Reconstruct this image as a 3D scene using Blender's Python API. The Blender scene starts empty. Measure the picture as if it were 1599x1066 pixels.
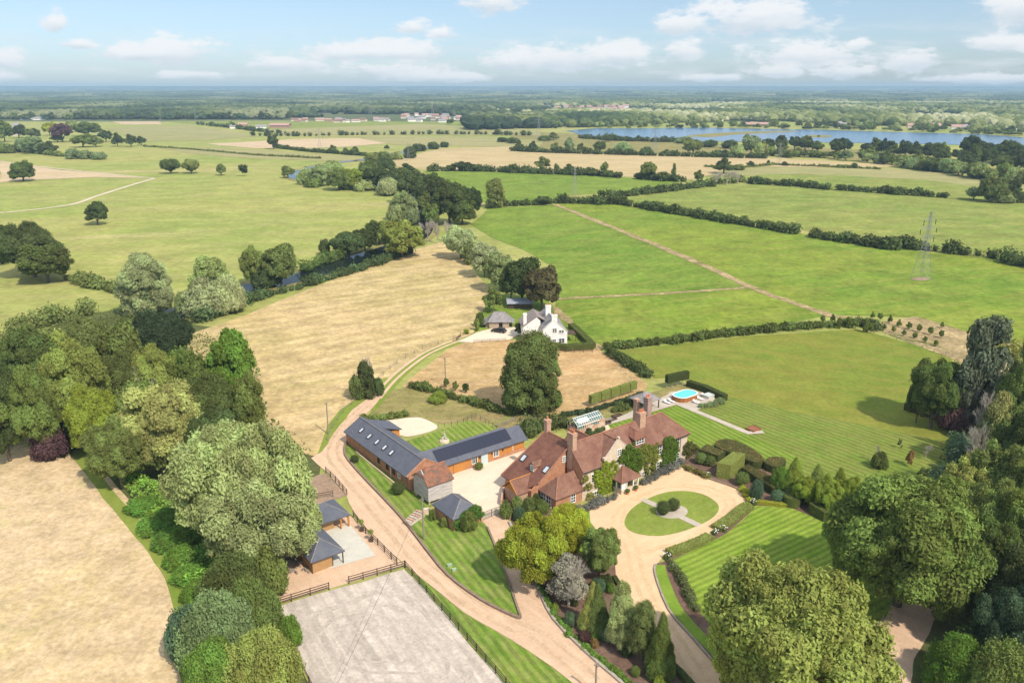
import bpy, math, random
import numpy as np
from mathutils import Vector, noise as mnoise
from mathutils.geometry import tessellate_polygon

# ---------------------------------------------------------------- camera
F = 1243.7; CAMH = 70.0; HY = 139.0
PITCH = math.atan((533 - HY) / F)
scene = bpy.context.scene
col = scene.collection
camd = bpy.data.cameras.new('camera'); cam = bpy.data.objects.new('camera', camd); col.objects.link(cam)
camd.sensor_width = 36; camd.lens = 28.0; camd.clip_start = 0.5; camd.clip_end = 60000
cam.location = (0, 0, CAMH); cam.rotation_euler = (math.pi / 2 - PITCH, 0, 0)
scene.camera = cam
scene.view_settings.view_transform = 'Standard'; scene.view_settings.look = 'None'
scene.view_settings.gamma = 1; scene.view_settings.exposure = 0.30
# ---------------------------------------------------------------- sun and sky
SUNV = Vector((0.62, -0.78, 1.12)).normalized()      # towards the sun
SEL = math.asin(SUNV.z); SAZ = math.atan2(SUNV.x, SUNV.y)
sd = bpy.data.lights.new('sun', 'SUN'); sd.energy = 3.95; sd.angle = math.radians(1.2); sd.color = (1.0, 0.89, 0.74)
so = bpy.data.objects.new('sun', sd); col.objects.link(so)
so.rotation_euler = (-SUNV).to_track_quat('-Z', 'Y').to_euler()
world = bpy.data.worlds.new('World'); scene.world = world; world.use_nodes = True


class NT:
    def __init__(s, tree): s.t = tree; tree.nodes.clear()
    def n(s, typ, **k):
        nd = s.t.nodes.new(typ)
        for a, b in k.items(): setattr(nd, a, b)
        return nd
    def l(s, a, b): s.t.links.new(a, b)
    def val(s, sock, v):
        if hasattr(v, 'is_linked') or isinstance(v, bpy.types.NodeSocket): s.l(v, sock)
        else: sock.default_value = v
    def math(s, op, a, b=0.0, c=None, clamp=False):
        m = s.n('ShaderNodeMath', operation=op, use_clamp=clamp); s.val(m.inputs[0], a); s.val(m.inputs[1], b)
        if c is not None: s.val(m.inputs[2], c)
        return m.outputs[0]
    def vmath(s, op, a, b=None):
        m = s.n('ShaderNodeVectorMath', operation=op); s.val(m.inputs[0], a)
        if b is not None: s.val(m.inputs[1], b)
        return m.outputs['Value'] if op in ('LENGTH', 'DOT_PRODUCT') else m.outputs[0]
    def mix(s, f, a, b, blend='MIX'):
        m = s.n('ShaderNodeMix', data_type='RGBA', blend_type=blend)
        s.val(m.inputs[0], f); s.val(m.inputs[6], c4(a)); s.val(m.inputs[7], c4(b)); return m.outputs[2]
    def noise(s, vec, scale, detail=4, rough=.55, dist=0.0):
        m = s.n('ShaderNodeTexNoise'); s.l(vec, m.inputs['Vector']); m.inputs['Scale'].default_value = scale
        m.inputs['Detail'].default_value = detail; m.inputs['Roughness'].default_value = rough
        m.inputs['Distortion'].default_value = dist; return m.outputs[0]
    def ramp(s, f, a, b, lo=0.0, hi=1.0, smooth=True):
        m = s.n('ShaderNodeMapRange', interpolation_type='SMOOTHSTEP' if smooth else 'LINEAR')
        s.l(f, m.inputs[0]); m.inputs[1].default_value = a; m.inputs[2].default_value = b
        m.inputs[3].default_value = lo; m.inputs[4].default_value = hi; return m.outputs[0]


def c4(c):
    if isinstance(c, bpy.types.NodeSocket): return c
    return (c[0], c[1], c[2], 1.0)


def build_world():
    t = NT(world.node_tree)
    out = t.n('ShaderNodeOutputWorld'); bg = t.n('ShaderNodeBackground'); t.l(bg.outputs[0], out.inputs[0])
    sky = t.n('ShaderNodeTexSky', sky_type='NISHITA', sun_disc=False)
    sky.sun_elevation = SEL; sky.sun_rotation = SAZ; sky.altitude = 50; sky.air_density = 1.0
    sky.dust_density = 0.6; sky.ozone_density = 1.0
    tc = t.n('ShaderNodeTexCoord'); d = tc.outputs['Generated']
    sx = t.n('ShaderNodeSeparateXYZ'); t.l(d, sx.inputs[0])
    az = t.math('ARCTAN2', sx.outputs[0], sx.outputs[1]); el = t.math('ARCSINE', sx.outputs[2])
    cv = t.n('ShaderNodeCombineXYZ'); t.l(az, cv.inputs[0]); t.l(el, cv.inputs[1])
    st = t.vmath('MULTIPLY', cv.outputs[0], (1.0, 2.2, 1.0))
    n1 = t.noise(st, 16, 6, .62); n2 = t.noise(st, 55, 5, .6)
    # clouds of the photograph: (x, y of the base, half width, height) in picture pixels turned to angles
    CL = [(40, 110, 45, 32), (135, 60, 20, 30), (165, 82, 30, 12), (240, 98, 55, 20), (300, 104, 75, 38), (560, 98, 110, 24), (650, 100, 60, 30), (655, 62, 30, 18),
          (690, 68, 26, 12), (470, 112, 60, 20), (620, 122, 90, 20), (772, 34, 46, 36), (790, 112, 35, 26), (880, 112, 130, 36), (960, 100, 55, 28), (1040, 62, 40, 30), (1150, 62, 105, 48),
          (1180, 40, 60, 26), (1050, 97, 35, 26), (1230, 106, 110, 32), (1310, 82, 22, 16), (1390, 112, 50, 32), (1190, 122, 45, 18), (1290, 124, 50, 20), (1540, 46, 90, 48),
          (1520, 84, 60, 22), (1370, 8, 45, 22), (520, 4, 30, 12), (30, 128, 50, 14), (330, 124, 60, 10), (1100, 128, 60, 10), (1500, 130, 110, 12), (700, 128, 90, 12), (1580, 92, 40, 20)]
    acc = None; sh = None
    for (x, y, rx, ry) in CL:
        a = math.atan((x - 799.5) / F); cosf = math.cos(a)
        e = math.atan((HY - y) / F * cosf)
        ra = rx / F * cosf ** 2 * 1.3; re = ry / F * cosf * 1.1
        s_ = t.n('ShaderNodeVectorMath', operation='SUBTRACT'); t.l(cv.outputs[0], s_.inputs[0]); s_.inputs[1].default_value = (a, e + re * .25, 0)
        m_ = t.n('ShaderNodeVectorMath', operation='MULTIPLY'); t.l(s_.outputs[0], m_.inputs[0]); m_.inputs[1].default_value = (1 / ra, 1 / re, 0)
        ab = t.n('ShaderNodeVectorMath', operation='LENGTH'); t.l(m_.outputs[0], ab.inputs[0])
        v = ab.outputs['Value']
        yy = t.n('ShaderNodeSeparateXYZ'); t.l(m_.outputs[0], yy.inputs[0])
        low = t.math('MULTIPLY', t.math('MAXIMUM', t.math('MULTIPLY', yy.outputs[1], -1.0), 0.0), 1.1)
        v = t.math('ADD', v, low)
        # shading value of this cloud where it wins: height within the cloud
        acc2 = t.math('SUBTRACT', 1.0, v)
        if acc is None: acc = acc2; sh = t.math('MULTIPLY', yy.outputs[1], t.math('MAXIMUM', acc2, 0.0))
        else:
            acc = t.math('SMOOTH_MAX', acc, acc2, .25)
            sh = t.math('ADD', sh, t.math('MULTIPLY', yy.outputs[1], t.math('MAXIMUM', acc2, 0.0)))
    nn = t.math('ADD', t.math('MULTIPLY', t.math('SUBTRACT', n1, .5), 2.0), t.math('MULTIPLY', t.math('SUBTRACT', n2, .5), 1.1))
    m = t.math('ADD', acc, nn)
    mask = t.ramp(m, .05, .6)
    # thin far clouds over the horizon
    st2 = t.vmath('MULTIPLY', cv.outputs[0], (5.0, 40.0, 1.0)); n3 = t.noise(st2, 2.2, 5, .6)
    band = t.math('MULTIPLY', t.ramp(n3, .42, .68), t.math('MULTIPLY', t.ramp(el, .004, .02), t.ramp(el, .085, .03)))
    mask = t.math('MAXIMUM', mask, t.math('MULTIPLY', band, .65))
    # unseen broken cloud added above the frame to raise the fill light
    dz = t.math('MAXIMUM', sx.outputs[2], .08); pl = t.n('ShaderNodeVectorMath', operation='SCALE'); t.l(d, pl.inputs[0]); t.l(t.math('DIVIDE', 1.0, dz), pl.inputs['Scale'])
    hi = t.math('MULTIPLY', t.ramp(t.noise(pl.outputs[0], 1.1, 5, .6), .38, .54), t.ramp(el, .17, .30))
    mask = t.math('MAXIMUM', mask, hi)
    shade = t.ramp(t.math('ADD', sh, t.math('MULTIPLY', nn, .25)), -.25, .25)
    cc = t.mix(shade, (5.3, 5.95, 6.6), (7.8, 7.85, 7.95))
    hzf = t.ramp(el, 0.0, .16)
    lift = t.vmath('MULTIPLY', sky.outputs[0], t.mix(hzf, (.78, .93, 1.22), (.98, 1.0, 1.08)))
    cc_ = t.n('ShaderNodeVectorMath', operation='SCALE'); t.l(cc, cc_.inputs[0]); t.l(t.ramp(el, .18, .45, 1.0, 1.5), cc_.inputs['Scale']); cc = cc_.outputs[0]  # added cloud above the frame made brighter overhead to lift the shadows
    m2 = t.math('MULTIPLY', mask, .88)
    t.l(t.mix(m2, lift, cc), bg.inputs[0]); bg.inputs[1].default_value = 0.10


build_world()


# ---------------------------------------------------------------- helpers
def G(px, py, z=0.0):
    dx = (px - 799.5) / F; dv = (py - 533) / F
    d = (dx, math.cos(PITCH) - dv * math.sin(PITCH), -math.sin(PITCH) - dv * math.cos(PITCH))
    t = (z - CAMH) / d[2]
    return (d[0] * t, d[1] * t)


def depth(x, y, z=0.0): return y * math.cos(PITCH) - (z - CAMH) * math.sin(PITCH)


def heightof(x, yb, yt):
    """height of something whose foot is at pixel yb and whose top is at pixel yt"""
    X, Y = G(x, yb)
    lo, hi = 0.0, CAMH * 1.4
    for _ in range(40):
        m = (lo + hi) / 2
        dep = depth(X, Y, m); up = Y * math.sin(PITCH) + (m - CAMH) * math.cos(PITCH)
        if 533 - F * up / dep > yt: lo = m
        else: hi = m
    return lo


def mk_mesh(name, V, Fc, mats, mi=None, smooth=False):
    me = bpy.data.meshes.new(name)
    if isinstance(V, np.ndarray) and isinstance(Fc, np.ndarray):
        nv, nf, k = len(V), len(Fc), Fc.shape[1]
        me.vertices.add(nv); me.vertices.foreach_set('co', V.astype(np.float32).ravel())
        me.loops.add(nf * k); me.loops.foreach_set('vertex_index', Fc.astype(np.int32).ravel())
        me.polygons.add(nf); me.polygons.foreach_set('loop_start', np.arange(0, nf * k, k, dtype=np.int32))
        me.update(calc_edges=True)
    else:
        me.from_pydata([tuple(v) for v in V], [], [tuple(f) for f in Fc])
    for m in (mats if isinstance(mats, (list, tuple)) else [mats]): me.materials.append(m)
    if mi is not None: me.polygons.foreach_set('material_index', np.array(mi, dtype=np.int32))
    if smooth: me.polygons.foreach_set('use_smooth', np.ones(len(me.polygons), dtype=bool))
    me.update()
    return me


def link(name, me, parent=None, loc=None, rz=None):
    o = bpy.data.objects.new(name, me); col.objects.link(o)
    if parent is not None: o.parent = parent
    if loc is not None: o.location = loc
    if rz is not None: o.rotation_euler = (0, 0, rz)
    return o


def tag(o, label=None, cat=None, group=None, kind=None):
    if label: o['label'] = label
    if cat: o['category'] = cat
    if group: o['group'] = group
    if kind: o['kind'] = kind
    return o


def empty(name, label, cat, loc, rz=0.0, group=None):
    o = bpy.data.objects.new(name, None); col.objects.link(o); o.location = loc; o.rotation_euler = (0, 0, rz)
    o.empty_display_size = 0.3
    return tag(o, label, cat, group)


class MB:
    """collects shapes into one mesh"""
    def __init__(s): s.V = []; s.F = []; s.M = []
    def add(s, V, Fc, m=0):
        b = len(s.V); s.V += [tuple(v) for v in V]; s.F += [tuple(i + b for i in f) for f in Fc]; s.M += [m] * len(Fc); return s
    def box(s, c, d, m=0, rz=0.0, top=1.0):
        x, y, z = d[0] / 2, d[1] / 2, d[2] / 2; cs, sn = math.cos(rz), math.sin(rz); V = []
        for dz in (-1, 1):
            k = top if dz > 0 else 1
            for dx, dy in ((-1, -1), (1, -1), (1, 1), (-1, 1)):
                a, b = dx * x * k, dy * y * k
                V.append((c[0] + a * cs - b * sn, c[1] + a * sn + b * cs, c[2] + dz * z))
        return s.add(V, [(0, 3, 2, 1), (4, 5, 6, 7), (0, 1, 5, 4), (1, 2, 6, 5), (2, 3, 7, 6), (3, 0, 4, 7)], m)
    def b2(s, x0, x1, y0, y1, z0, z1, m=0):
        return s.box(((x0 + x1) / 2, (y0 + y1) / 2, (z0 + z1) / 2), (abs(x1 - x0), abs(y1 - y0), abs(z1 - z0)), m)
    def tube(s, a, b, r0, r1=None, n=6, m=0):
        r1 = r0 if r1 is None else r1
        a = Vector(a); b = Vector(b); d = (b - a)
        if d.length < 1e-6: return s
        d.normalize(); u = d.orthogonal().normalized(); v = d.cross(u); V = []
        for p, r in ((a, r0), (b, r1)):
            for i in range(n):
                t = 2 * math.pi * i / n; V.append(p + u * (r * math.cos(t)) + v * (r * math.sin(t)))
        Fc = [(i, (i + 1) % n, n + (i + 1) % n, n + i) for i in range(n)] + [tuple(range(n - 1, -1, -1)), tuple(range(n, 2 * n))]
        return s.add(V, Fc, m)
    def prism(s, pts, z0, z1, m=0):
        n = len(pts); V = [(p[0], p[1], z0) for p in pts] + [(p[0], p[1], z1) for p in pts]
        return s.add(V, [(i, (i + 1) % n, n + (i + 1) % n, n + i) for i in range(n)] + [tuple(range(n - 1, -1, -1)), tuple(range(n, 2 * n))], m)
    def slab(s, pts, th, m=0, d=(0, 0, -1)):
        """a flat polygon given thickness along d"""
        n = len(pts); V = [tuple(p) for p in pts] + [(p[0] + d[0] * th, p[1] + d[1] * th, p[2] + d[2] * th) for p in pts]
        return s.add(V, [(i, n + i, n + (i + 1) % n, (i + 1) % n) for i in range(n)] + [tuple(range(n)), tuple(range(2 * n - 1, n - 1, -1))], m)
    def sphere(s, c, r, m=0, nu=10, nv=6):
        V = [(c[0], c[1], c[2] - r[2])]
        for j in range(1, nv):
            a = -math.pi / 2 + math.pi * j / nv
            for i in range(nu):
                t = 2 * math.pi * i / nu; V.append((c[0] + r[0] * math.cos(a) * math.cos(t), c[1] + r[1] * math.cos(a) * math.sin(t), c[2] + r[2] * math.sin(a)))
        V.append((c[0], c[1], c[2] + r[2])); Fc = []
        for i in range(nu): Fc.append((0, 1 + (i + 1) % nu, 1 + i))
        for j in range(nv - 2):
            for i in range(nu):
                a = 1 + j * nu + i; b = 1 + j * nu + (i + 1) % nu; Fc.append((a, b, b + nu, a + nu))
        L_ = len(V) - 1
        for i in range(nu): Fc.append((L_, 1 + (nv - 2) * nu + i, 1 + (nv - 2) * nu + (i + 1) % nu))
        return s.add(V, Fc, m)
    def mesh(s, name, mats, smooth=False): return mk_mesh(name, s.V, s.F, mats, s.M, smooth)
    def obj(s, name, mats, parent=None, loc=None, rz=None, smooth=False): return link(name, s.mesh(name, mats, smooth), parent, loc, rz)


# ---------------------------------------------------------------- materials
def mat(name, c, c2=None, scale=1.0, rough=.85, bump=0.0, bscale=None, spec=.25, stretch=(1, 1, 1), metal=0.0, coords='Position', c3=None, contrast=(.35, .65)):
    m = bpy.data.materials.new(name); m.use_nodes = True; t = NT(m.node_tree)
    out = t.n('ShaderNodeOutputMaterial'); b = t.n('ShaderNodeBsdfPrincipled'); t.l(b.outputs[0], out.inputs[0])
    b.inputs['Roughness'].default_value = rough; b.inputs['Specular IOR Level'].default_value = spec; b.inputs['Metallic'].default_value = metal
    if c2 is None: b.inputs['Base Color'].default_value = c4(c); return m
    if coords == 'Position': g = t.n('ShaderNodeNewGeometry').outputs['Position']
    else: g = t.n('ShaderNodeTexCoord').outputs['Object']
    v = t.vmath('MULTIPLY', g, stretch)
    f = t.ramp(t.noise(v, scale, 5, .65), *contrast)
    cc = t.mix(f, c, c2)
    if c3 is not None: cc = t.mix(t.ramp(t.noise(v, scale * 4.3, 4, .7), .52, .72), cc, c3)
    t.l(cc, b.inputs['Base Color'])
    if bump:
        bp = t.n('ShaderNodeBump'); bp.inputs['Strength'].default_value = bump; bp.inputs['Distance'].default_value = .1
        t.l(t.noise(v, bscale or scale * 5, 4, .7), bp.inputs['Height']); t.l(bp.outputs[0], b.inputs['Normal'])
    return m


def field_mat(name, a, b, c, s=.02, rot=0.0, stretch=4.0, fine=.9, stripe=None, fs=1.2, bump=.35, patch=None, st=.6):
    """grass or straw: large patches, streaks along one direction, fine tufts, optional mowing stripes"""
    m = bpy.data.materials.new(name); m.use_nodes = True; t = NT(m.node_tree)
    out = t.n('ShaderNodeOutputMaterial'); bs = t.n('ShaderNodeBsdfPrincipled'); t.l(bs.outputs[0], out.inputs[0])
    bs.inputs['Roughness'].default_value = .95; bs.inputs['Specular IOR Level'].default_value = .08
    g = t.n('ShaderNodeNewGeometry').outputs['Position']
    mp = t.n('ShaderNodeMapping'); t.l(g, mp.inputs[0]); mp.inputs['Rotation'].default_value = (0, 0, -rot); v0 = mp.outputs[0]
    vs = t.vmath('MULTIPLY', v0, (1 / stretch, 1, 1))
    big = t.ramp(t.noise(v0, s, 4, .6, .4), .34, .66); stre = t.ramp(t.noise(vs, s * 14, 6, .7, .5), .40, .62); fn = t.noise(g, fs, 5, .75)
    cc = t.mix(big, a, b); cc = t.mix(t.math('MULTIPLY', stre, st), cc, c)
    if patch:
        cc = t.mix(t.math('MULTIPLY', t.ramp(t.noise(vs, patch[1], 5, .7, .5), .56, .66), patch[2]), cc, patch[0])
    k = t.ramp(fn, .25, .75, 1 - .42 * fine, 1 + .42 * fine, False)
    k2 = t.ramp(t.noise(g, fs * .17, 4, .7), .3, .7, 1 - .26 * fine, 1 + .26 * fine, False)
    k = t.math('MULTIPLY', k, k2)
    if stripe:
        ang, per, amp = stripe
        dp = t.vmath('DOT_PRODUCT', g, (-math.sin(ang), math.cos(ang), 0.0))
        wob = t.math('MULTIPLY', t.math('SUBTRACT', t.noise(g, .15, 2), .5), per * .5)
        sn = t.math('SINE', t.math('MULTIPLY', t.math('ADD', dp, wob), 2 * math.pi / per))
        k = t.math('MULTIPLY', k, t.ramp(sn, -.5, .5, 1 - amp, 1 + amp))
    vm = t.n('ShaderNodeVectorMath', operation='SCALE'); t.l(cc, vm.inputs[0]); t.l(k, vm.inputs['Scale'])
    t.l(vm.outputs[0], bs.inputs['Base Color'])
    bp = t.n('ShaderNodeBump'); bp.inputs['Strength'].default_value = bump; bp.inputs['Distance'].default_value = .12
    t.l(fn, bp.inputs['Height']); t.l(bp.outputs[0], bs.inputs['Normal'])
    return m


def leaf_mat(name, fixed=None, trans=.3):
    """foliage: the colour belongs to each plant (its object colour); every clump of leaves has its own tint"""
    m = bpy.data.materials.new(name); m.use_nodes = True; t = NT(m.node_tree)
    out = t.n('ShaderNodeOutputMaterial')
    oi = t.n('ShaderNodeObjectInfo'); at = t.n('ShaderNodeAttribute', attribute_name='tint')
    base = oi.outputs['Color'] if fixed is None else c4(fixed)
    hs = t.n('ShaderNodeHueSaturation'); t.val(hs.inputs['Color'], base)
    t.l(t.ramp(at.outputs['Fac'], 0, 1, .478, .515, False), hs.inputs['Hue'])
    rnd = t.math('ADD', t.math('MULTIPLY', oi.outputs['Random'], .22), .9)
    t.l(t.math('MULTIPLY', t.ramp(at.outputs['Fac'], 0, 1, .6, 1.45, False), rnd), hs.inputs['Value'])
    hs.inputs['Saturation'].default_value = .98
    df = t.n('ShaderNodeBsdfDiffuse'); t.l(hs.outputs[0], df.inputs[0])
    tr = t.n('ShaderNodeBsdfTranslucent'); t.l(t.mix(1.0, hs.outputs[0], (1.0, 1.0, .5), 'MULTIPLY'), tr.inputs[0])
    mx = t.n('ShaderNodeMixShader'); mx.inputs[0].default_value = trans
    t.l(df.outputs[0], mx.inputs[1]); t.l(tr.outputs[0], mx.inputs[2]); t.l(mx.outputs[0], out.inputs[0])
    return m


LEAF = leaf_mat('foliage')
BARK = mat('bark', (.10, .08, .06), (.17, .14, .11), 2.0, .95)
PALEBARK = mat('pale_bark', (.45, .42, .38), (.30, .27, .23), 2.0, .9)
TWIG = mat('twigs', (.36, .32, .27), (.44, .40, .34), 2.0, .95)

# ---------------------------------------------------------------- foliage meshes
ICO_V = None


def ico():
    global ICO_V
    if ICO_V is None:
        t = (1 + 5 ** .5) / 2
        v = np.array([(-1, t, 0), (1, t, 0), (-1, -t, 0), (1, -t, 0), (0, -1, t), (0, 1, t), (0, -1, -t), (0, 1, -t), (t, 0, -1), (t, 0, 1), (-t, 0, -1), (-t, 0, 1)], float)
        v /= np.linalg.norm(v[0])
        f = [(0, 11, 5), (0, 5, 1), (0, 1, 7), (0, 7, 10), (0, 10, 11), (1, 5, 9), (5, 11, 4), (11, 10, 2), (10, 7, 6), (7, 1, 8), (3, 9, 4), (3, 4, 2), (3, 2, 6), (3, 6, 8), (3, 8, 9), (4, 9, 5), (2, 4, 11), (6, 2, 10), (8, 6, 7), (9, 8, 1)]
        V = [tuple(p) for p in v]; cache = {}; F2 = []
        def mid(a, b):
            k = (min(a, b), max(a, b))
            if k not in cache:
                m = (np.array(V[a]) + np.array(V[b])) / 2; m /= np.linalg.norm(m); V.append(tuple(m)); cache[k] = len(V) - 1
            return cache[k]
        for a, b, c in f:
            x, y, z = mid(a, b), mid(b, c), mid(c, a); F2 += [(a, x, z), (b, y, x), (c, z, y), (x, y, z)]
        ICO_V = (np.array(V), np.array(F2))
    return ICO_V


def cards(P, N, S, rng, aspect=.75):
    """one small leafy quad at each point, facing roughly N"""
    n = len(P); N = N / np.maximum(np.linalg.norm(N, axis=1, keepdims=True), 1e-6)
    R = rng.normal(size=(n, 3)); A = np.cross(N, R); A /= np.maximum(np.linalg.norm(A, axis=1, keepdims=True), 1e-6); B = np.cross(N, A)
    A = A * S[:, None]; B = B * (S * aspect)[:, None]
    k = .35 * S[:, None] * N
    V = np.stack([P - A - B * .6, P - A * .2 - B + k * .5, P + A + B * .5, P + A * .1 + B - k * .4], 1).reshape(-1, 3)
    return V, np.arange(4 * n).reshape(-1, 4)


def lobes_mesh(name, C, R, per, ls, seed, inner=.8, flat=1.0, mats=None, up=.25, rand=.75, tint=None, out_from=None, minz=None, extra=None):
    """foliage built from many leafy clumps: C centres, R radii; ls leaf half size"""
    rng = np.random.default_rng(seed); C = np.asarray(C, float); R = np.asarray(R, float); nl = len(C)
    per = np.maximum(8, (per * (R / R.mean()) ** 2).astype(int)); idx = np.repeat(np.arange(nl), per)
    D = rng.normal(size=(len(idx), 3)); D /= np.linalg.norm(D, axis=1, keepdims=True)
    D[:, 2] = np.where(D[:, 2] < -.35, -D[:, 2], D[:, 2])
    rr = R[idx] * (1 + rng.normal(size=len(idx)) * .15); P = C[idx] + D * rr[:, None] * np.array([1, 1, flat])
    keep = np.ones(len(P), bool)
    for a in range(0, len(P), 4000):
        q = P[a:a + 4000]; d = (q[:, None, :] - C[None]) / np.array([1, 1, flat]); dd = (d ** 2).sum(2) / (R[None] * .86) ** 2
        dd[np.arange(len(q)), idx[a:a + 4000]] = 9; keep[a:a + 4000] = dd.min(1) > 1
    if minz is not None: keep &= P[:, 2] > minz
    P = P[keep]; D = D[keep]; idx = idx[keep]
    N = D * 1.0 + rng.normal(size=P.shape) * rand; N[:, 2] += up
    S = ls * rng.uniform(.5, 1.5, len(P)) * np.clip(R[idx] / R.mean(), .6, 1.5); V, Q = cards(P, N, S, rng)
    tl = rng.uniform(0, 1, nl) if tint is None else tint
    tv = np.clip(tl[idx] * .75 + rng.uniform(0, 1, len(P)) * .3, 0, 1)
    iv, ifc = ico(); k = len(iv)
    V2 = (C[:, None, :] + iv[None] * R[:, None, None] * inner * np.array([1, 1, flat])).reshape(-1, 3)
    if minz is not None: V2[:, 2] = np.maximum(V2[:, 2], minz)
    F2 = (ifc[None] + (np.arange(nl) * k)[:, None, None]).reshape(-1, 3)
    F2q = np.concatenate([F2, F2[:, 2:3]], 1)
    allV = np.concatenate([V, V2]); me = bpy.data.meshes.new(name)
    nq, nt = len(Q), len(F2)
    me.vertices.add(len(allV)); me.vertices.foreach_set('co', allV.astype(np.float32).ravel())
    me.loops.add(nq * 4 + nt * 3); me.loops.foreach_set('vertex_index', np.concatenate([Q.ravel(), F2.ravel() + len(V)]).astype(np.int32))
    me.polygons.add(nq + nt)
    me.polygons.foreach_set('loop_start', np.concatenate([np.arange(nq) * 4, nq * 4 + np.arange(nt) * 3]).astype(np.int32))
    me.update(calc_edges=True)
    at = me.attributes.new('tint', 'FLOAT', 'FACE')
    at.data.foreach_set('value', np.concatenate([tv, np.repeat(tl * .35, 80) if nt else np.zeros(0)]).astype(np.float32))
    for mm in (mats or [LEAF]): me.materials.append(mm)
    return me


def crown_lobes(kind, nl, rng, lr=(.2, .34)):
    C, R = [], []; sd = float(rng.uniform(0, 50))
    for i in range(nl * 4):
        if len(C) >= nl: break
        if kind == 'round':
            d = rng.normal(size=3); d /= np.linalg.norm(d)
            if d[2] < -.72: continue
            k = rng.uniform(.52, .86) * (1 + .36 * mnoise.noise(Vector((float(d[0]) * 1.5 + sd, float(d[1]) * 1.5, float(d[2]) * 1.5)))); c = np.array([d[0] * k, d[1] * k, .88 + d[2] * k * .78]); r = rng.uniform(*lr)
        elif kind == 'spread':
            d = rng.normal(size=3); d /= np.linalg.norm(d)
            if d[2] < -.25: continue
            k = rng.uniform(.6, .84); c = np.array([d[0] * k, d[1] * k, .62 + d[2] * k * .55]); r = rng.uniform(*lr) * .9
        elif kind == 'tall':
            z = rng.uniform(.18, 1.85); pr = max(.05, math.sin(math.pi * min(1, (z + .25) / 2.25)) ** .6) * .72
            a = rng.uniform(0, 6.283); c = np.array([math.cos(a) * pr * rng.uniform(.6, 1.1), math.sin(a) * pr * rng.uniform(.6, 1.1), z]); r = rng.uniform(*lr) * .95
        elif kind == 'cone':
            z = rng.uniform(.05, 1.0) ** 1.25; pr = (1 - z) * .82 + .03; a = rng.uniform(0, 6.283); q = rng.uniform(.7, 1.0)
            c = np.array([math.cos(a) * pr * q, math.sin(a) * pr * q, z * 1.85 + .05]); r = (.10 + .16 * (1 - z)) * rng.uniform(.8, 1.25)
        elif kind == 'bush':
            d = rng.normal(size=3); d /= np.linalg.norm(d); d[2] = abs(d[2]); k = rng.uniform(.45, .72)
            c = np.array([d[0] * k, d[1] * k, .18 + d[2] * k * .95]); r = rng.uniform(*lr) * 1.1
        elif kind == 'ragged':
            z = rng.uniform(.35, 1.75); a = rng.uniform(0, 6.283); pr = rng.uniform(.1, .75) * (1.25 - z * .42)
            c = np.array([math.cos(a) * pr, math.sin(a) * pr, z]); r = rng.uniform(.12, .26)
        C.append(c); R.append(r)
    if kind in ('round', 'bush', 'spread'):
        C.append(np.array([0, 0, .95 if kind == 'round' else .45])); R.append(.44 if kind != 'spread' else .42)
    if kind == 'tall':
        for z in (.5, 1.0, 1.45): C.append(np.array([0, 0, z])); R.append(.45)
    if kind == 'cone':
        for z in (.3, .7, 1.1): C.append(np.array([0, 0, z])); R.append(.55 * (1 - z / 2))
    C = np.array(C); R = np.array(R)
    top = (C[:, 2] + R).max(); ext = np.percentile(np.hypot(C[:, 0], C[:, 1]) + R, 98)
    C[:, :2] /= ext; return C, R / ext, top, ext


CROWN = {}


def crown(kind, lod, var):
    key = (kind, lod, var)
    if key in CROWN: return CROWN[key]
    import zlib
    seed = zlib.crc32(repr(key).encode()) % 99991; rng = np.random.default_rng(seed)
    nl, per, ls, lr = {3: (180, 480, .0175, (.075, .225)), 2: (90, 220, .036, (.13, .25)), 1: (34, 130, .062, (.19, .33)), 0: (14, 60, .11, (.27, .42))}[lod]
    if kind in ('cone',): nl = int(nl * 1.3)
    C, R, top, ext = crown_lobes(kind, nl, rng, lr)
    rand = .6; up = .15
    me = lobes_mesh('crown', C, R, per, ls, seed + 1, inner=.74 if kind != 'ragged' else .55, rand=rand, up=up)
    # into a unit tree: radius 1, height 1
    co = np.empty(len(me.vertices) * 3, np.float32); me.vertices.foreach_get('co', co); co = co.reshape(-1, 3)
    z1 = np.percentile(co[:, 2], 99.7); z1 = max(z1, top * .97); co[:, 2] /= z1; me.vertices.foreach_set('co', co.ravel()); me.update()
    CROWN[key] = me
    return me


def trunk_mesh(kind, var, m=None):
    key = ('trunk', kind, var, m.name if m else '')
    if key in CROWN: return CROWN[key]
    r = random.Random(var * 7 + len(kind)); b = MB()
    th = .5 if kind != 'cone' else .9
    b.tube((0, 0, -.01), (0, 0, th * .5), .065, .05, 8); b.tube((0, 0, th * .5), (.02, 0, th), .05, .02, 7)
    for i in range(7):
        a = r.uniform(0, 6.28); z = r.uniform(.22, .5) * th * 1.6
        b.tube((0, 0, z * .8), (math.cos(a) * .5, math.sin(a) * .5, min(.85, z + .2)), .028, .008, 5)
    me = b.mesh('trunk', m or BARK); CROWN[key] = me; return me


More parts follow.
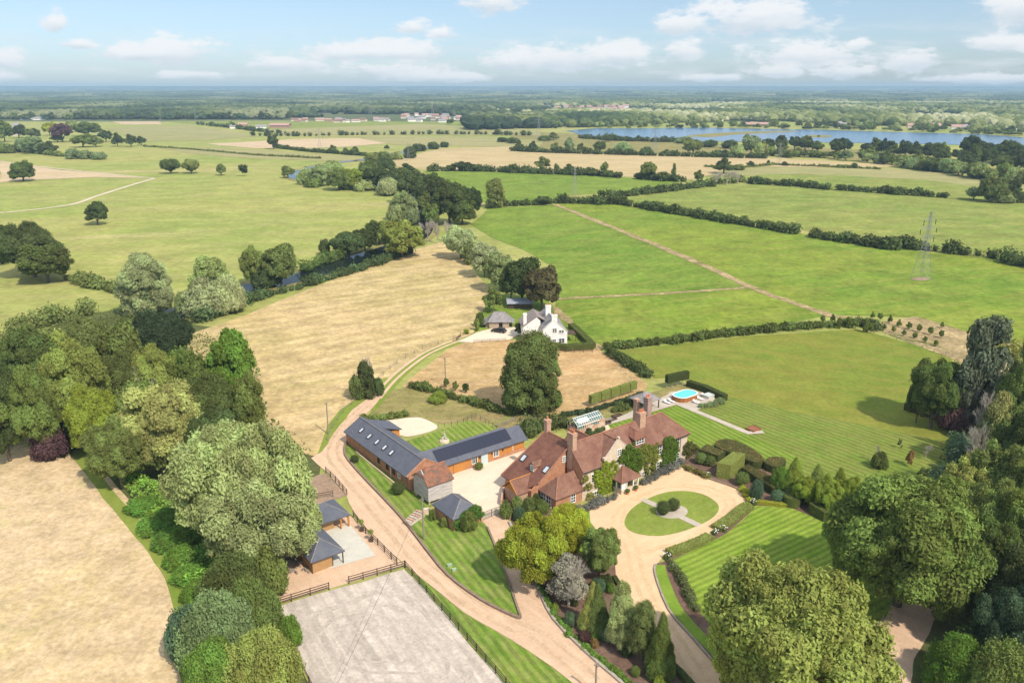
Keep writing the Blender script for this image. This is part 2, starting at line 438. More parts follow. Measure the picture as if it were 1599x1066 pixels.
def bare_mesh(var, dense=1.0):
    key = ('bare', var)
    if key in CROWN: return CROWN[key]
    r = random.Random(var); b = MB()
    def grow(p, d, L_, rad, lv):
        q = p + d * L_; b.tube(p, q, rad, rad * .6, 4)
        if lv == 0: return
        for i in range(4 if lv > 1 else 5):
            nd = (d + Vector((r.uniform(-1, 1), r.uniform(-1, 1), r.uniform(-.35, .7))) * .72).normalized()
            grow(p.lerp(q, r.uniform(.45, 1)), nd, L_ * r.uniform(.58, .8), rad * .55, lv - 1)
    grow(Vector((0, 0, 0)), Vector((0, 0, 1)), .42, .035, 5)
    V = np.array(b.V); s = np.percentile(np.hypot(V[:, 0], V[:, 1]), 96); z = V[:, 2].max(); V[:, 0] /= s; V[:, 1] /= s; V[:, 2] /= z
    b.V = [tuple(v) for v in V]
    me = b.mesh('branches', TWIG); CROWN[key] = me; return me


# colours of foliage (albedo)
C_ = dict(dk=(.040, .053, .022), oak=(.056, .072, .025), mid=(.076, .098, .031), lt=(.115, .138, .043), lime=(.155, .165, .022), wil=(.135, .160, .075), sil=(.160, .185, .110),
          tan=(.165, .17, .075), pine=(.028, .042, .024), blue=(.050, .078, .052), pur=(.050, .028, .034), cop=(.064, .056, .035), gold=(.142, .155, .048), euc=(.105, .125, .110), olive=(.085, .102, .038),
          grn=(.062, .105, .022), ygr=(.115, .145, .027), grey=(.100, .130, .068), rust=(.13, .09, .04))
for _k in C_: C_[_k] = tuple(min(.5, v * q) for v, q in zip(C_[_k], (2.45, 2.5, 2.1)))
ALLT = []
rt = random.Random(11)


def tree(x, yt, yb, w, kind='round', c='oak', label=None, name='broadleaf_tree', cat='tree', group=None, var=None, lod=None, trunk=None, xb=None, parts=None):
    """a tree from its outline in the photograph: x, top, foot (pixels) and crown width"""
    X, Y = G(xb if xb is not None else x, yb); dep = depth(X, Y); Rm = w / 2 * dep / F
    H_ = max(heightof(x, yb, yt), .6)
    H_ *= .97
    if lod is None: lod = 3 if w > 85 else 2 if w > 38 else 1 if w > 15 else 0
    return tree_at(X, Y, Rm, H_, kind, c, label, name, cat, group, var, lod, trunk, parts, x)


def tree_at(X, Y, Rm, H_, kind, c, label, name, cat, group, var, lod, trunk=None, parts=None, px=0):
    var = rt.randrange(3) if var is None else var
    cc = C_[c] if isinstance(c, str) else c
    kindn = name
    if name == 'broadleaf_tree' and kind == 'bush': name = 'bush'; cat = 'bush'
    elif name == 'broadleaf_tree' and c in ('wil', 'sil', 'grey'): name = 'willow_tree'
    j = rt.uniform(.88, 1.12); cc = (cc[0] * j * rt.uniform(.94, 1.06), cc[1] * j, cc[2] * j * rt.uniform(.9, 1.1), 1)
    parts = (lod >= 1) if parts is None else parts
    if parts:
        root = empty(name, label, cat, (X, Y, 0), rt.uniform(0, 6.28), group); root.scale = (Rm, Rm, H_)
        if kind == 'bare':
            link('branches', bare_mesh(var), root)
        else:
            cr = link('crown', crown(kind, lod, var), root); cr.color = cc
            if kind != 'bush': link('trunk', trunk_mesh(kind, var, trunk), root)
    else:
        root = link(name, bare_mesh(var) if kind == 'bare' else crown(kind, lod, var)); root.location = (X, Y, 0); root.rotation_euler = (0, 0, rt.uniform(0, 6.28)); root.scale = (Rm, Rm, H_)
        root.color = cc; tag(root, label, cat, group)
    ALLT.append(root)
    return root


def ordn(i):
    o = ['first', 'second', 'third', 'fourth', 'fifth', 'sixth', 'seventh', 'eighth', 'ninth', 'tenth', 'eleventh', 'twelfth', 'thirteenth', 'fourteenth', 'fifteenth', 'sixteenth', 'seventeenth', 'eighteenth', 'nineteenth', 'twentieth',
         'twenty-first', 'twenty-second', 'twenty-third', 'twenty-fourth', 'twenty-fifth', 'twenty-sixth', 'twenty-seventh', 'twenty-eighth', 'twenty-ninth', 'thirtieth']
    t = ['thirty', 'forty', 'fifty', 'sixty', 'seventy', 'eighty', 'ninety']
    if i < 30: return o[i]
    a, b = divmod(i + 1, 10)
    return (t[a - 3] + '-' + o[b - 1]) if b else ['thirtieth', 'fortieth', 'fiftieth', 'sixtieth', 'seventieth', 'eightieth', 'ninetieth'][a - 3]


CN = dict(dk='dark green', oak='deep green', mid='mid green', lt='light green', lime='lime green', wil='pale green', sil='silvery green', tan='straw-tinged', pine='near-black green', blue='blue-green', pur='purple-leaved',
          cop='copper-brown', gold='golden green', euc='grey-blue', olive='olive green', grn='fresh green', ygr='yellow-green', grey='grey-green', rust='rusty brown')


def row(specs, where, group, name='broadleaf_tree', noun='tree', cat='tree', lod=None):
    """specs (x, ytop, yfoot, width, kind, colour), labelled by colour and by place in the row"""
    s = sorted(specs, key=lambda q: q[0])
    for i, q in enumerate(s):
        k = q[4] if len(q) > 4 else 'round'; c = q[5] if len(q) > 5 else 'oak'
        tree(q[0], q[1], q[2], q[3], k, c, '%s %s, %s from the left %s' % (CN.get(c, 'green'), 'bush' if k == 'bush' and noun == 'tree' else noun, ordn(i), where), name, cat, group, lod=lod)


def along(pts, n, hm, wm, cols, seed, jit=6, kinds=('round',), hv=.25):
    """n trees scattered along a line on the ground given in pixels -> specs in pixels are not needed: metric"""
    r = random.Random(seed); W_ = [Vector(G(*p)) for p in pts]; L_ = [0]
    for a, b in zip(W_, W_[1:]): L_.append(L_[-1] + (b - a).length)
    out = []
    for i in range(n):
        s = (i + r.uniform(.15, .85)) / n * L_[-1]
        for k in range(len(W_) - 1):
            if s <= L_[k + 1]: break
        p = W_[k].lerp(W_[k + 1], (s - L_[k]) / (L_[k + 1] - L_[k]))
        out.append((p.x + r.uniform(-jit, jit), p.y + r.uniform(-jit, jit) * 2, hm * r.uniform(1 - hv, 1 + hv), wm * r.uniform(.75, 1.25), r.choice(kinds), r.choice(cols)))
    return out


def belt(specs, where, group, lod=0, name='broadleaf_tree', noun='tree'):
    s = sorted(specs, key=lambda q: q[0] / q[1])
    for i, (X, Y, h, w, k, c) in enumerate(s):
        tree_at(X, Y, w / 2, h, k, c, '%s %s, %s from the left %s' % (CN.get(c, 'green'), 'bush' if k == 'bush' else noun, ordn(i), where), name, 'tree', group, None, lod)
# ---------------------------------------------------------------- ground
LAY = [0]
def zl(k, y): return (k + .05 * (LAY[0] % 19)) * (0.011 + 7e-5 * y)


def area(name, pts, k, m, jit=0.0, seg=12.0, world=False, label=None):
    """one flat ground sheet, outlined by pixels (or metres) with a slightly uneven edge"""
    LAY[0] += 1
    P = [Vector(p) for p in (pts if world else [G(*p) for p in pts])]
    out = []; n = len(P)
    for i in range(n):
        a, b = P[i], P[(i + 1) % n]; L_ = (b - a).length; m_ = max(1, int(L_ / seg)) if jit else 1
        for j in range(m_):
            p = a.lerp(b, j / m_)
            if jit:
                q = Vector((p.x / (seg * 1.7), p.y / (seg * 1.7), k * 3.1)); p = p + Vector((mnoise.noise(q), mnoise.noise(q + Vector((9, 4, 2))))) * jit
            out.append(p)
    V = [(p.x, p.y, zl(k, p.y)) for p in out]
    tris = tessellate_polygon([[Vector((v[0], v[1], 0)) for v in V]])
    me = bpy.data.meshes.new(name); me.from_pydata(V, [], [tuple(t) for t in tris]); me.materials.append(m)
    if me.polygons and sum(p.normal.z for p in me.polygons) < 0: me.flip_normals()
    me.update()
    o = link(name, me); o['kind'] = 'structure'
    return o


def smooth_px(pts, n=4, closed=False):
    """Catmull-Rom through points"""
    P = [Vector(p) for p in pts]; out = []; N = len(P)
    for i in range(N if closed else N - 1):
        g = (lambda j: P[j % N]) if closed else (lambda j: P[min(max(j, 0), N - 1)])
        a, b, c, d = g(i - 1), g(i), g(i + 1), g(i + 2)
        for j in range(n):
            t = j / n; out.append(tuple(.5 * ((2 * b) + (-a + c) * t + (2 * a - 5 * b + 4 * c - d) * t * t + (-a + 3 * b - 3 * c + d) * t ** 3)))
    if not closed: out.append(tuple(P[-1]))
    return out


def ribbon(name, pts, wid, k, m, world=False, smooth=4, wids=None, jit=0.0):
    LAY[0] += 1
    P = pts if world else [G(*p) for p in pts]
    ww = wids or [wid] * len(P)
    Q = smooth_px([(p[0], p[1], w) for p, w in zip(P, ww)], smooth) if smooth else [(p[0], p[1], w) for p, w in zip(P, ww)]
    L_, R_ = [], []
    for i, q in enumerate(Q):
        a = Q[max(i - 1, 0)]; b = Q[min(i + 1, len(Q) - 1)]; d = Vector((b[0] - a[0], b[1] - a[1])).normalized(); nn = Vector((-d.y, d.x))
        j1 = 1 + jit * mnoise.noise(Vector((q[0] * .2, q[1] * .2, 1))); j2 = 1 + jit * mnoise.noise(Vector((q[0] * .2, q[1] * .2, 7)))
        L_.append((q[0] + nn.x * q[2] / 2 * j1, q[1] + nn.y * q[2] / 2 * j1)); R_.append((q[0] - nn.x * q[2] / 2 * j2, q[1] - nn.y * q[2] / 2 * j2))
    V = [(p[0], p[1], zl(k, p[1])) for p in L_ + R_]; n = len(Q)
    me = bpy.data.meshes.new(name); me.from_pydata(V, [], [(i, n + i, n + i + 1, i + 1) for i in range(n - 1)]); me.materials.append(m); me.update()
    o = link(name, me); o['kind'] = 'structure'; return o


D = math.radians
GR_pale = field_mat('meadow_pale', (0.315, 0.318, 0.095), (0.226, 0.287, 0.065), (0.399, 0.343, 0.151), .0045, D(10), 5, .7, fs=.3, patch=((.44, .36, .19), .009, .75), st=.35)
GR_green = field_mat('pasture_green', (0.125, 0.213, 0.026), (0.161, 0.235, 0.033), (0.213, 0.246, 0.050), .012, D(30), 5, 1.0, fs=.4)
GR_bright = field_mat('pasture_bright', (0.182, 0.241, 0.030), (0.130, 0.218, 0.026), (0.234, 0.252, 0.050), .012, D(25), 5, 1.0, fs=.4)
GR_mix = field_mat('pasture_mixed', (0.208, 0.252, 0.055), (0.166, 0.235, 0.045), (0.281, 0.269, 0.085), .01, D(15), 6, .9, fs=.35, patch=((.27, .23, .10), .02, .5))
GR_lawn = field_mat('big_lawn', (0.130, 0.202, 0.026), (0.192, 0.213, 0.036), (0.229, 0.213, 0.045), .016, D(-20), 3, .6, fs=1.0, patch=((.085, .15, .03), .03, .5))
GR_stripe = field_mat('striped_lawn', (0.126, 0.213, 0.023), (0.167, 0.244, 0.034), (0.191, 0.232, 0.046), .03, D(-40), 3, .55, stripe=(D(-62), 1.35, .17), fs=1.6)
GR_stripe2 = field_mat('front_lawn', (0.156, 0.248, 0.026), (0.197, 0.284, 0.039), (0.224, 0.277, 0.052), .05, D(40), 3, .55, stripe=(D(34), 1.15, .16), fs=1.6)
GR_stripe3 = field_mat('verge_lawn', (0.112, 0.208, 0.026), (0.162, 0.235, 0.036), (0.250, 0.255, 0.084), .06, D(-60), 3, .6, stripe=(D(-62), 1.25, .15), fs=1.6, patch=((.27, .22, .11), .05, .5))
GR_stripeG = field_mat('mown_lawn', (0.135, 0.202, 0.032), (0.172, 0.207, 0.042), (0.198, 0.202, 0.055), .03, D(-40), 3, .55, stripe=(D(-52), 1.5, .12), fs=1.2)
GR_isl = field_mat('island_lawn', (0.168, 0.235, 0.036), (0.193, 0.249, 0.041), (0.250, 0.269, 0.072), .12, D(40), 3, .5, fs=1.6)
ST_hay = field_mat('hay_stubble', (.46, .345, .17), (.38, .31, .13), (.55, .42, .235), .012, D(30), 5, .95, fs=.7, patch=((.27, .27, .085), .016, .9), stripe=(D(35), 6.5, .05))
ST_dry = field_mat('dry_grass', (.52, .395, .235), (.46, .36, .185), (.58, .45, .295), .03, D(70), 1.6, .85, fs=1.1, patch=((.35, .32, .12), .05, .75))
ST_pad = field_mat('paddock_grass', (.44, .28, .13), (.38, .27, .12), (.52, .38, .21), .03, D(10), 3, .8, fs=.8, patch=((.30, .24, .10), .05, .6))
ST_pink = field_mat('dry_field', (.50, .38, .25), (.45, .36, .21), (.55, .43, .29), .004, D(5), 6, .35, fs=.2)
ST_crop = field_mat('stubble_field', (.45, .35, .19), (.40, .32, .16), (.50, .40, .23), .004, D(-5), 6, .35, fs=.2)
ST_olive = field_mat('olive_field', (.30, .28, .12), (.25, .26, .095), (.36, .32, .16), .005, D(5), 6, .35, fs=.2)
GR_rough = field_mat('rough_grass', (0.156, 0.179, 0.050), (0.250, 0.224, 0.080), (0.312, 0.246, 0.110), .04, D(10), 3, .8, fs=.9, patch=((.33, .23, .13), .05, .7))
GR_strip = field_mat('mown_path', (0.166, 0.235, 0.035), (0.208, 0.258, 0.050), (0.229, 0.258, 0.060), .05, D(-50), 3, .4, fs=.8)
GR_fresh = field_mat('fresh_grass', (0.144, 0.258, 0.025), (0.179, 0.283, 0.034), (0.204, 0.270, 0.046), .05, D(-50), 3, .4, fs=1.2)
TUSS = field_mat('dry_tussock', (.34, .26, .13), (.22, .18, .08), (.46, .35, .21), .12, D(-40), 2, 1.2, fs=.7, patch=((.14, .15, .045), .14, .85))
GRAVEL = field_mat('gravel', (.65, .465, .285), (.61, .43, .265), (.69, .50, .325), .05, D(45), 5, .22, fs=2.5, bump=.15, patch=((.50, .35, .22), .04, .45))
GRAVEL2 = field_mat('lane_gravel', (.60, .42, .29), (.54, .38, .26), (.65, .47, .33), .06, D(-52), 7, .3, fs=2.5, bump=.2, patch=((.44, .32, .22), .04, .5))
GRAVEL3 = field_mat('pale_gravel', (.68, .57, .44), (.64, .52, .39), (.70, .60, .48), .06, D(40), 3, .15, fs=2.5, bump=.1)
CONC = field_mat('concrete', (.56, .54, .47), (.50, .49, .43), (.60, .58, .51), .1, D(35), 3, .2, fs=2.0, bump=.1)
SAND = field_mat('arena_sand', (.47, .41, .355), (.41, .36, .31), (.53, .465, .40), .06, D(-58), 12, .6, fs=1.6, bump=.3, patch=((.35, .30, .25), .05, .6), stripe=(D(-59), 2.1, .06), st=.9)
SOIL = field_mat('bed_soil', (.16, .10, .075), (.21, .14, .105), (.12, .075, .055), .15, 0, 1, .7, fs=2.2, bump=.6)
SOILL = field_mat('dry_soil', (.33, .23, .16), (.27, .185, .13), (.38, .28, .2), .12, 0, 1, .5, fs=1.8, bump=.4)
PAVE = field_mat('stone_paving', (.47, .41, .34), (.41, .36, .30), (.52, .46, .39), .4, D(37), 2, .3, fs=2.2, bump=.15)
TRACKM = field_mat('chalk_track', (.58, .50, .37), (.52, .46, .32), (.6, .53, .4), .05, 0, 2, .3, fs=.6)
WOODFL = field_mat('woodland_floor', (.07, .10, .03), (.10, .12, .04), (.13, .11, .05), .05, 0, 1, .7, fs=.8, bump=.6)
FARGR = field_mat('far_land', (.09, .115, .05), (.15, .17, .07), (.07, .09, .045), .0012, 0, 5, .4, fs=.02, patch=((.34, .32, .15), .002, .8))


def water_mat(name, c, rough, bs, strength):
    m = bpy.data.materials.new(name); m.use_nodes = True; t = NT(m.node_tree)
    out = t.n('ShaderNodeOutputMaterial'); b = t.n('ShaderNodeBsdfPrincipled'); t.l(b.outputs[0], out.inputs[0])
    b.inputs['Base Color'].default_value = c4(c); b.inputs['Roughness'].default_value = rough; b.inputs['IOR'].default_value = 1.33; b.inputs['Specular IOR Level'].default_value = .5
    g = t.n('ShaderNodeNewGeometry').outputs['Position']; bp = t.n('ShaderNodeBump'); bp.inputs['Strength'].default_value = strength; bp.inputs['Distance'].default_value = .25
    t.l(t.noise(g, bs, 4, .6), bp.inputs['Height']); t.l(bp.outputs[0], b.inputs['Normal']); return m


LAKE = water_mat('lake_water', (.07, .16, .29), .16, .25, .6)
RIVER = water_mat('river_water', (.012, .018, .016), .04, .5, .12)
RIVER.node_tree.nodes['Principled BSDF'].inputs['Specular IOR Level'].default_value = .14
POOLW = water_mat('pool_water', (.12, .62, .78), .05, 2.0, .15)

# the ground itself, one sheet to the horizon
gme = bpy.data.meshes.new('ground')
gme.from_pydata([(-30000, -300, 0), (30000, -300, 0), (30000, 5200, 0), (-30000, 5200, 0)], [], [(0, 1, 2, 3)]); gme.materials.append(GR_pale); gme.update()
link('ground', gme)['kind'] = 'structure'

# land beyond five kilometres: low wooded ridges
def hills():
    xs = np.concatenate([np.linspace(-9500, 9500, 190)]); ys = np.concatenate([np.linspace(5200, 13500, 90)])
    V = []
    for y in ys:
        for x in xs:
            f = min(1, (y - 5200) / 900)
            h = mnoise.noise(Vector((x / 2600, y / 1500, 3))) * 24 + mnoise.noise(Vector((x / 900, y / 500, 8))) * 9 + mnoise.noise(Vector((x / 220, y / 160, 5))) * 4
            base = 0 if y < 7000 else (y - 7000) / 5500 * 26
            V.append((x, y, (max(h, -8) + 8 + base) * f + .0))
    n, m = len(xs), len(ys); Q = [(j * n + i, j * n + i + 1, (j + 1) * n + i + 1, (j + 1) * n + i) for j in range(m - 1) for i in range(n - 1)]
    return mk_mesh('hills', V, Q, FARGR, smooth=True)
link('hills', hills())['kind'] = 'structure'

A = area
A('far_land', [(-2500, 190), (2600, 190), (2600, 157.0), (-2500, 157.0)], 1, FARGR)
# fields from the far side towards the camera
A('hay_field', [(165, 201), (230, 198), (300, 197), (345, 203), (400, 213), (330, 219), (225, 221), (185, 208)], 2, ST_olive, 4, 40)
A('dry_field', [(175, 190), (250, 190), (252, 195), (190, 195)], 2, ST_pink)
A('pasture_field', [(260, 189.5), (560, 189), (800, 193), (800, 200), (660, 200), (470, 208), (400, 205), (310, 195)], 2, GR_mix, 4, 40)
A('olive_field', [(400, 203), (660, 194), (840, 204), (845, 212), (620, 211), (430, 211)], 3, ST_olive, 3, 40)
A('dry_field', [(320, 225), (400, 221), (470, 217), (562, 216), (607, 224), (530, 230), (460, 232), (400, 232)], 2, ST_pink, 3, 30)
A('olive_field', [(470, 214), (640, 213), (760, 214), (850, 220), (840, 231), (700, 228), (612, 226), (562, 215)], 2, ST_olive, 3, 30)
A('olive_field', [(250, 232), (330, 230), (400, 234), (482, 240), (572, 245), (560, 251), (500, 252), (400, 248), (300, 240)], 2, ST_olive, 3, 30)
A('dry_field', [(0, 252), (40, 258), (95, 266), (150, 270), (235, 278.5), (150, 277), (60, 281), (0, 285)], 2, ST_pink, 2, 30)
A('stubble_field', [(585, 257), (620, 250), (652, 240), (690, 232), (800, 229), (900, 238), (1000, 242.5), (1200, 247), (1375, 256), (1402, 261), (1300, 262), (1150, 260), (1085, 281), (1000, 277), (907, 272), (800, 268), (680, 267), (640, 262)], 2, ST_crop, 3, 40)
A('marsh_grass', [(800, 206), (885, 208), (1040, 221), (1200, 228), (1450, 238), (1450, 252), (1375, 252), (1200, 243), (1000, 240), (860, 236), (800, 228)], 1, GR_rough, 3, 40)
A('stubble_field', [(1100, 276), (1150, 261), (1300, 263), (1400, 264), (1530, 280), (1640, 288), (1640, 300), (1560, 300), (1400, 280), (1250, 272)], 3, ST_olive, 3, 30)
A('pasture_field', [(1140, 283), (1200, 272), (1300, 274), (1450, 282), (1560, 296), (1640, 300), (1640, 312), (1510, 312), (1450, 307), (1300, 296), (1200, 287)], 4, GR_mix, 3, 30)
A('pasture_field', [(660, 268), (800, 269), (975, 277), (1062, 284), (1050, 289), (960, 301), (880, 306), (866, 317), (850, 319), (790, 323), (755, 315), (745, 300), (700, 285)], 2, GR_green, 2, 25)
A('pasture_field', [(962, 312), (1100, 292), (1200, 288), (1300, 297), (1450, 308), (1500, 312), (1660, 322), (1660, 412), (1545, 404), (1400, 384), (1300, 366), (1200, 352), (1100, 340), (1020, 322)], 2, GR_mix, 2, 25)
A('pasture_field', [(738, 350), (762, 326), (865, 320), (1000, 372), (1100, 415), (1172, 448), (870, 467), (868, 420), (820, 390), (770, 372)], 2, GR_green, 1.5, 20)
A('pasture_field', [(868, 319), (960, 319), (1080, 340), (1200, 357), (1400, 388), (1560, 406), (1670, 420), (1720, 560), (1599, 536), (1540, 530), (1440, 497), (1290, 491), (1172, 448), (1100, 415), (1000, 372)], 3, GR_bright, 1.5, 20)
A('pasture_field', [(866, 483), (868, 468), (1172, 450), (1292, 492), (1160, 519), (960, 543), (942, 548)], 2, GR_bright, 1, 20)
A('meadow_lawn', [(962, 548), (1160, 526), (1340, 514), (1480, 552), (1540, 640), (1500, 700), (1480, 760), (1300, 790), (1240, 780), (1110, 745), (1060, 700), (1060, 655), (1130, 625), (1060, 590), (1020, 590)], 2, GR_lawn, 1, 15)
A('mown_lawn', [(1064, 634), (1130, 618), (1480, 690), (1490, 720), (1450, 765), (1300, 790), (1240, 782), (1110, 745), (1060, 715), (1060, 660)], 3, GR_stripeG, 1.2, 12)
A('striped_lawn', [(945, 664), (1058, 633), (1168, 677), (1260, 722), (1110, 715), (1070, 695), (1030, 690), (950, 690)], 4, GR_stripe)
A('dry_ground', [(1358, 507), (1430, 494), (1475, 506), (1545, 530), (1650, 552), (1650, 600), (1560, 590), (1480, 556), (1400, 528)], 4, TUSS, 1.2, 10)
A('hay_meadow', [(285, 525), (385, 492), (480, 452), (600, 407), (660, 386), (690, 378), (715, 392), (745, 430), (768, 455), (756, 490), (738, 520), (700, 540), (645, 572), (575, 620), (520, 652), (512, 690), (495, 712), (400, 690), (300, 640)], 2, ST_hay, 1.2, 12)
A('dry_meadow', [(-260, 730), (0, 688), (60, 675), (112, 712), (165, 780), (228, 850), (262, 900), (282, 960), (290, 1000), (300, 1120), (-260, 1120)], 2, ST_dry, .8, 8)
ribbon('mown_path', [(122, 702), (150, 745), (200, 805), (245, 860), (275, 910), (288, 960), (292, 1010), (305, 1100)], 2.6, 3, GR_strip, jit=.3)
ribbon('dry_verge', [(135, 695), (165, 745), (218, 805), (262, 862), (292, 912), (303, 960), (312, 1010), (330, 1100)], 1.1, 3, ST_dry, jit=.5)
A('paddock', [(628, 603), (640, 592), (700, 545), (735, 532), (790, 531), (830, 533), (935, 545), (1012, 600), (1005, 612), (930, 640), (850, 652), (800, 643), (700, 622)], 2, ST_pad, .8, 10)
A('rough_grass', [(930, 640), (1005, 612), (1030, 622), (930, 652), (880, 668), (800, 672), (770, 665), (810, 648), (850, 648)], 3, GR_rough, .8, 8)
A('rough_garden', [(575, 652), (600, 615), (630, 604), (700, 622), (800, 645), (775, 662), (735, 656), (690, 662), (655, 652), (600, 660)], 2, GR_rough, .8, 8)
A('lane_verge', [(495, 712), (512, 665), (530, 640), (560, 620), (600, 590), (618, 590), (575, 625), (550, 645), (528, 672), (512, 700)], 3, GR_strip, .5, 6)
A('cottage_garden', [(738, 524), (752, 490), (770, 462), (850, 462), (900, 520), (930, 543), (835, 543), (808, 517), (780, 510)], 2, GR_green, .6, 8)
# tussocky boundary strips between the pastures
def tuss(name, pts, w, k=5): return ribbon(name, pts, w, k, TUSS, jit=.9, smooth=6)
tuss('dry_strip', [(866, 320), (900, 333), (1000, 373), (1100, 415), (1170, 448), (1230, 470), (1295, 492), (1320, 497)], 3.6)
tuss('dry_strip', [(868, 467.5), (950, 463), (1010, 460), (1090, 455), (1172, 449)], 2.2)
tuss('dry_strip', [(866, 480), (885, 500), (910, 524), (938, 546)], 2.6)
ribbon('chalk_track', [(-30, 335), (30, 330), (110, 320), (150, 307), (200, 291), (241, 279)], 3.4, 3, TRACKM)
ribbon('chalk_track', [(242, 279), (190, 274), (120, 267), (57, 260), (0, 252)], 2.6, 4, TRACKM, jit=.3)
# lake, causeway, island, river
A('lake', [(884, 204.5), (930, 200.6), (1020, 201), (1090, 199.5), (1150, 201), (1300, 203.6), (1375, 206), (1525, 210), (1660, 219), (1660, 240), (1575, 229), (1480, 226), (1375, 224), (1200, 222), (1095, 221), (1040, 216), (975, 216.5), (917, 214)], 3, LAKE, 6, 60)
A('causeway', [(1065, 214), (1097, 209.5), (1150, 206.8), (1200, 205.5), (1245, 204.4), (1248, 206), (1205, 208.2), (1150, 210.5), (1110, 214.5)], 4, GR_rough, 4, 40)
A('lake_island', [(1257, 213.2), (1270, 211.3), (1295, 211.6), (1303, 213.4), (1285, 215.4), (1262, 215.2)], 4, GR_rough, 3, 20)
RIV = [(250, 520), (275, 487), (330, 478), (385, 452), (440, 440), (480, 430), (520, 418), (565, 405), (610, 388), (655, 368), (662, 345), (655, 325), (640, 300), (600, 290), (530, 284), (480, 282), (464, 274), (475, 266), (520, 255), (575, 249), (620, 240), (700, 225)]
ribbon('river', RIV, 11, 4, RIVER, wids=[7, 9, 11, 13, 12, 13, 15, 17, 12, 10, 10, 10, 10, 10, 10, 12, 16, 12, 10, 10, 14, 8], smooth=5)
ribbon('river_bank', RIV, 20, 3, GR_rough, wids=[12, 13, 16, 22, 20, 19, 20, 25, 19, 17, 17, 17, 17, 17, 17, 20, 24, 20, 18, 18, 24, 18], smooth=5)
# arena, yard, lanes, drives
A('arena', [(424, 949), (632, 887), (790, 1070), (820, 1110), (505, 1110), (485, 1066), (437, 975)], 3, SAND, .5, 3)
WORN = field_mat('worn_sand', (.45, .39, .335), (.41, .36, .31), (.50, .44, .38), .1, D(-58), 8, .7, fs=1.8)
_c = [Vector(G(*p)) for p in [(440, 965), (628, 900), (800, 1100), (500, 1100)]]; _m = sum(_c, Vector((0, 0))) / 4
for f_, w_ in ((.86, 1.1), (.66, .6), (.48, .5), (.3, .4)):
    q_ = [_m + (p - _m) * f_ for p in _c]; lp = []
    for i in range(4):
        a_, b_ = q_[i], q_[(i + 1) % 4]; lp += [a_.lerp(b_, .2), a_.lerp(b_, .5), a_.lerp(b_, .8)]
    ribbon('worn_track', [tuple(p) for p in lp + lp[:1]], w_, 4, WORN, world=True, jit=.9)
A('yard', [(405, 960), (425, 945), (632, 884), (600, 850), (548, 806), (520, 800), (440, 840), (425, 880)], 2, GRAVEL2, .4, 5)
A('concrete_pad', [(490, 832), (547, 819.5), (587, 867), (515, 888), (470, 862)], 4, CONC)
A('bare_ground', [(480, 748), (508, 738), (542, 773), (520, 782), (490, 790)], 3, SOILL)
LANE = [(894, 1066), (960, 1110), (1010, 1110), (969, 1066), (926, 1029), (865, 968), (840, 917), (812, 850), (797, 815), (782, 802), (752, 813), (762, 825), (790, 898), (814, 966), (799, 962), (750, 937), (700, 900), (665, 858), (630, 814), (600, 780), (560, 738), (540, 711), (538, 692), (548, 672), (566, 652), (580, 638), (602, 614), (582, 616), (550, 640), (522, 682), (500, 706), (485, 716), (511, 739), (542, 773), (556, 808), (590, 845), (634, 884), (670, 912), (725, 957), (799, 1000), (835, 1021)]
A('lane', LANE, 4, GRAVEL2, .35, 2.5)
ribbon('farm_track', [(575, 640), (592, 621), (610, 600), (630, 580), (663, 555), (690, 542), (716, 532), (735, 525)], 3.4, 3, GR_strip)
for dx in (-.85, .85):
    pts = [G(*p) for p in [(588, 622), (606, 600), (627, 580), (661, 555), (690, 541), (716, 531), (738, 523)]]
    ribbon('wheel_track', [(p[0] + dx, p[1] - dx * .3) for p in pts], .8, 4, GRAVEL2, world=True)
A('cottage_yard', [(716, 534), (745, 519), (769, 513), (790, 511), (806, 511), (812, 522), (795, 531), (755, 533), (738, 535)], 4, GRAVEL3)
A('courtyard', [(705, 742), (713, 738), (745, 728), (822, 702), (850, 712), (800, 768), (784, 790), (784, 803), (752, 814), (745, 790), (700, 770)], 3, GRAVEL3)
A('terrace', smooth_px([(596, 660), (620, 655), (645, 652), (662, 654), (684, 668), (650, 680), (625, 680)], 4, True), 4, GRAVEL3)
A('barn_lawn', [(630, 690), (736, 656), (766, 665), (780, 673), (656, 706), (640, 700)], 3, GR_stripe3)
A('stone_path', [(617, 682), (626, 684), (658, 708), (652, 710)], 5, GRAVEL3)
A('verge_lawn', [(539, 693), (541, 712), (561, 739), (601, 781), (631, 814), (658, 800), (690, 780), (640, 740), (560, 695)], 3, GR_stripe3)
A('verge_lawn', [(640, 822), (665, 858), (700, 900), (750, 937), (799, 962), (814, 966), (790, 898), (762, 825), (752, 815), (690, 800), (660, 805)], 3, GR_stripe3)
A('verge_lawn', [(634, 886), (670, 913), (725, 958), (799, 1001), (835, 1022), (894, 1066), (960, 1112), (830, 1112), (787, 1066)], 3, GR_stripe3)
A('stone_steps_ground', [(631, 815), (640, 823), (664, 806), (656, 799)], 5, PAVE)
RUT = field_mat('worn_gravel', (.52, .37, .245), (.47, .33, .21), (.58, .42, .29), .1, D(-50), 6, .5, fs=2.5, patch=((.62, .46, .32), .12, .9))
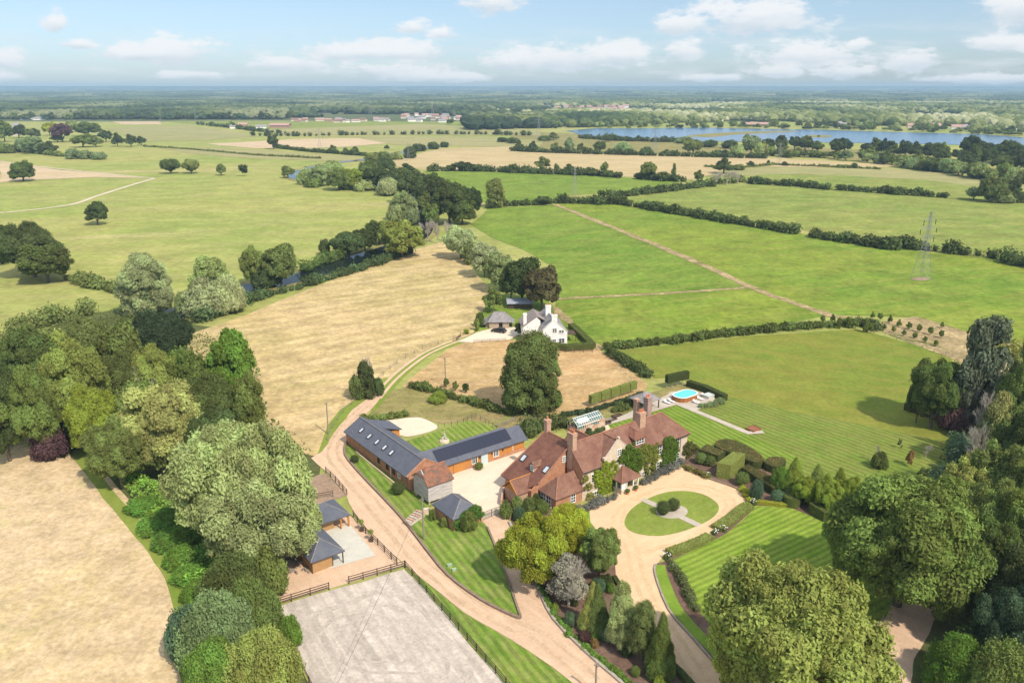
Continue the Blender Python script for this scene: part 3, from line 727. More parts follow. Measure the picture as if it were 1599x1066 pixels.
for off in (-1.0, 1.0):
    c_ = [G(*p) for p in [(925, 1066), (860, 1005), (800, 975), (735, 940), (690, 905), (650, 870), (610, 822), (575, 780), (545, 745), (520, 712), (525, 685), (548, 655), (572, 632)]]
    ribbon('wheel_track', [(p[0] + off * .8, p[1] + off * .6) for p in c_], .75, 5, RUT, world=True, jit=.8)
    c_ = [G(*p) for p in [(1098, 1066), (1050, 995), (1015, 940), (995, 890), (985, 850), (965, 820), (975, 792), (1010, 770), (1060, 758), (1110, 765), (1140, 785), (1125, 808), (1080, 840), (1030, 855), (1000, 865)]]
    ribbon('wheel_track', [(p[0] + off * .8, p[1] + off * .3) for p in c_], .7, 4, field_mat('worn_drive', (.60, .43, .255), (.64, .46, .27), (.56, .40, .24), .1, D(40), 4, .4, fs=2.5), world=True, jit=.8)
DR_OUT = [(1067, 727), (1085, 736), (1110, 748), (1150, 763), (1163, 775), (1166, 787), (1160, 797), (1123, 824), (1110, 838), (1060, 863), (1036, 870), (1024, 882), (1023, 897), (1044, 952), (1082, 997), (1117, 1037), (1145, 1066), (1190, 1115), (1110, 1115), (1071, 1066), (1050, 1037), (1010, 975), (983, 941), (962, 905), (960, 880), (966, 860), (935, 835), (921, 815), (920, 799), (935, 787), (965, 770), (999, 757)]
A('front_drive', DR_OUT, 3, GRAVEL, .25, 2.5)
isl = smooth_px([(975, 815), (984, 797), (1005, 782), (1035, 770), (1067, 766.5), (1098, 772), (1119, 785), (1122, 797), (1112, 809), (1092, 820), (1062, 831), (1028, 837), (998, 834), (981, 827)], 4, True)
A('island_lawn', isl, 4, GR_isl)
ribbon('stone_path', [(1003, 780), (1046, 799), (1092, 821)], 1.35, 6, PAVE, smooth=0)
A('stone_circle', [(1049 + 25 * math.cos(t), 799 + 11 * math.sin(t)) for t in [i / 24 * 2 * math.pi for i in range(24)]], 5, PAVE)
A('front_lawn', [(1178, 790), (1235, 793), (1290, 815), (1420, 860), (1420, 960), (1300, 1000), (1180, 1020), (1110, 975), (1079, 941), (1044, 877), (1060, 866), (1110, 843), (1135, 832), (1165, 808)], 3, GR_stripe2)
A('front_bed', [(1040, 876), (1079, 941), (1112, 978), (1180, 1022), (1240, 1090), (1165, 1090), (1117, 1037), (1082, 997), (1044, 952), (1023, 897), (1025, 880)], 4, SOIL)
ribbon('grass_strip', [(1030, 882), (1034, 900), (1050, 940), (1070, 968), (1100, 1000), (1150, 1050), (1185, 1095)], 1.7, 5, GR_fresh)
A('shrub_bed', [(797, 815), (812, 850), (840, 917), (865, 968), (926, 1029), (969, 1066), (1010, 1112), (1110, 1112), (1071, 1066), (1050, 1037), (1010, 975), (983, 941), (962, 905), (960, 880), (966, 860), (935, 835), (921, 815), (860, 800)], 2, SOIL, 0)
A('house_lawn', [(880, 812), (905, 797), (920, 797), (922, 815), (935, 836), (965, 862), (930, 870), (850, 850)], 3, GR_fresh)
A('east_bed', [(1067, 727), (1085, 736), (1110, 748), (1150, 763), (1163, 775), (1167, 788), (1235, 792), (1290, 815), (1330, 790), (1240, 745), (1150, 705), (1090, 700), (1070, 708)], 5, SOIL)
A('front_edge_bed', [(1110, 839), (1060, 864), (1036, 871), (1040, 878), (1062, 868), (1112, 845), (1135, 833), (1172, 800), (1166, 790), (1123, 824)], 5, SOIL)
A('garden_bed', [(783, 792), (786, 770), (800, 768), (870, 790), (905, 797), (870, 812), (820, 815), (797, 812)], 4, SOIL)
A('terrace_garden', [(880, 668), (900, 662), (925, 640), (1010, 615), (1060, 600), (1085, 601), (1135, 622), (1128, 632), (1088, 640), (1060, 632), (950, 664), (960, 690), (900, 690)], 4, GR_rough, 0)
A('stone_terrace', [(935, 664), (975, 648), (1000, 636), (1040, 618), (1048, 612), (1090, 612), (1117, 622), (1110, 632), (1088, 641), (1060, 631), (1000, 649), (948, 664)], 6, PAVE)
ribbon('stone_path', [(1058, 631), (1100, 648), (1167, 676)], 1.5, 7, PAVE, smooth=0)
ribbon('stone_path', [(1164, 677), (1192, 675)], 1.4, 8, PAVE, smooth=0)
A('gravel_path', [(905, 672), (938, 660), (950, 664), (962, 690), (940, 690), (925, 680)], 5, GRAVEL3)
A('woodland_floor', [(1430, 640), (1495, 665), (1490, 735), (1400, 760), (1300, 790), (1300, 820), (1380, 860), (1400, 960), (1420, 1120), (1800, 1120), (1800, 560), (1560, 590), (1470, 565)], 5, WOODFL, 1.5, 8)
ribbon('woodland_drive', [(1370, 1110), (1385, 1040), (1400, 1000), (1418, 970), (1435, 945), (1450, 920)], 5.5, 6, GRAVEL2, jit=.2)
A('woodland_floor', [(-60, 590), (0, 560), (110, 495), (200, 480), (290, 505), (390, 520), (410, 600), (415, 655), (500, 715), (490, 800), (430, 900), (440, 980), (490, 1110), (320, 1110), (290, 900), (110, 710), (60, 690), (-60, 700)], 1, WOODFL, 1.5, 10)
# ---------------------------------------------------------------- the estate's own frame: u along the house front, v away from it
TH = math.radians(37.2); OX, OY = G(911.6, 798)
CU, SU = math.cos(TH), math.sin(TH)


def UV(px, py, h=0.0):
    x, y = G(px, py, h); x -= OX; y -= OY; return (x * CU + y * SU, -x * SU + y * CU)


def WD(u, v): return (OX + u * CU - v * SU, OY + u * SU + v * CU)


def onwall(px, py, v):
    """(u, h) of a pixel on the vertical plane at v"""
    a, b = -5.0, 20.0
    for _ in range(50):
        m = (a + b) / 2
        if UV(px, py, m)[1] > v: a = m
        else: b = m
    return UV(px, py, m)[0], m


def onend(px, py, u):
    """(v, h) on the vertical plane at u"""
    a, b = -5.0, 30.0
    for _ in range(50):
        m = (a + b) / 2
        if UV(px, py, m)[0] > u: a = m
        else: b = m
    return UV(px, py, m)[1], m


TILE = mat('clay_tiles', (.15, .066, .048), (.225, .105, .072), .55, .9, .5, 3.5, c3=(.105, .055, .045), contrast=(.3, .7))
TILE2 = mat('old_clay_tiles', (.27, .115, .07), (.14, .09, .07), 1.1, .95, .7, 3.5, c3=(.36, .24, .16), contrast=(.4, .6))
TILE3 = mat('weathered_clay_tiles', (.175, .083, .060), (.255, .14, .10), .5, .9, .5, 3.5, c3=(.12, .065, .05), contrast=(.3, .7))
RIDGE = mat('ridge_tiles', (.36, .18, .11), (.27, .13, .09), 1.5, .9)
SLATE = mat('slate', (.085, .095, .125), (.11, .12, .15), .8, .55, .15, 4, spec=.4, c3=(.09, .10, .13))
SLATE2 = mat('old_slate', (.21, .20, .21), (.30, .28, .27), 1.2, .8, .3, 4, c3=(.15, .14, .15))
BRICK = mat('brick', (.40, .185, .105), (.48, .265, .165), 1.3, .9, .3, 6, c3=(.36, .17, .11))
BRICK2 = mat('pale_brick', (.52, .34, .24), (.44, .27, .19), 1.5, .9, .3, 6, c3=(.58, .44, .34))
STONE = mat('pale_stone', (.64, .54, .43), (.54, .44, .34), 1.8, .9, .3, 6, c3=(.68, .60, .50))
WHITE = mat('white_paint', (.80, .80, .78), rough=.5)
RENDER = mat('white_render', (.82, .81, .79), (.76, .75, .73), .6, .8)
GLASS = mat('window_glass', (.02, .025, .03), rough=.06, spec=.6)
ORANGE = mat('orange_timber', (.52, .24, .065), (.44, .19, .05), 1.8, .7, .2, 5, stretch=(1, 1, 6))
TIMB = mat('stable_timber', (.42, .26, .12), (.36, .21, .095), 1.6, .8, .2, 5, stretch=(1, 1, 7))
TEAK = mat('pool_timber', (.40, .17, .06), (.29, .115, .04), 1.8, .6, .2, 5, stretch=(4, 4, .4))
BOARD = mat('weathered_boards', (.55, .52, .49), (.38, .36, .345), .5, .9, .4, 3, stretch=(1, 1, 9), c3=(.62, .60, .58), contrast=(.38, .6))
DKWOOD = mat('dark_wood', (.07, .045, .032), (.11, .075, .055), 2, .85)
DOORB = mat('blue_grey_paint', (.50, .60, .62), rough=.5)
PANEL = mat('solar_glass', (.030, .034, .055), rough=.2, spec=.4)
POT = mat('terracotta', (.62, .24, .12), (.52, .19, .10), 3, .8)
METALD = mat('dark_metal', (.04, .04, .045), rough=.4, spec=.5)
STEEL = mat('galvanised_steel', (.30, .31, .32), rough=.55, metal=.3)
POLE = mat('weathered_pole', (.30, .26, .215), (.22, .19, .16), 3, .9)
SKY_G = mat('skylight_glass', (.55, .60, .66), rough=.1, spec=.7)
CLOTH = mat('white_cushion', (.78, .77, .75), rough=.9)
RATTAN = mat('grey_rattan', (.34, .33, .34), (.26, .25, .26), 4, .9)


def hx(u, v): return Vector((u, v, 0))


def window(parent, c, d, w, h, nx=2, ny=3, frame=WHITE, name='window', deep=.10, label=None):
    """c centre on the wall, d outward direction (2D), a white frame with bars in front of a dark pane"""
    d = Vector((d[0], d[1], 0)).normalized(); s = Vector((-d.y, d.x, 0)); up = Vector((0, 0, 1)); c = Vector(c)
    def bar(mb, a, b, z0, z1, n0, n1):
        V = []
        for nn in (n0, n1):
            for p, q in ((a, z0), (b, z0), (b, z1), (a, z1)): V.append(c + s * p + up * q + d * nn)
        mb.add(V, [(0, 1, 2, 3), (7, 6, 5, 4), (0, 4, 5, 1), (1, 5, 6, 2), (2, 6, 7, 3), (3, 7, 4, 0)])
    f = MB(); t = .13
    for a, b, z0, z1 in ((-w / 2 - t, -w / 2, -h / 2 - t, h / 2 + t), (w / 2, w / 2 + t, -h / 2 - t, h / 2 + t), (-w / 2, w / 2, -h / 2 - t, -h / 2), (-w / 2, w / 2, h / 2, h / 2 + t)): bar(f, a, b, z0, z1, -.02, deep)
    for i in range(1, nx): x = -w / 2 + w * i / nx; bar(f, x - .05, x + .05, -h / 2, h / 2, .0, deep - .02)
    for i in range(1, ny): z = -h / 2 + h * i / ny; bar(f, -w / 2 + .001, w / 2 - .001, z - .04, z + .04, .0, deep - .025)
    fo = f.obj(name, frame, parent)
    if label: fo['label'] = label
    g = MB(); bar(g, -w / 2 + .002, w / 2 - .002, -h / 2 + .002, h / 2 - .002, -.02, .03); g.obj('pane', GLASS, fo)
    return fo


def skylight(parent, c, n, upv, w=.8, h=1.2, label=None):
    c = Vector(c); n = Vector(n).normalized(); a = Vector(upv) - n * Vector(upv).dot(n); a.normalize(); b = n.cross(a)
    f = MB(); g = MB()
    def q(mb, x0, x1, y0, y1, z0, z1):
        V = []
        for z in (z0, z1):
            for x, y in ((x0, y0), (x1, y0), (x1, y1), (x0, y1)): V.append(c + b * x + a * y + n * z)
        mb.add(V, [(0, 3, 2, 1), (4, 5, 6, 7), (0, 1, 5, 4), (1, 2, 6, 5), (2, 3, 7, 6), (3, 0, 4, 7)])
    t = .16
    for x0, x1, y0, y1 in ((-w / 2 - t, -w / 2, -h / 2 - t, h / 2 + t), (w / 2, w / 2 + t, -h / 2 - t, h / 2 + t), (-w / 2, w / 2, -h / 2 - t, -h / 2), (-w / 2, w / 2, h / 2, h / 2 + t)): q(f, x0, x1, y0, y1, -.05, .12)
    fo = f.obj('skylight', METALD, parent); q(g, -w / 2 + .002, w / 2 - .002, -h / 2 + .002, h / 2 - .002, -.05, .08); g.obj('pane', SKY_G, fo)
    return fo


def roofobj(name, faces, m, parent, th=.18, ridges=(), rm=RIDGE, rr=.13, label=None):
    b = MB()
    for f in faces: b.slab(f, th)
    for a, c in ridges:
        b.tube((a[0], a[1], a[2] + .02), (c[0], c[1], c[2] + .02), rr, rr, 6, 1)
    o = b.obj(name, [m, rm], parent)
    if label: o['label'] = label
    return o


def hip(u0, u1, v0, v1, he, hr, along='u', hips=(1, 1), ov=.0, inset=None):
    """slopes and ridge lines of a hipped or gabled roof"""
    if along == 'u':
        vm = (v0 + v1) / 2; k = (v1 - v0) / 2 if inset is None else inset; a = (u0 + (k if hips[0] else 0), vm, hr); b = (u1 - (k if hips[1] else 0), vm, hr)
        A_, B_, C2, D_ = (u0, v0, he), (u1, v0, he), (u1, v1, he), (u0, v1, he)
        fs = [[A_, B_, b, a], [C2, D_, a, b]]; rd = [(a, b)]
        if hips[0]: fs.append([D_, A_, a]); rd += [(a, A_), (a, D_)]
        if hips[1]: fs.append([B_, C2, b]); rd += [(b, B_), (b, C2)]
    else:
        um = (u0 + u1) / 2; k = (u1 - u0) / 2 if inset is None else inset; a = (um, v0 + (k if hips[0] else 0), hr); b = (um, v1 - (k if hips[1] else 0), hr)
        A_, B_, C2, D_ = (u0, v0, he), (u1, v0, he), (u1, v1, he), (u0, v1, he)
        fs = [[B_, C2, b, a], [D_, A_, a, b]]; rd = [(a, b)]
        if hips[0]: fs.append([A_, B_, a]); rd += [(a, A_), (a, B_)]
        if hips[1]: fs.append([C2, D_, b]); rd += [(b, C2), (b, D_)]
    return fs, rd


def chimney(parent, u, v, z0, z1, a, b, m=BRICK2, pots=3, label=None):
    c = MB(); c.b2(u - a / 2, u + a / 2, v - b / 2, v + b / 2, z0, z1 - .5); c.b2(u - a / 2 - .1, u + a / 2 + .1, v - b / 2 - .1, v + b / 2 + .1, z1 - .5, z1 - .3); c.b2(u - a / 2 + .02, u + a / 2 - .02, v - b / 2 + .02, v + b / 2 - .02, z1 - .3, z1 - .12); c.b2(u - a / 2 - .08, u + a / 2 + .08, v - b / 2 - .08, v + b / 2 + .08, z1 - .12, z1)
    o = c.obj('chimney', m, parent)
    if label: o['label'] = label
    for i in range(pots):
        t = (i + .5) / pots - .5; p = MB(); x = u + (t * a * .9 if a >= b else 0); y = v + (t * b * .9 if b > a else 0)
        p.tube((x, y, z1 - .01), (x, y, z1 + .55), .17, .13, 8); p.tube((x, y, z1 + .55), (x, y, z1 + .62), .17, .17, 8); p.obj('chimney_pot', POT, o)
    return o


def house():
    H_ = empty('manor_house', 'large red brick country house with brown tiled roofs and creeper-clad front on the gravel sweep', 'house', (OX, OY, 0), TH)
    fv = 2.85; bv = 10.4; he = 5.75; hr = 9.8; rv = 6.6; x0, x1 = 2.1, 29.6
    # main range walls: front in pale stone and brick
    w = MB(); w.b2(x0, x1, fv, bv, 0, he); w.add([(x0, fv, he), (x0, bv, he), (x0, rv, hr - .12)], [(0, 1, 2)]); w.add([(x0 + .3, fv, he), (x0 + .3, bv, he), (x0 + .3, rv, hr - .12)], [(2, 1, 0)])
    w.obj('wall', BRICK, H_)
    fr = MB(); fr.b2(x0 + .0, x1 + .02, fv - .06, fv - .004, 0, he - .02)
    gx0, gx1, gxa = 7.2, 13.7, 10.4
    fr.prism([(gx0, 0), (gx1, 0)], 0, 0) if False else None
    fr.slab([(gx0, fv - .35, 0), (gx1, fv - .35, 0), (gx1, fv - .35, 7.05), (gxa + .12, fv - .35, 9.95), (gxa - .12, fv - .35, 9.95), (gx0, fv - .35, 6.95)], .34, d=(0, 1, 0))
    fr.obj('front_wall', STONE, H_, )
    # roofs
    rf = [[(x0 - .2, 2.45, he), (x1 + .4, 2.45, he), (26.0, rv, hr), (x0 - .2, rv, hr)], [(x1 + .4, 10.75, he), (x0 - .2, 10.75, he), (x0 - .2, rv, hr), (26.0, rv, hr)], [(x1 + .4, 2.45, he), (x1 + .4, 10.75, he), (26.0, rv, hr)]]
    roofobj('roof', rf, TILE3, H_, ridges=[((x0, rv, hr), (26.0, rv, hr)), ((26.0, rv, hr), (x1 + .4, 2.45, he)), ((26.0, rv, hr), (x1 + .4, 10.75, he))], label='main tiled roof with a hipped far end')
    # cross gable behind the stone gable
    cg = [[(gx0 - .1, fv - .02, 6.75), (gxa, fv - .02, 9.62), (gxa, 6.5, 9.62), (gx0 - .1, 3.6, 6.75)], [(gxa, fv - .02, 9.62), (gx1 + .1, fv - .02, 6.85), (gx1 + .1, 3.6, 6.85), (gxa, 6.5, 9.62)]]
    roofobj('gable_roof', cg, TILE3, H_, th=.3, ridges=[((gxa, fv + .1, 9.66), (gxa, 6.5, 9.66))])
    cp = MB()
    for a, b in (((gx0, 6.95), (gxa, 9.95)), ((gxa, 9.95), (gx1, 7.05))):
        cp.slab([(a[0], fv - .42, a[1]), (b[0], fv - .42, b[1]), (b[0], fv - .12, b[1]), (a[0], fv - .12, a[1])], .1, d=(0, 0, 1))
    cp.box((gx0 - .1, fv - .2, 6.9), (.55, .6, .5)); cp.box((gx1 + .1, fv - .2, 7.0), (.5, .6, .45)); cp.box((gxa, fv - .2, 10.15), (.4, .45, .35))
    cp.obj('gable_coping', STONE, H_)
    # west wing with the long slope down to the courtyard
    A_ = (3.0, 14.2, 9.5); B_ = (3.0, 7.0, 9.5); E0 = (-6.3, 15.7, 2.55); E1 = (-6.3, 9.0, 2.55); V1 = (-3.6, 7.0, 4.52); Bk = (3.0, 14.2, 9.5)
    ew = [[E0, E1, (-4.6, 7.0, 3.79), B_, A_], [(3.0, 7.0, 9.5), (8.6, 7.0, 5.2), (8.6, 15.2, 5.2), (3.0, 14.2, 9.5)], [A_, (8.6, 15.2, 5.2), E0]]
    ww = MB()
    ww.slab([(-5.9, 7.25, 0), (x0 + .9, 7.25, 0), (3.0, 7.25, 9.3), (-4.5, 7.25, 3.7), (-5.9, 7.25, 2.7)], .3, d=(0, 1, 0))
    ww.b2(-5.9, 8.2, 7.56, 14.9, 0, 2.6); ww.obj('wing_wall', BRICK, H_)
    roofobj('wing_roof', ew, TILE, H_, ridges=[(A_, B_), (B_, (-4.6, 7.0, 3.79)), (A_, E0)], label='steep red-brown roof sweeping down to the courtyard')
    # lower gabled porch wing of orange timber
    g0, g1 = 8.0, 12.3; gm = (g0 + g1) / 2; gh = 4.35
    lw = MB(); lw.b2(-8.1, -5.6, g0 + .25, g1 - .25, 0, 2.35); lw.obj('porch_wing_wall', BRICK2, H_)
    gt = MB(); gt.slab([(-8.12, g0 + .2, 2.35), (-8.12, g1 - .2, 2.35), (-8.12, gm, 4.2)], .12, d=(1, 0, 0)); gt.obj('timber_gable', ORANGE, H_)
    roofobj('porch_wing_roof', [[(-8.5, g0, 2.4), (-5.2, g0, 2.4), (-3.6, gm, gh), (-8.5, gm, gh)], [(-5.2, g1, 2.4), (-8.5, g1, 2.4), (-8.5, gm, gh), (-3.6, gm, gh)]], TILE3, H_, ridges=[((-8.5, gm, gh), (-3.8, gm, gh)), ((-8.5, g0, 2.42), (-8.5, gm, gh)), ((-8.5, g1, 2.42), (-8.5, gm, gh))], rr=.09, rm=ORANGE)
    # single-storey hipped room at the front corner
    hw = MB(); hw.b2(-4.0, x0 - .01, fv, 7.2, 0, 2.5); hw.obj('garden_room_wall', BRICK, H_)
    hf = [[(-4.4, 2.4, 2.55), (x0, 2.4, 2.55), (x0, 4.9, 5.35), (-1.9, 4.9, 5.35)], [(-4.4, 7.24, 2.55), (-4.4, 2.4, 2.55), (-1.9, 4.9, 5.35)], [(x0, 7.24, 2.55), (-4.4, 7.24, 2.55), (-1.9, 4.9, 5.35), (x0, 4.9, 5.35)]]
    roofobj('garden_room_roof', hf, TILE3, H_, ridges=[((-1.9, 4.9, 5.35), (-4.4, 2.4, 2.55))], rr=.09)
    # north wing
    nw = MB(); nw.b2(7.2, 12.6, 10.4, 14.4, 0, 5.0); nw.slab([(7.2, 14.4, 5), (12.6, 14.4, 5), (9.9, 14.4, 7.8)], .2, d=(0, -1, 0)); nw.obj('north_wing_wall', BRICK, H_)
    fs, rd = hip(6.9, 12.9, 8.0, 14.7, 5.0, 8.0, 'v', (0, 0)); roofobj('north_wing_roof', fs, TILE, H_, ridges=rd)
    # chimneys
    chimney(H_, 3.2, 14.0, 7.5, 11.7, 1.0, .9, BRICK2, 1, 'short pale brick chimney at the back of the wing')
    chimney(H_, 2.5, 6.3, 5.0, 12.0, .95, 1.5, BRICK2, 3, 'tall brick chimney on the west gable')
    chimney(H_, 19.6, 6.0, 8.0, 11.7, 1.5, 1.15, BRICK2, 3, 'broad chimney astride the main ridge')
    chimney(H_, 25.0, 9.4, 5.5, 12.4, 1.15, 1.15, mat('grey_brick', (.42, .29, .24), (.35, .24, .2), 2, .9), 2, 'tall square chimney at the back eaves')
    chimney(H_, 24.6, 12.0, 3.0, 11.3, .8, .9, BRICK2, 0, 'narrow stepped chimney furthest back')
    bw = MB(); bw.b2(22.6, 27.4, 10.4, 12.6, 0, 4.4); bw.obj('back_wall', BRICK, H_)
    roofobj('back_roof', [[(22.3, 12.9, 4.3), (22.3, 10.3, 5.8), (27.7, 10.3, 5.8), (27.7, 12.9, 4.3)]], TILE, H_)
    # porch
    p = MB(); p.b2(9.3, 13.6, .2, .45, 0, .9); p.b2(9.3, 9.55, .45, 2.45, 0, .9); p.b2(13.35, 13.6, .45, 2.45, 0, .9); p.obj('porch_base', STONE, H_)
    pc = MB()
    for a, b in ((9.4, .3), (10.6, .3), (12.3, .3), (13.5, .3), (9.4, 1.6), (13.5, 1.6)): pc.b2(a - .11, a + .11, b - .11, b + .11, .9, 2.6)
    pc.b2(9.3, 13.6, .2, .4, 2.35, 2.62); pc.b2(9.56, 10.4, .28, .34, .9, 2.35); pc.obj('porch_posts', WHITE, H_)
    fs, rd = hip(8.9, 14.0, -.15, 4.6, 2.6, 4.4, 'v', (1, 0), inset=2.4); roofobj('porch_roof', [[p_ for p_ in f] for f in fs], TILE3, H_, th=.12, ridges=rd, rr=.08)
    pd = MB(); pd.b2(10.9, 12.0, fv - .42, fv - .36, 0, 2.2); pd.obj('front_door', mat('door_paint', (.25, .28, .26), rough=.5), H_)
    # dormer on the front slope
    du0, du1 = 15.6, 18.1
    dm = MB(); dm.b2(du0, du1, 3.4, 6.0, 6.3, 8.05); dm.obj('dormer_wall', TILE, H_)
    dfs = [[(du0 - .25, 3.2, 8.0), (du1 + .25, 3.2, 8.0), ((du0 + du1) / 2, 4.9, 9.35)], [(du0 - .25, 3.2, 8.0), ((du0 + du1) / 2, 4.9, 9.35), ((du0 + du1) / 2, 6.3, 9.5), (du0 - .25, 5.2, 8.35)], [(du1 + .25, 3.2, 8.0), (du1 + .25, 5.2, 8.35), ((du0 + du1) / 2, 6.3, 9.5), ((du0 + du1) / 2, 4.9, 9.35)]]
    roofobj('dormer_roof', dfs, TILE, H_, th=.14, ridges=[])
    window(H_, ((du0 + du1) / 2, 3.38, 7.42), (0, -1), 1.95, .9, 3, 2)
    # facade windows from the photograph: centre pixel, width m, height m
    for (x, y, w_, h_, nx, ny) in [(926.2, 746, .9, 1.5, 2, 3), (941.5, 742, .55, 1.4, 1, 3), (929, 772, 1.5, 1.3, 3, 2), (954.5, 757, .9, 1.6, 2, 3), (1004.5, 716, 1.0, 1.45, 2, 3), (1029.5, 702, 1.1, 1.6, 2, 3), (1028.5, 727, 1.2, 1.7, 2, 3),
                                   (1057.5, 691, 1.1, 1.6, 2, 3), (1056.3, 715, 1.2, 2.0, 2, 4), (1005, 742, 1.0, 1.6, 2, 3)]:
        u, h = onwall(x, y, fv - .06); window(H_, (u, fv - .07, min(h, he - .1 - h_ / 2)), (0, -1), w_, h_, nx, ny)
    u, h = onwall(971, 731, fv - .35); window(H_, (u, fv - .36, h), (0, -1), 1.0, 1.2, 2, 3)
    u, h = onwall(966.5, 706, fv - .35); window(H_, (u, fv - .36, h), (0, -1), .9, 1.1, 2, 3, label='small upper window in the stone gable')
    u, h = onwall(894.5, 779, fv); window(H_, (u, fv - .01, 1.35), (0, -1), .9, 1.6, 2, 3)
    for x in (856, 862): pass
    for v_ in (6.2, 4.7): window(H_, (-4.01, v_, 1.2), (-1, 0), 1.1, 1.9, 2, 3, name='french_door')
    v_, h = onend(886.5, 713.5, x0); window(H_, (1.5, 7.24, 6.75), (0, -1), .6, .95, 2, 3)
    # courtyard slope: dormer and skylights
    n_ = Vector((-.756 * 1, 0, 1)).normalized()
    def slope(px, py):
        a, b = 1.0, 9.6
        for _ in range(40):
            m = (a + b) / 2; u_, v2 = UV(px, py, m)
            if 9.5 - (3.0 - u_) * .7473 > m: a = m
            else: b = m
        return (u_, v2, m)
    c = slope(817.7, 714.9); skylight(H_, (c[0], c[1], c[2] + .02), n_, (1, 0, .75)); c = slope(852.9, 733); skylight(H_, (c[0], c[1], c[2] + .02), n_, (1, 0, .75))
    c = slope(831, 735); du, dv, dz = c
    d = MB(); d.b2(du, du + 1.6, dv - .6, dv + .6, dz - .2, dz + 1.15); d.add([(du, dv - .6, dz + 1.15), (du, dv + .6, dz + 1.15), (du, dv, dz + 1.75)], [(0, 2, 1)]); d.obj('dormer_wall', BRICK2, H_)
    roofobj('dormer_roof', [[(du - .2, dv - .85, dz + 1.05), (du - .2, dv, dz + 1.8), (du + 2.2, dv, dz + 1.8), (du + 1.3, dv - .85, dz + 1.05)], [(du - .2, dv, dz + 1.8), (du - .2, dv + .85, dz + 1.05), (du + 1.3, dv + .85, dz + 1.05), (du + 2.2, dv, dz + 1.8)]], TILE2, H_, th=.1)
    window(H_, (du - .01, dv, dz + .6), (-1, 0), .7, .85, 2, 2)
    # drainpipes
    for u_ in (13.95, 27.6):
        g = MB(); g.tube((u_, fv - .14, .1), (u_, fv - .14, he - .1), .06, .06, 6); g.obj('drainpipe', METALD, H_)
    g = MB(); g.tube((x0 - .1, 7.1, .1), (x0 - .1, 7.1, 8.3), .07, .07, 6); g.obj('drainpipe', METALD, H_)
    g = MB(); g.b2(x0, x1 + .3, 2.33, 2.45, he - .2, he - .06); g.obj('gutter', METALD, H_)
    # stone steps and east wall with garden gate roof
    return H_


house()


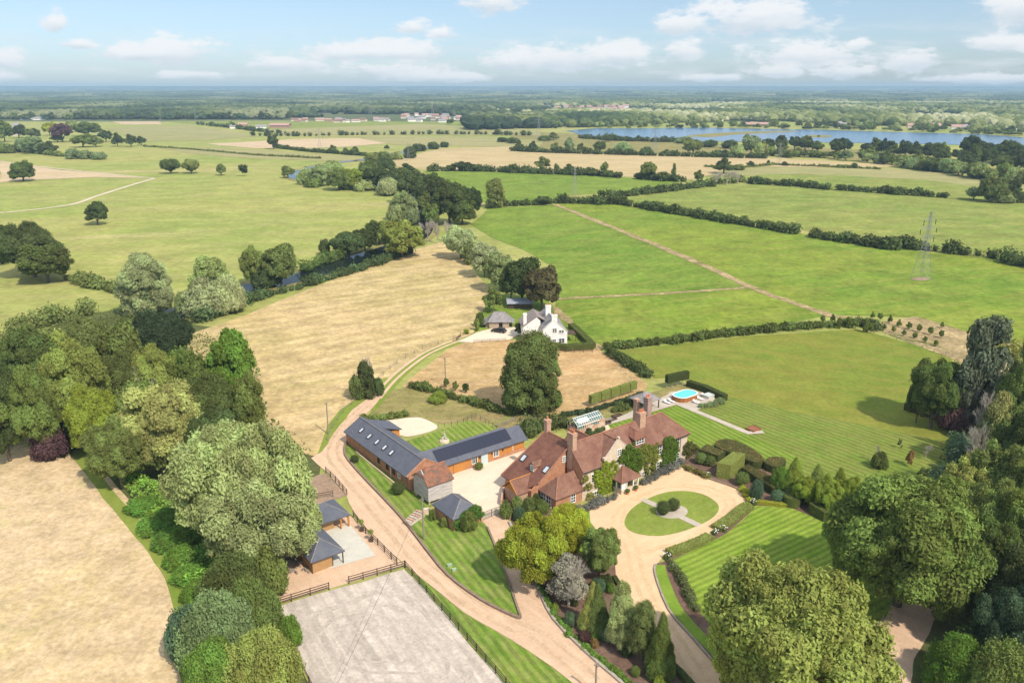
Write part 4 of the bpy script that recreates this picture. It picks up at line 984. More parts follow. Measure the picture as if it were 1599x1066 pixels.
def barn():
    b = empty('long_barn', 'L-shaped brick and orange timber barn with slate roof, skylights and solar panels', 'barn', (OX, OY, 0), TH)
    u0, u1 = -20.7, -13.0; um = -16.95
    w = MB(); w.b2(u0 + .35, u1 - .3, 24.6, 50.6, 0, 2.6); w.slab([(u0 + .1, 24.55, 0), (u1 + .1, 24.55, 0), (u1 + .1, 24.55, 2.9), (um, 24.55, 5.35), (u0 + .1, 24.55, 2.9)], .35, d=(0, 1, 0)); w.slab([(u0 + .3, 50.6, 2.5), (u1 - .3, 50.6, 2.5), (um, 50.6, 4.8)], .3, d=(0, -1, 0)); w.obj('brick_wall', BRICK, b)
    fs, rd = hip(u0 - .05, u1 + .2, 24.85, 50.9, 2.62, 5.0, 'v', (0, 0)); roofobj('slate_roof', fs, SLATE, b, ridges=[], rm=SLATE2, rr=.09)
    r2 = MB(); r2.tube((um, 24.9, 5.02), (um, 50.9, 5.02), .09, .09, 6); r2.obj('ridge_tiles', SLATE2, b)
    cpg = MB()
    for s in (-1, 1):
        x = um + s * 3.95; cpg.slab([(um, 24.45, 5.42), (x, 24.45, 2.92), (x, 24.95, 2.92), (um, 24.95, 5.42)], .12, d=(0, 0, 1))
    cpg.obj('gable_coping', BRICK, b)
    # small lean-to at the far inner corner
    l = MB(); l.b2(-13.3, -10.6, 45.6, 50.4, 0, 2.3); l.obj('lean_to_wall', ORANGE, b)
    roofobj('lean_to_roof', [[(-15.0, 50.8, 3.9), (-15.0, 45.2, 3.9), (-10.2, 45.2, 2.35), (-10.2, 50.8, 2.35)]], SLATE, b)
    n_ = Vector((-.62, 0, 1))
    for x, y in ((345, 315), (470, 410), (590, 498), (708, 585), (815, 665)):
        px, py = 530 + .1 * x, 640 + .1 * y; a, c = 2.0, 5.0
        for _ in range(40):
            m = (a + c) / 2; q = UV(px, py, m)
            if 5.0 - (um - q[0]) * .626 > m: a = m
            else: c = m
        skylight(b, (q[0], q[1], m), n_, (1, 0, .62), .62, 1.0)
    # courtyard range
    x0, x1 = -13.0, 3.9
    w = MB(); w.b2(x0, x1, 25.6, 31.6, .55, 2.45); w.b2(x1, 7.1, 25.9, 31.0, .55, 2.3); w.obj('timber_wall', ORANGE, b)
    pl = MB(); pl.b2(-7.4, 7.14, 25.54, 25.6, 0, .6); pl.b2(x0, 7.12, 25.62, 31.5, 0, .55); pl.obj('brick_plinth', BRICK, b)
    fs, rd = hip(x0 - 3.6, x1, 25.1, 32.0, 2.45, 4.95, 'u', (0, 0)); roofobj('slate_roof', fs, SLATE, b)
    fs, rd = hip(x1 + .01, 7.6, 25.35, 31.5, 2.35, 4.5, 'u', (0, 0)); roofobj('slate_roof', fs, SLATE, b)
    # solar array on the slope
    def sl(px, py):
        a, c = 2.0, 5.0
        for _ in range(40):
            m = (a + c) / 2; q = UV(px, py, m)
            if 2.45 + (q[1] - 25.1) * .7246 > m: a = m
            else: c = m
        return (q[0], q[1], m)
    qs = [sl(673.5, 704), sl(787.5, 669.5), sl(797.5, 681.5), sl(683, 717.5)]
    u_a, u_b = (qs[0][0] + qs[3][0]) / 2, (qs[1][0] + qs[2][0]) / 2; v_a, v_b = 26.0, 28.1
    z = lambda v: 2.45 + (v - 25.1) * .7246 + .05; nn = 14; n2 = Vector((0, -.7246, 1)).normalized()
    for i in range(nn):
        p = MB(); a = u_a + (u_b - u_a) * i / nn + .008; c = u_a + (u_b - u_a) * (i + 1) / nn - .008
        p.slab([(a, v_a, z(v_a)), (c, v_a, z(v_a)), (c, v_b, z(v_b)), (a, v_b, z(v_b))], .06, d=(0, -.58, .81)); p.obj('solar_panel', PANEL, b)
    dr = MB(); dr.b2(-10.3, -7.5, 25.5, 25.56, .05, 2.3); dr.obj('garage_door', ORANGE, b)
    dr = MB(); dr.b2(-3.9, -2.3, 25.42, 25.58, .02, 2.35); dr.obj('blue_door', DOORB, b)
    for px, nx in ((741, 3), (774.6, 3)):
        u_, h = onwall(px, 716 if px < 760 else 706, 25.55); window(b, (u_, 25.58, 1.45), (0, -1), 1.1, 1.25, nx, 1)
    u_, h = onwall(797, 698, 25.9); window(b, (u_, 25.88, 1.4), (0, -1), 1.0, 1.2, 3, 1)
    for px in (749, 768, 785):
        u_, h = onwall(px, 710, 25.55); g = MB(); g.b2(u_ - .1, u_ + .1, 25.4, 25.57, 1.5, 1.85); g.obj('wall_lantern', METALD, b)
    for v_ in (28.5, 30.5, 33.0, 36.5): window(b, (u0 + .34, v_, 1.5), (-1, 0), .7, .8, 2, 1, frame=DKWOOD if v_ > 30 else WHITE)
    g = MB(); g.tube((u0 + .2, 31.5, .1), (u0 + .2, 31.5, 2.4), .06, .06, 6); g.obj('drainpipe', WHITE, b)
    c = MB(); c.tube((-20.0, 48.2, 3.1), (-20.0, 48.2, 3.7), .05, .05, 6); c.obj('flue', STEEL, b)


barn()


def granary():
    g = empty('granary', 'small grey weatherboarded granary on staddle posts with mossy red tiled roof', 'outbuilding', (OX, OY, 0), TH)
    u0, u1, v0, v1 = -20.5, -15.5, 17.9, 22.9; um = (v0 + v1) / 2
    w = MB(); w.b2(u0, u1, v0, v1, .75, 3.95)
    for i in range(14):
        z = .75 + i * .228; w.slab([(u0 - .03, v0 - .03, z), (u1 + .03, v0 - .03, z), (u1 + .03, v0 - .005, z + .22), (u0 - .03, v0 - .005, z + .22)], .02, d=(0, 1, 0)); w.slab([(u0 - .035, v0, z), (u0 - .035, v1, z), (u0 - .005, v1, z + .22), (u0 - .005, v0, z + .22)], .02, d=(1, 0, 0))
    w.slab([(u0 + .02, v0, 3.95), (u0 + .02, v1, 3.95), (u0 + .02, um, 6.0)], .2, d=(1, 0, 0)); w.slab([(u1 - .02, v0, 3.95), (u1 - .02, v1, 3.95), (u1 - .02, um, 6.0)], .2, d=(-1, 0, 0))
    w.obj('boarded_wall', BOARD, g)
    e = 3.9; r = 6.2
    fs = [[(u0 - .25, v0 - .3, e), (u1 + .25, v0 - .3, e), (u1 + .05, um, r), (u0 + 1.0, um, r), (u0 - .2, um - 1.35, r - 1.2)], [(u1 + .25, v1 + .3, e), (u0 - .25, v1 + .3, e), (u0 - .2, um + 1.35, r - 1.2), (u0 + 1.0, um, r), (u1 + .05, um, r)], [(u0 - .2, um + 1.35, r - 1.2), (u0 - .2, um - 1.35, r - 1.2), (u0 + 1.0, um, r)]]
    roofobj('tiled_roof', fs, TILE2, g, ridges=[((u0 + 1.0, um, r), (u1 + .05, um, r))], rr=.12)
    for u in (u0 + .3, (u0 + u1) / 2, u1 - .3):
        for v in (v0 + .3, um, v1 - .3):
            s = MB(); s.tube((u, v, 0), (u, v, .6), .16, .12, 7); s.tube((u, v, .6), (u, v, .75), .28, .2, 8); s.obj('staddle_post', STONE, g)


granary()


def garage():
    g = empty('ivy_garage', 'small brick garage with hipped slate roof and ivy on its front, beside the gate', 'outbuilding', (OX, OY, 0), TH)
    u0, u1, v0, v1 = -21.9, -16.2, 7.9, 14.5
    w = MB(); w.b2(u0 + .3, u1 - .3, v0 + .3, v1 - .3, 0, 2.4); w.obj('brick_wall', BRICK, g)
    fs, rd = hip(u0, u1, v0, v1, 2.35, 4.35, 'v', (1, 1), inset=2.0); roofobj('slate_roof', fs, SLATE, g, ridges=rd, rm=SLATE2, rr=.08)
    for a in (u0 + .2, u1 - .5): p = MB(); p.b2(a, a + .3, v0 + .12, v0 + .42, 0, 2.35); p.obj('brick_pier', BRICK, g)
    iv = MB()
    return g


garage()


def stables():
    s = empty('stable_block', 'timber stable block with dark slate hipped roofs around a concrete pad', 'stable', (OX, OY, 0), TH)
    u0, u1, v0, v1 = -45.7, -40.1, 10.4, 22.0; um = (u0 + u1) / 2
    w = MB(); w.b2(u0 + .35, u1 - 1.9, v0 + .5, v1, 0, 2.3); w.obj('timber_wall', TIMB, s)
    for a in (u0 + .3, u1 - 1.98): cr = MB(); cr.b2(a, a + .12, v0 + .42, v0 + .53, 0, 2.3); cr.obj('corner_board', DKWOOD, s)
    fs, rd = hip(u0, u1, v0, v1, 2.3, 4.1, 'v', (1, 0), inset=2.9); roofobj('slate_roof', fs, SLATE, s, ridges=rd, rm=SLATE2, rr=.07)
    for v in (v0 + .3, 14.0, 17.6):
        p = MB(); p.b2(u1 - .35, u1 - .2, v - .08, v + .08, .0, 2.3); p.obj('post', DKWOOD, s)
    for v in (13.0, 16.5):
        d = MB(); d.b2(u1 - 1.9, u1 - 1.84, v - .6, v + .6, .05, 2.1); d.obj('stable_door', DKWOOD, s)
    a0, a1, b0, b1 = -45.5, -34.5, 19.8, 26.4
    w = MB(); w.b2(a0, a1 - 2.6, b0 + 1.2, b1 - .4, 0, 2.3); w.obj('timber_wall', TIMB, s)
    fs, rd = hip(a0, a1, b0, b1, 2.35, 4.2, 'u', (0, 1), inset=3.3); roofobj('slate_roof', fs, SLATE, s, ridges=rd, rm=SLATE2, rr=.07)
    for (u, v) in ((-36.2, 20.1), (-34.8, 20.1), (-34.8, 23.0), (-34.8, 26.0)):
        p = MB(); p.b2(u - .12, u + .12, v - .12, v + .12, 0, 2.35); p.tube((u, v, 1.6), (u - .7, v, 2.3), .06, .06, 5); p.obj('oak_post', ORANGE, s)
    return s


stables()


def greenhouse():
    c0 = UV(903.8, 667, 1.95); c1 = UV(940.9, 652.6, 1.95)
    v0 = (c0[1] + c1[1]) / 2; u0, u1 = c0[0], c1[0]; v1 = v0 + 3.4; vm = (v0 + v1) / 2
    g = empty('greenhouse', 'white framed glasshouse on a brick base behind the main house', 'greenhouse', (OX, OY, 0), TH)
    b = MB(); b.b2(u0, u1, v0, v1, 0, 1.2)
    b.obj('brick_base', BRICK2, g)
    f = MB(); e, r = 1.95, 3.3
    n = 12
    for i in range(n + 1):
        u = u0 + (u1 - u0) * i / n
        f.tube((u, v0, e), (u, vm, r), .045, .045, 4); f.tube((u, v1, e), (u, vm, r), .045, .045, 4); f.tube((u, v0, 1.2), (u, v0, e), .045, .045, 4); f.tube((u, v1, 1.2), (u, v1, e), .045, .045, 4)
    for v, z in ((v0, e), (v1, e), (vm, r), ((v0 + vm) / 2, (e + r) / 2)): f.tube((u0, v, z), (u1, v, z), .07, .07, 5)
    for u in (u0, u1):
        for k in (-.5, .5): f.tube((u, vm + k, 1.2), (u, vm + k, 2.8), .04, .04, 4)
    f.obj('frame', WHITE, g)
    gl = MB(); gm = mat('greenhouse_glass', (.10, .17, .165), rough=.25, spec=.3)
    gl.slab([(u0, v0, e - .02), (u1, v0, e - .02), (u1, vm, r - .02), (u0, vm, r - .02)], .02); gl.slab([(u1, v1, e - .02), (u0, v1, e - .02), (u0, vm, r - .02), (u1, vm, r - .02)], .02)
    gl.b2(u0 + .02, u1 - .02, v0 + .02, v0 + .04, 1.2, e - .05); gl.obj('glass', gm, g)
    bl = MB(); bl.slab([(u0 + .8, v0 + .45, e + .36), (u0 + 3.6, v0 + .45, e + .36), (u0 + 3.6, vm - .4, r - .3), (u0 + .8, vm - .4, r - .3)], .02, d=(0, -.3, .6)); bl.obj('shade_blind', WHITE, g)


greenhouse()


def garden_wall():
    w = empty('curved_garden_wall', 'curved brick wall with arched recesses below the greenhouse', 'wall', (OX, OY, 0), TH)
    pts = [UV(902, 678, 0), UV(916, 675, 0), UV(932, 669, 0), UV(945, 667, 0)]
    b = MB(); a = MB()
    for p, q in zip(pts, pts[1:]):
        d = Vector((q[0] - p[0], q[1] - p[1], 0)); n = Vector((-d.y, d.x, 0)).normalized() * .3
        b.slab([(p[0], p[1], 0), (q[0], q[1], 0), (q[0], q[1], 2.1), (p[0], p[1], 2.1)], .3, d=tuple(n / .3))
    b.obj('brick_wall', BRICK2, w)
    for p, q in zip(pts, pts[1:]):
        d = Vector((q[0] - p[0], q[1] - p[1], 0)); m_ = Vector(((p[0] + q[0]) / 2, (p[1] + q[1]) / 2, 0)); dn = d.normalized(); n = Vector((dn.y, -dn.x, 0)) * .05
        hw = d.length * .4; V = []
        for i in range(9):
            t = math.pi * i / 8; V.append(m_ + dn * (hw * math.cos(t)) + n + Vector((0, 0, .7 + .8 * math.sin(t))))
        V = [m_ + dn * hw + n + Vector((0, 0, .02))] + V + [m_ - dn * hw + n + Vector((0, 0, .02))]
        s = MB(); s.slab([tuple(v) for v in V], .04, d=(-n.x * 20, -n.y * 20, 0)); s.obj('arched_recess', STONE, w)


garden_wall()


def pavilion():
    u0, v1 = 40.2, 29.2; u1, v0 = 45.6, 24.3
    p = empty('garden_pavilion', 'open garden pavilion with grey slate hipped roof beside the pool', 'pavilion', (OX, OY, 0), TH)
    fs, rd = hip(u0, u1, v0, v1, 2.4, 3.9, 'u', (1, 1), inset=2.0); roofobj('slate_roof', fs, SLATE2, p, ridges=rd, rm=SLATE2, rr=.07)
    for u in (u0 + .3, (u0 + u1) / 2, u1 - .3):
        for v in (v0 + .3, v1 - .3):
            s = MB(); s.b2(u - .1, u + .1, v - .1, v + .1, 0, 2.4); s.obj('post', DKWOOD, p)
    w = MB(); w.b2(u0 + .3, u1 - .3, v1 - .35, v1 - .25, 0, 2.3); w.obj('back_wall', DKWOOD, p)


pavilion()


def pool():
    c = UV(1070, 614.5, 1.3); p = empty('above_ground_pool', 'oval above-ground pool with timber-clad sides and bright blue water', 'pool', WD(*c) + (0,), TH)
    a, b, r = 3.3, 2.0, 1.85; out = []
    def oval(a, b, r):
        o = []
        for sx, sy, t0 in ((1, 1, 0), (-1, 1, 90), (-1, -1, 180), (1, -1, 270)):
            for k in range(7):
                t = math.radians(t0 + k * 15); o.append((sx * (a - r) + r * math.cos(t), sy * (b - r) + r * math.sin(t)))
        return o
    O_ = oval(a, b, r); I_ = oval(a - .25, b - .25, r - .25); n = len(O_)
    w = MB(); V = [(x, y, 0) for x, y in O_] + [(x, y, 1.25) for x, y in O_]
    w.add(V, [(i, (i + 1) % n, n + (i + 1) % n, n + i) for i in range(n)]); w.obj('timber_side', TEAK, p)
    for i in range(n):
        if i % 2 == 0:
            x, y = O_[i]; s = MB(); s.box((x, y, .62), (.16, .16, 1.24), rz=math.atan2(y, x)); s.obj('upright', TEAK, p)
    rm = MB(); V = [(x, y, 1.26) for x, y in oval(a + .1, b + .1, r + .1)] + [(x, y, 1.26) for x, y in I_] + [(x, y, 1.32) for x, y in oval(a + .1, b + .1, r + .1)] + [(x, y, 1.32) for x, y in I_]
    Fc = []
    for i in range(n):
        j = (i + 1) % n; Fc += [(2 * n + i, 2 * n + j, 3 * n + j, 3 * n + i), (i, j, 2 * n + j, 2 * n + i), (n + j, n + i, 3 * n + i, 3 * n + j)]
    rm.add(V, Fc); rm.obj('rim', mat('rim_trim', (.75, .80, .80), rough=.5), p)
    wt = MB(); wt.prism(I_, .9, 1.2); wt.obj('water', POOLW, p)
    ld = MB(); ld.box((a + .5, 0, .45), (.5, .7, .9)); ld.box((a + .9, 0, .22), (.4, .7, .44)); ld.obj('steps', TEAK, p)


pool()


def lounger(px, py, rz, lab, g='sun loungers round the pool'):
    x, y = G(px, py); l = empty('sun_lounger', lab, 'sun lounger', (x, y, 0), rz, g)
    f = MB(); f.box((0, 0, .28), (1.9, .7, .08))
    for a in (-.8, .8):
        for b in (-.28, .28): f.box((a, b, .12), (.07, .07, .24))
    f.obj('frame', RATTAN, l)
    m = MB(); m.box((.3, 0, .38), (1.25, .64, .12)); m.obj('cushion', CLOTH, l)
    bk = MB(); bk.slab([(-.3, -.32, .36), (-.3, .32, .36), (-.85, .32, .85), (-.85, -.32, .85)], .1, d=(.5, 0, .6)); bk.obj('backrest', CLOTH, l)


lounger(1041, 630, D(-50), 'white sun lounger on the terrace beside the pavilion, left of the pair')
lounger(1048, 628, D(-50), 'white sun lounger nearer the pool in front of the pavilion')
lounger(1087, 630, D(-40), 'grey and white sun lounger lying flat right of the pool')
lounger(1092, 624, D(-50), 'white sun lounger with raised back close to the pool side')
lounger(1100, 620, D(-50), 'sun lounger between the raised white one and the storage box')


def simple(name, lab, cat, px, py, shapes, m, rz=0.0, group=None):
    x, y = G(px, py); b = MB()
    for s in shapes: b.box(*s)
    o = b.obj(name, m, None, (x, y, 0), rz); return tag(o, lab, cat, group)


simple('hot_tub_cover', 'square pale grey covered hot tub behind the loungers', 'hot tub', 1106, 621, [((0, 0, .4), (2.2, 1.9, .8)), ((0, 0, .84), (2.3, 2.0, .1))], mat('pale_cover', (.50, .53, .50), rough=.6), TH)
# garden table and benches seen on the paved beds
simple('garden_table', 'weathered garden table by the vegetable beds', 'table', 950, 659, [((0, 0, .72), (1.8, .9, .06)), ((-.8, -.35, .35), (.08, .08, .7)), ((.8, -.35, .35), (.08, .08, .7)), ((-.8, .35, .35), (.08, .08, .7)), ((.8, .35, .35), (.08, .08, .7))], POLE, TH)
for i, (x, y, w_) in enumerate([(946, 662, 2.2), (956, 656, 2.0), (963, 650, 2.4)]):
    simple('raised_bed', ['raised timber bed nearest the greenhouse path', 'middle raised timber bed of the kitchen garden', 'raised timber bed furthest along the terrace'][i], 'planter', x, y, [((0, -.5, .2), (w_, .12, .4)), ((0, .5, .2), (w_, .12, .4)), ((-w_ / 2, 0, .2), (.12, 1.1, .4)), ((w_ / 2, 0, .2), (.12, 1.1, .4)), ((0, 0, .12), (w_ - .1, .9, .24))], DKWOOD, TH, 'raised beds by the greenhouse')


def sculpture():
    x, y = G(694, 690); s = empty('garden_sculpture', 'pale curved garden sculpture on a round stone plinth in the barn lawn', 'sculpture', (x, y, 0))
    p = MB(); p.tube((0, 0, 0), (0, 0, .45), 1.1, 1.0, 18); p.tube((0, 0, .45), (0, 0, .6), .7, .6, 14); p.obj('plinth', STONE, s)
    f = MB(); pts = [(-.5, 0, .6), (-.35, 0, 1.0), (.0, 0, 1.2), (.15, 0, 1.7), (-.05, 0, 2.1), (.0, 0, 2.6)]
    for a, b in zip(pts, pts[1:]): f.tube(a, b, .22 * (1.3 - a[2] * .38), .22 * (1.3 - b[2] * .38), 8)
    f.tube((.1, 0, 1.0), (.7, .1, .65), .2, .1, 7); f.tube((.1, 0, 1.5), (.45, .1, 1.25), .12, .06, 6); f.obj('figure', mat('pale_marble', (.5, .48, .43), rough=.6), s)


sculpture()


# ---------------------------------------------------------------- cottage
def cottage():
    b0 = Vector(G(848, 541)); b1 = Vector(G(885.5, 539.5)); d = (b1 - b0); wd = d.length; rz = math.atan2(d.y, d.x)
    c = empty('white_cottage', 'white rendered cottage with grey slate roofs and white chimneys behind a clipped hedge', 'house', (b0.x, b0.y, 0), rz)
    # local x along the lit gable wall, y away from the camera
    he, hr = 4.8, 7.6; ln = 14.0; xm = wd * .42
    w = MB(); w.b2(0, wd, 0, ln, 0, 3.6); w.slab([(0, 0, 3.59), (wd, 0, 3.59), (wd, 0, 4.0), (xm, 0, hr), (0, 0, he)], .3, d=(0, 1, 0)); w.b2(0, .3, .3, ln, 3.6, he); w.slab([(0, ln, 3.6), (wd, ln, 3.6), (wd, ln, 4.0), (xm, ln, hr), (0, ln, he)], .3, d=(0, -1, 0)); w.obj('rendered_wall', RENDER, c)
    roofobj('slate_roof', [[(-.3, .2, he - .1), (xm, .2, hr + .1), (xm, ln + .2, hr + .1), (-.3, ln + .2, he - .1)], [(xm, .2, hr + .1), (wd + .3, .2, 3.9), (wd + .3, ln + .2, 3.9), (xm, ln + .2, hr + .1)]], SLATE2, c, ridges=[((xm, .2, hr + .1), (xm, ln, hr + .1))], rm=SLATE2)
    cp = MB(); cp.slab([(-.2, -.08, he), (xm, -.08, hr + .25), (xm, .3, hr + .25), (-.2, .3, he)], .12, d=(0, 0, 1)); cp.slab([(xm, -.08, hr + .25), (wd + .2, -.08, 4.05), (wd + .2, .3, 4.05), (xm, .3, hr + .25)], .12, d=(0, 0, 1)); cp.obj('gable_coping', RENDER, c)
    w2 = MB(); w2.b2(-5.0, -.01, 5.0, ln - 1, 0, 4.6); w2.slab([(-5, 5.0, 4.6), (-.02, 5.0, 4.6), (-.02, 5.0, 6.2), (-1.2, 5.0, 7.4)], .3, d=(0, 1, 0)); w2.obj('side_wall', RENDER, c)
    roofobj('side_roof', [[(-5.4, 4.8, 4.5), (-1.0, 4.8, 7.7), (-1.0, ln - .8, 7.7), (-5.4, ln - .8, 4.5)], [(-1.0, 4.8, 7.7), (1.5, 4.8, 6.3), (1.5, ln - .8, 6.3), (-1.0, ln - .8, 7.7)]], mat('brown_slate', (.23, .19, .18), (.28, .24, .22), 1.2, .85), c)
    for (x, y, z, a, b, pt) in ((xm + .3, .5, 9.2, 1.5, .8, 1), (xm - .2, 8.0, 10.0, 1.5, .9, 2), (-4.4, 6.0, 8.3, .9, .8, 0)): chimney(c, x, y, 4.0, z, a, b, RENDER, pt)
    for (fx, z, w_, h_) in ((.47, 4.7, 1.1, 1.1), (.75, 4.3, 1.3, .8), (.47, 1.3, .7, 1.6), (.77, 1.6, 1.5, 1.2)): window(c, (fx * wd, -.01, z), (0, -1), w_, h_, 2, 2)
    t = MB(); t.b2(wd, wd + 3.2, 3, 7, 2.3, 2.45); t.b2(wd + 3.0, wd + 3.1, 3.1, 3.2, 0, 2.3); t.b2(wd + 3.0, wd + 3.1, 6.8, 6.9, 0, 2.3); t.obj('veranda', DKWOOD, c)


cottage()


def cart_barn():
    b0 = Vector(G(764, 513)); b1 = Vector(G(795, 513)); d = b1 - b0; wd = d.length; rz = math.atan2(d.y, d.x)
    c = empty('cart_barn', 'timber cart barn with half-hipped grey roof at the cottage yard', 'outbuilding', (b0.x, b0.y, 0), rz)
    w = MB(); w.b2(0, wd * .5, 0, 5.5, 0, 2.3); w.b2(wd * .66, wd, .0, 5.5, 0, 2.3); w.b2(wd * .5, wd * .66, 4.5, 5.5, 0, 2.3); w.b2(-1.2, 0, .8, 5.2, 0, 1.5); w.obj('boarded_wall', mat('grey_oak', (.42, .34, .26), (.34, .27, .2), 2, .9, stretch=(3, 3, .4)), c)
    fs, rd = hip(-.5, wd + .5, -.4, 5.9, 2.2, 4.6, 'u', (1, 1), inset=1.9); fs.append([(-1.7, -.1, 1.4), (-1.7, 5.8, 1.4), (-.4, 5.8, 2.3), (-.4, -.1, 2.3)]); fs.append([(wd + 1.6, 5.8, 1.5), (wd + 1.6, .2, 1.5), (wd + .4, .2, 2.3), (wd + .4, 5.8, 2.3)])
    roofobj('slate_roof', fs, SLATE2, c, ridges=rd[:1], rm=SLATE2)
    for u in (wd * .5, wd * .58, wd * .66):
        p = MB(); p.b2(u - .08, u + .08, -.02, .14, 0, 2.3); p.obj('post', DKWOOD, c)


cart_barn()
sx, sy = G(812, 482)
sh = empty('garden_shed', 'dark low shed with grey sheet roof under the copper-brown tree', 'shed', (sx, sy, 0), .05)
b_ = MB(); b_.b2(-4, 4, 0, 3.6, 0, 1.9); b_.obj('boarded_wall', DKWOOD, sh)
roofobj('sheet_roof', [[(-4.4, -.6, 1.9), (4.4, -.6, 1.9), (4.4, 4.0, 2.7), (-4.4, 4.0, 2.7)]], mat('grey_sheet', (.33, .36, .42), rough=.5), sh, th=.1)


def car(px, py, rz):
    x, y = G(px, py); c = empty('parked_car', 'black estate car parked on the pale gravel in front of the cart barn', 'car', (x, y, 0), rz)
    P = mat('black_car_paint', (.015, .016, .02), rough=.25, spec=.6)
    b = MB(); prof = [(-2.25, .45), (-2.3, .75), (-2.1, .98), (-1.05, 1.02), (-.75, 1.02), (1.4, 1.0), (2.2, .85), (2.3, .6), (2.25, .35), (-2.2, .35)]
    for s in (1,):
        V = [(p[0], -.9, p[1]) for p in prof] + [(p[0], .9, p[1]) for p in prof]; n = len(prof)
        b.add(V, [(i, n + i, n + (i + 1) % n, (i + 1) % n) for i in range(n)] + [tuple(range(n)), tuple(range(2 * n - 1, n - 1, -1))])
    rf = [(-2.0, -.8, 1.0), (-1.7, -.68, 1.5), (.3, -.68, 1.52), (1.1, -.8, 1.0)]
    b.add([p for p in rf] + [(p[0], -p[1], p[2]) for p in rf], [(1, 2, 6, 5)]); b.obj('body', P, c)
    g = MB(); g.add([p for p in rf] + [(p[0], -p[1], p[2]) for p in rf], [(0, 3, 2, 1), (4, 5, 6, 7), (0, 1, 5, 4), (3, 7, 6, 2)]); g.obj('windows', GLASS, c)
    g = MB(); g.b2(-1.6, .25, -.66, .66, 1.525, 1.56); g.obj('roof_panel', P, c)
    for a in (-1.4, 1.4):
        for s in (-1, 1):
            w = MB(); w.tube((a, s * .72, .33), (a, s * .93, .33), .33, .33, 14); wo = w.obj('wheel', METALD, c)
            w = MB(); w.tube((a, s * .93, .33), (a, s * .95, .33), .2, .18, 10); w.obj('rim', STEEL, wo)
    for s in (-1, 1):
        w = MB(); w.box((2.26, s * .6, .66), (.1, .4, .16)); w.obj('headlight', WHITE, c)
        w = MB(); w.box((-2.27, s * .68, .8), (.1, .3, .18)); w.obj('tail_light', mat('red_lens', (.4, .02, .02), rough=.3), c)


car(779, 519, D(155))
# ---------------------------------------------------------------- hedges, climbers, ground cover
def line_lobes(pts, wid, hgt, seed, step=None, world=False, wob=.25, stack=1):
    r = random.Random(seed); P = [Vector(p) for p in (pts if world else [G(*p) for p in pts])]; C, R = [], []
    step = step or wid * .3
    for a, b in zip(P, P[1:]):
        n = max(1, int((b - a).length / step))
        for i in range(n):
            p = a.lerp(b, (i + r.random() * .8) / n); lump = 1 + .35 * mnoise.noise(Vector((p.x * .06, p.y * .06, seed)))
            for k in range(stack):
                rr = wid * .4 * r.uniform(1 - wob, 1 + wob) * lump; z = hgt * lump * (k + .5) / stack * r.uniform(.8, 1.15)
                C.append((p.x + r.uniform(-.25, .25) * wid, p.y + r.uniform(-.25, .25) * wid, max(rr * .5, z - rr * .25))); R.append(rr)
    return C, R


def wild_hedge(name, pts, wid, hgt, c, label, seed, ls=.3, per=60, step=None, cat='hedge', group=None, world=False, stack=1, wob=.35, kind=None):
    C, R = line_lobes(pts, wid, hgt, seed, step, world, wob, stack); o0 = C[0]
    C = [(a - o0[0], b - o0[1], z) for a, b, z in C]
    me = lobes_mesh(name, C, R, per, ls, seed, inner=.7, minz=0.0)
    o = link(name, me, None, (o0[0], o0[1], 0)); cc = C_[c] if isinstance(c, str) else c; o.color = (*cc, 1)
    return tag(o, label, cat, group, kind)


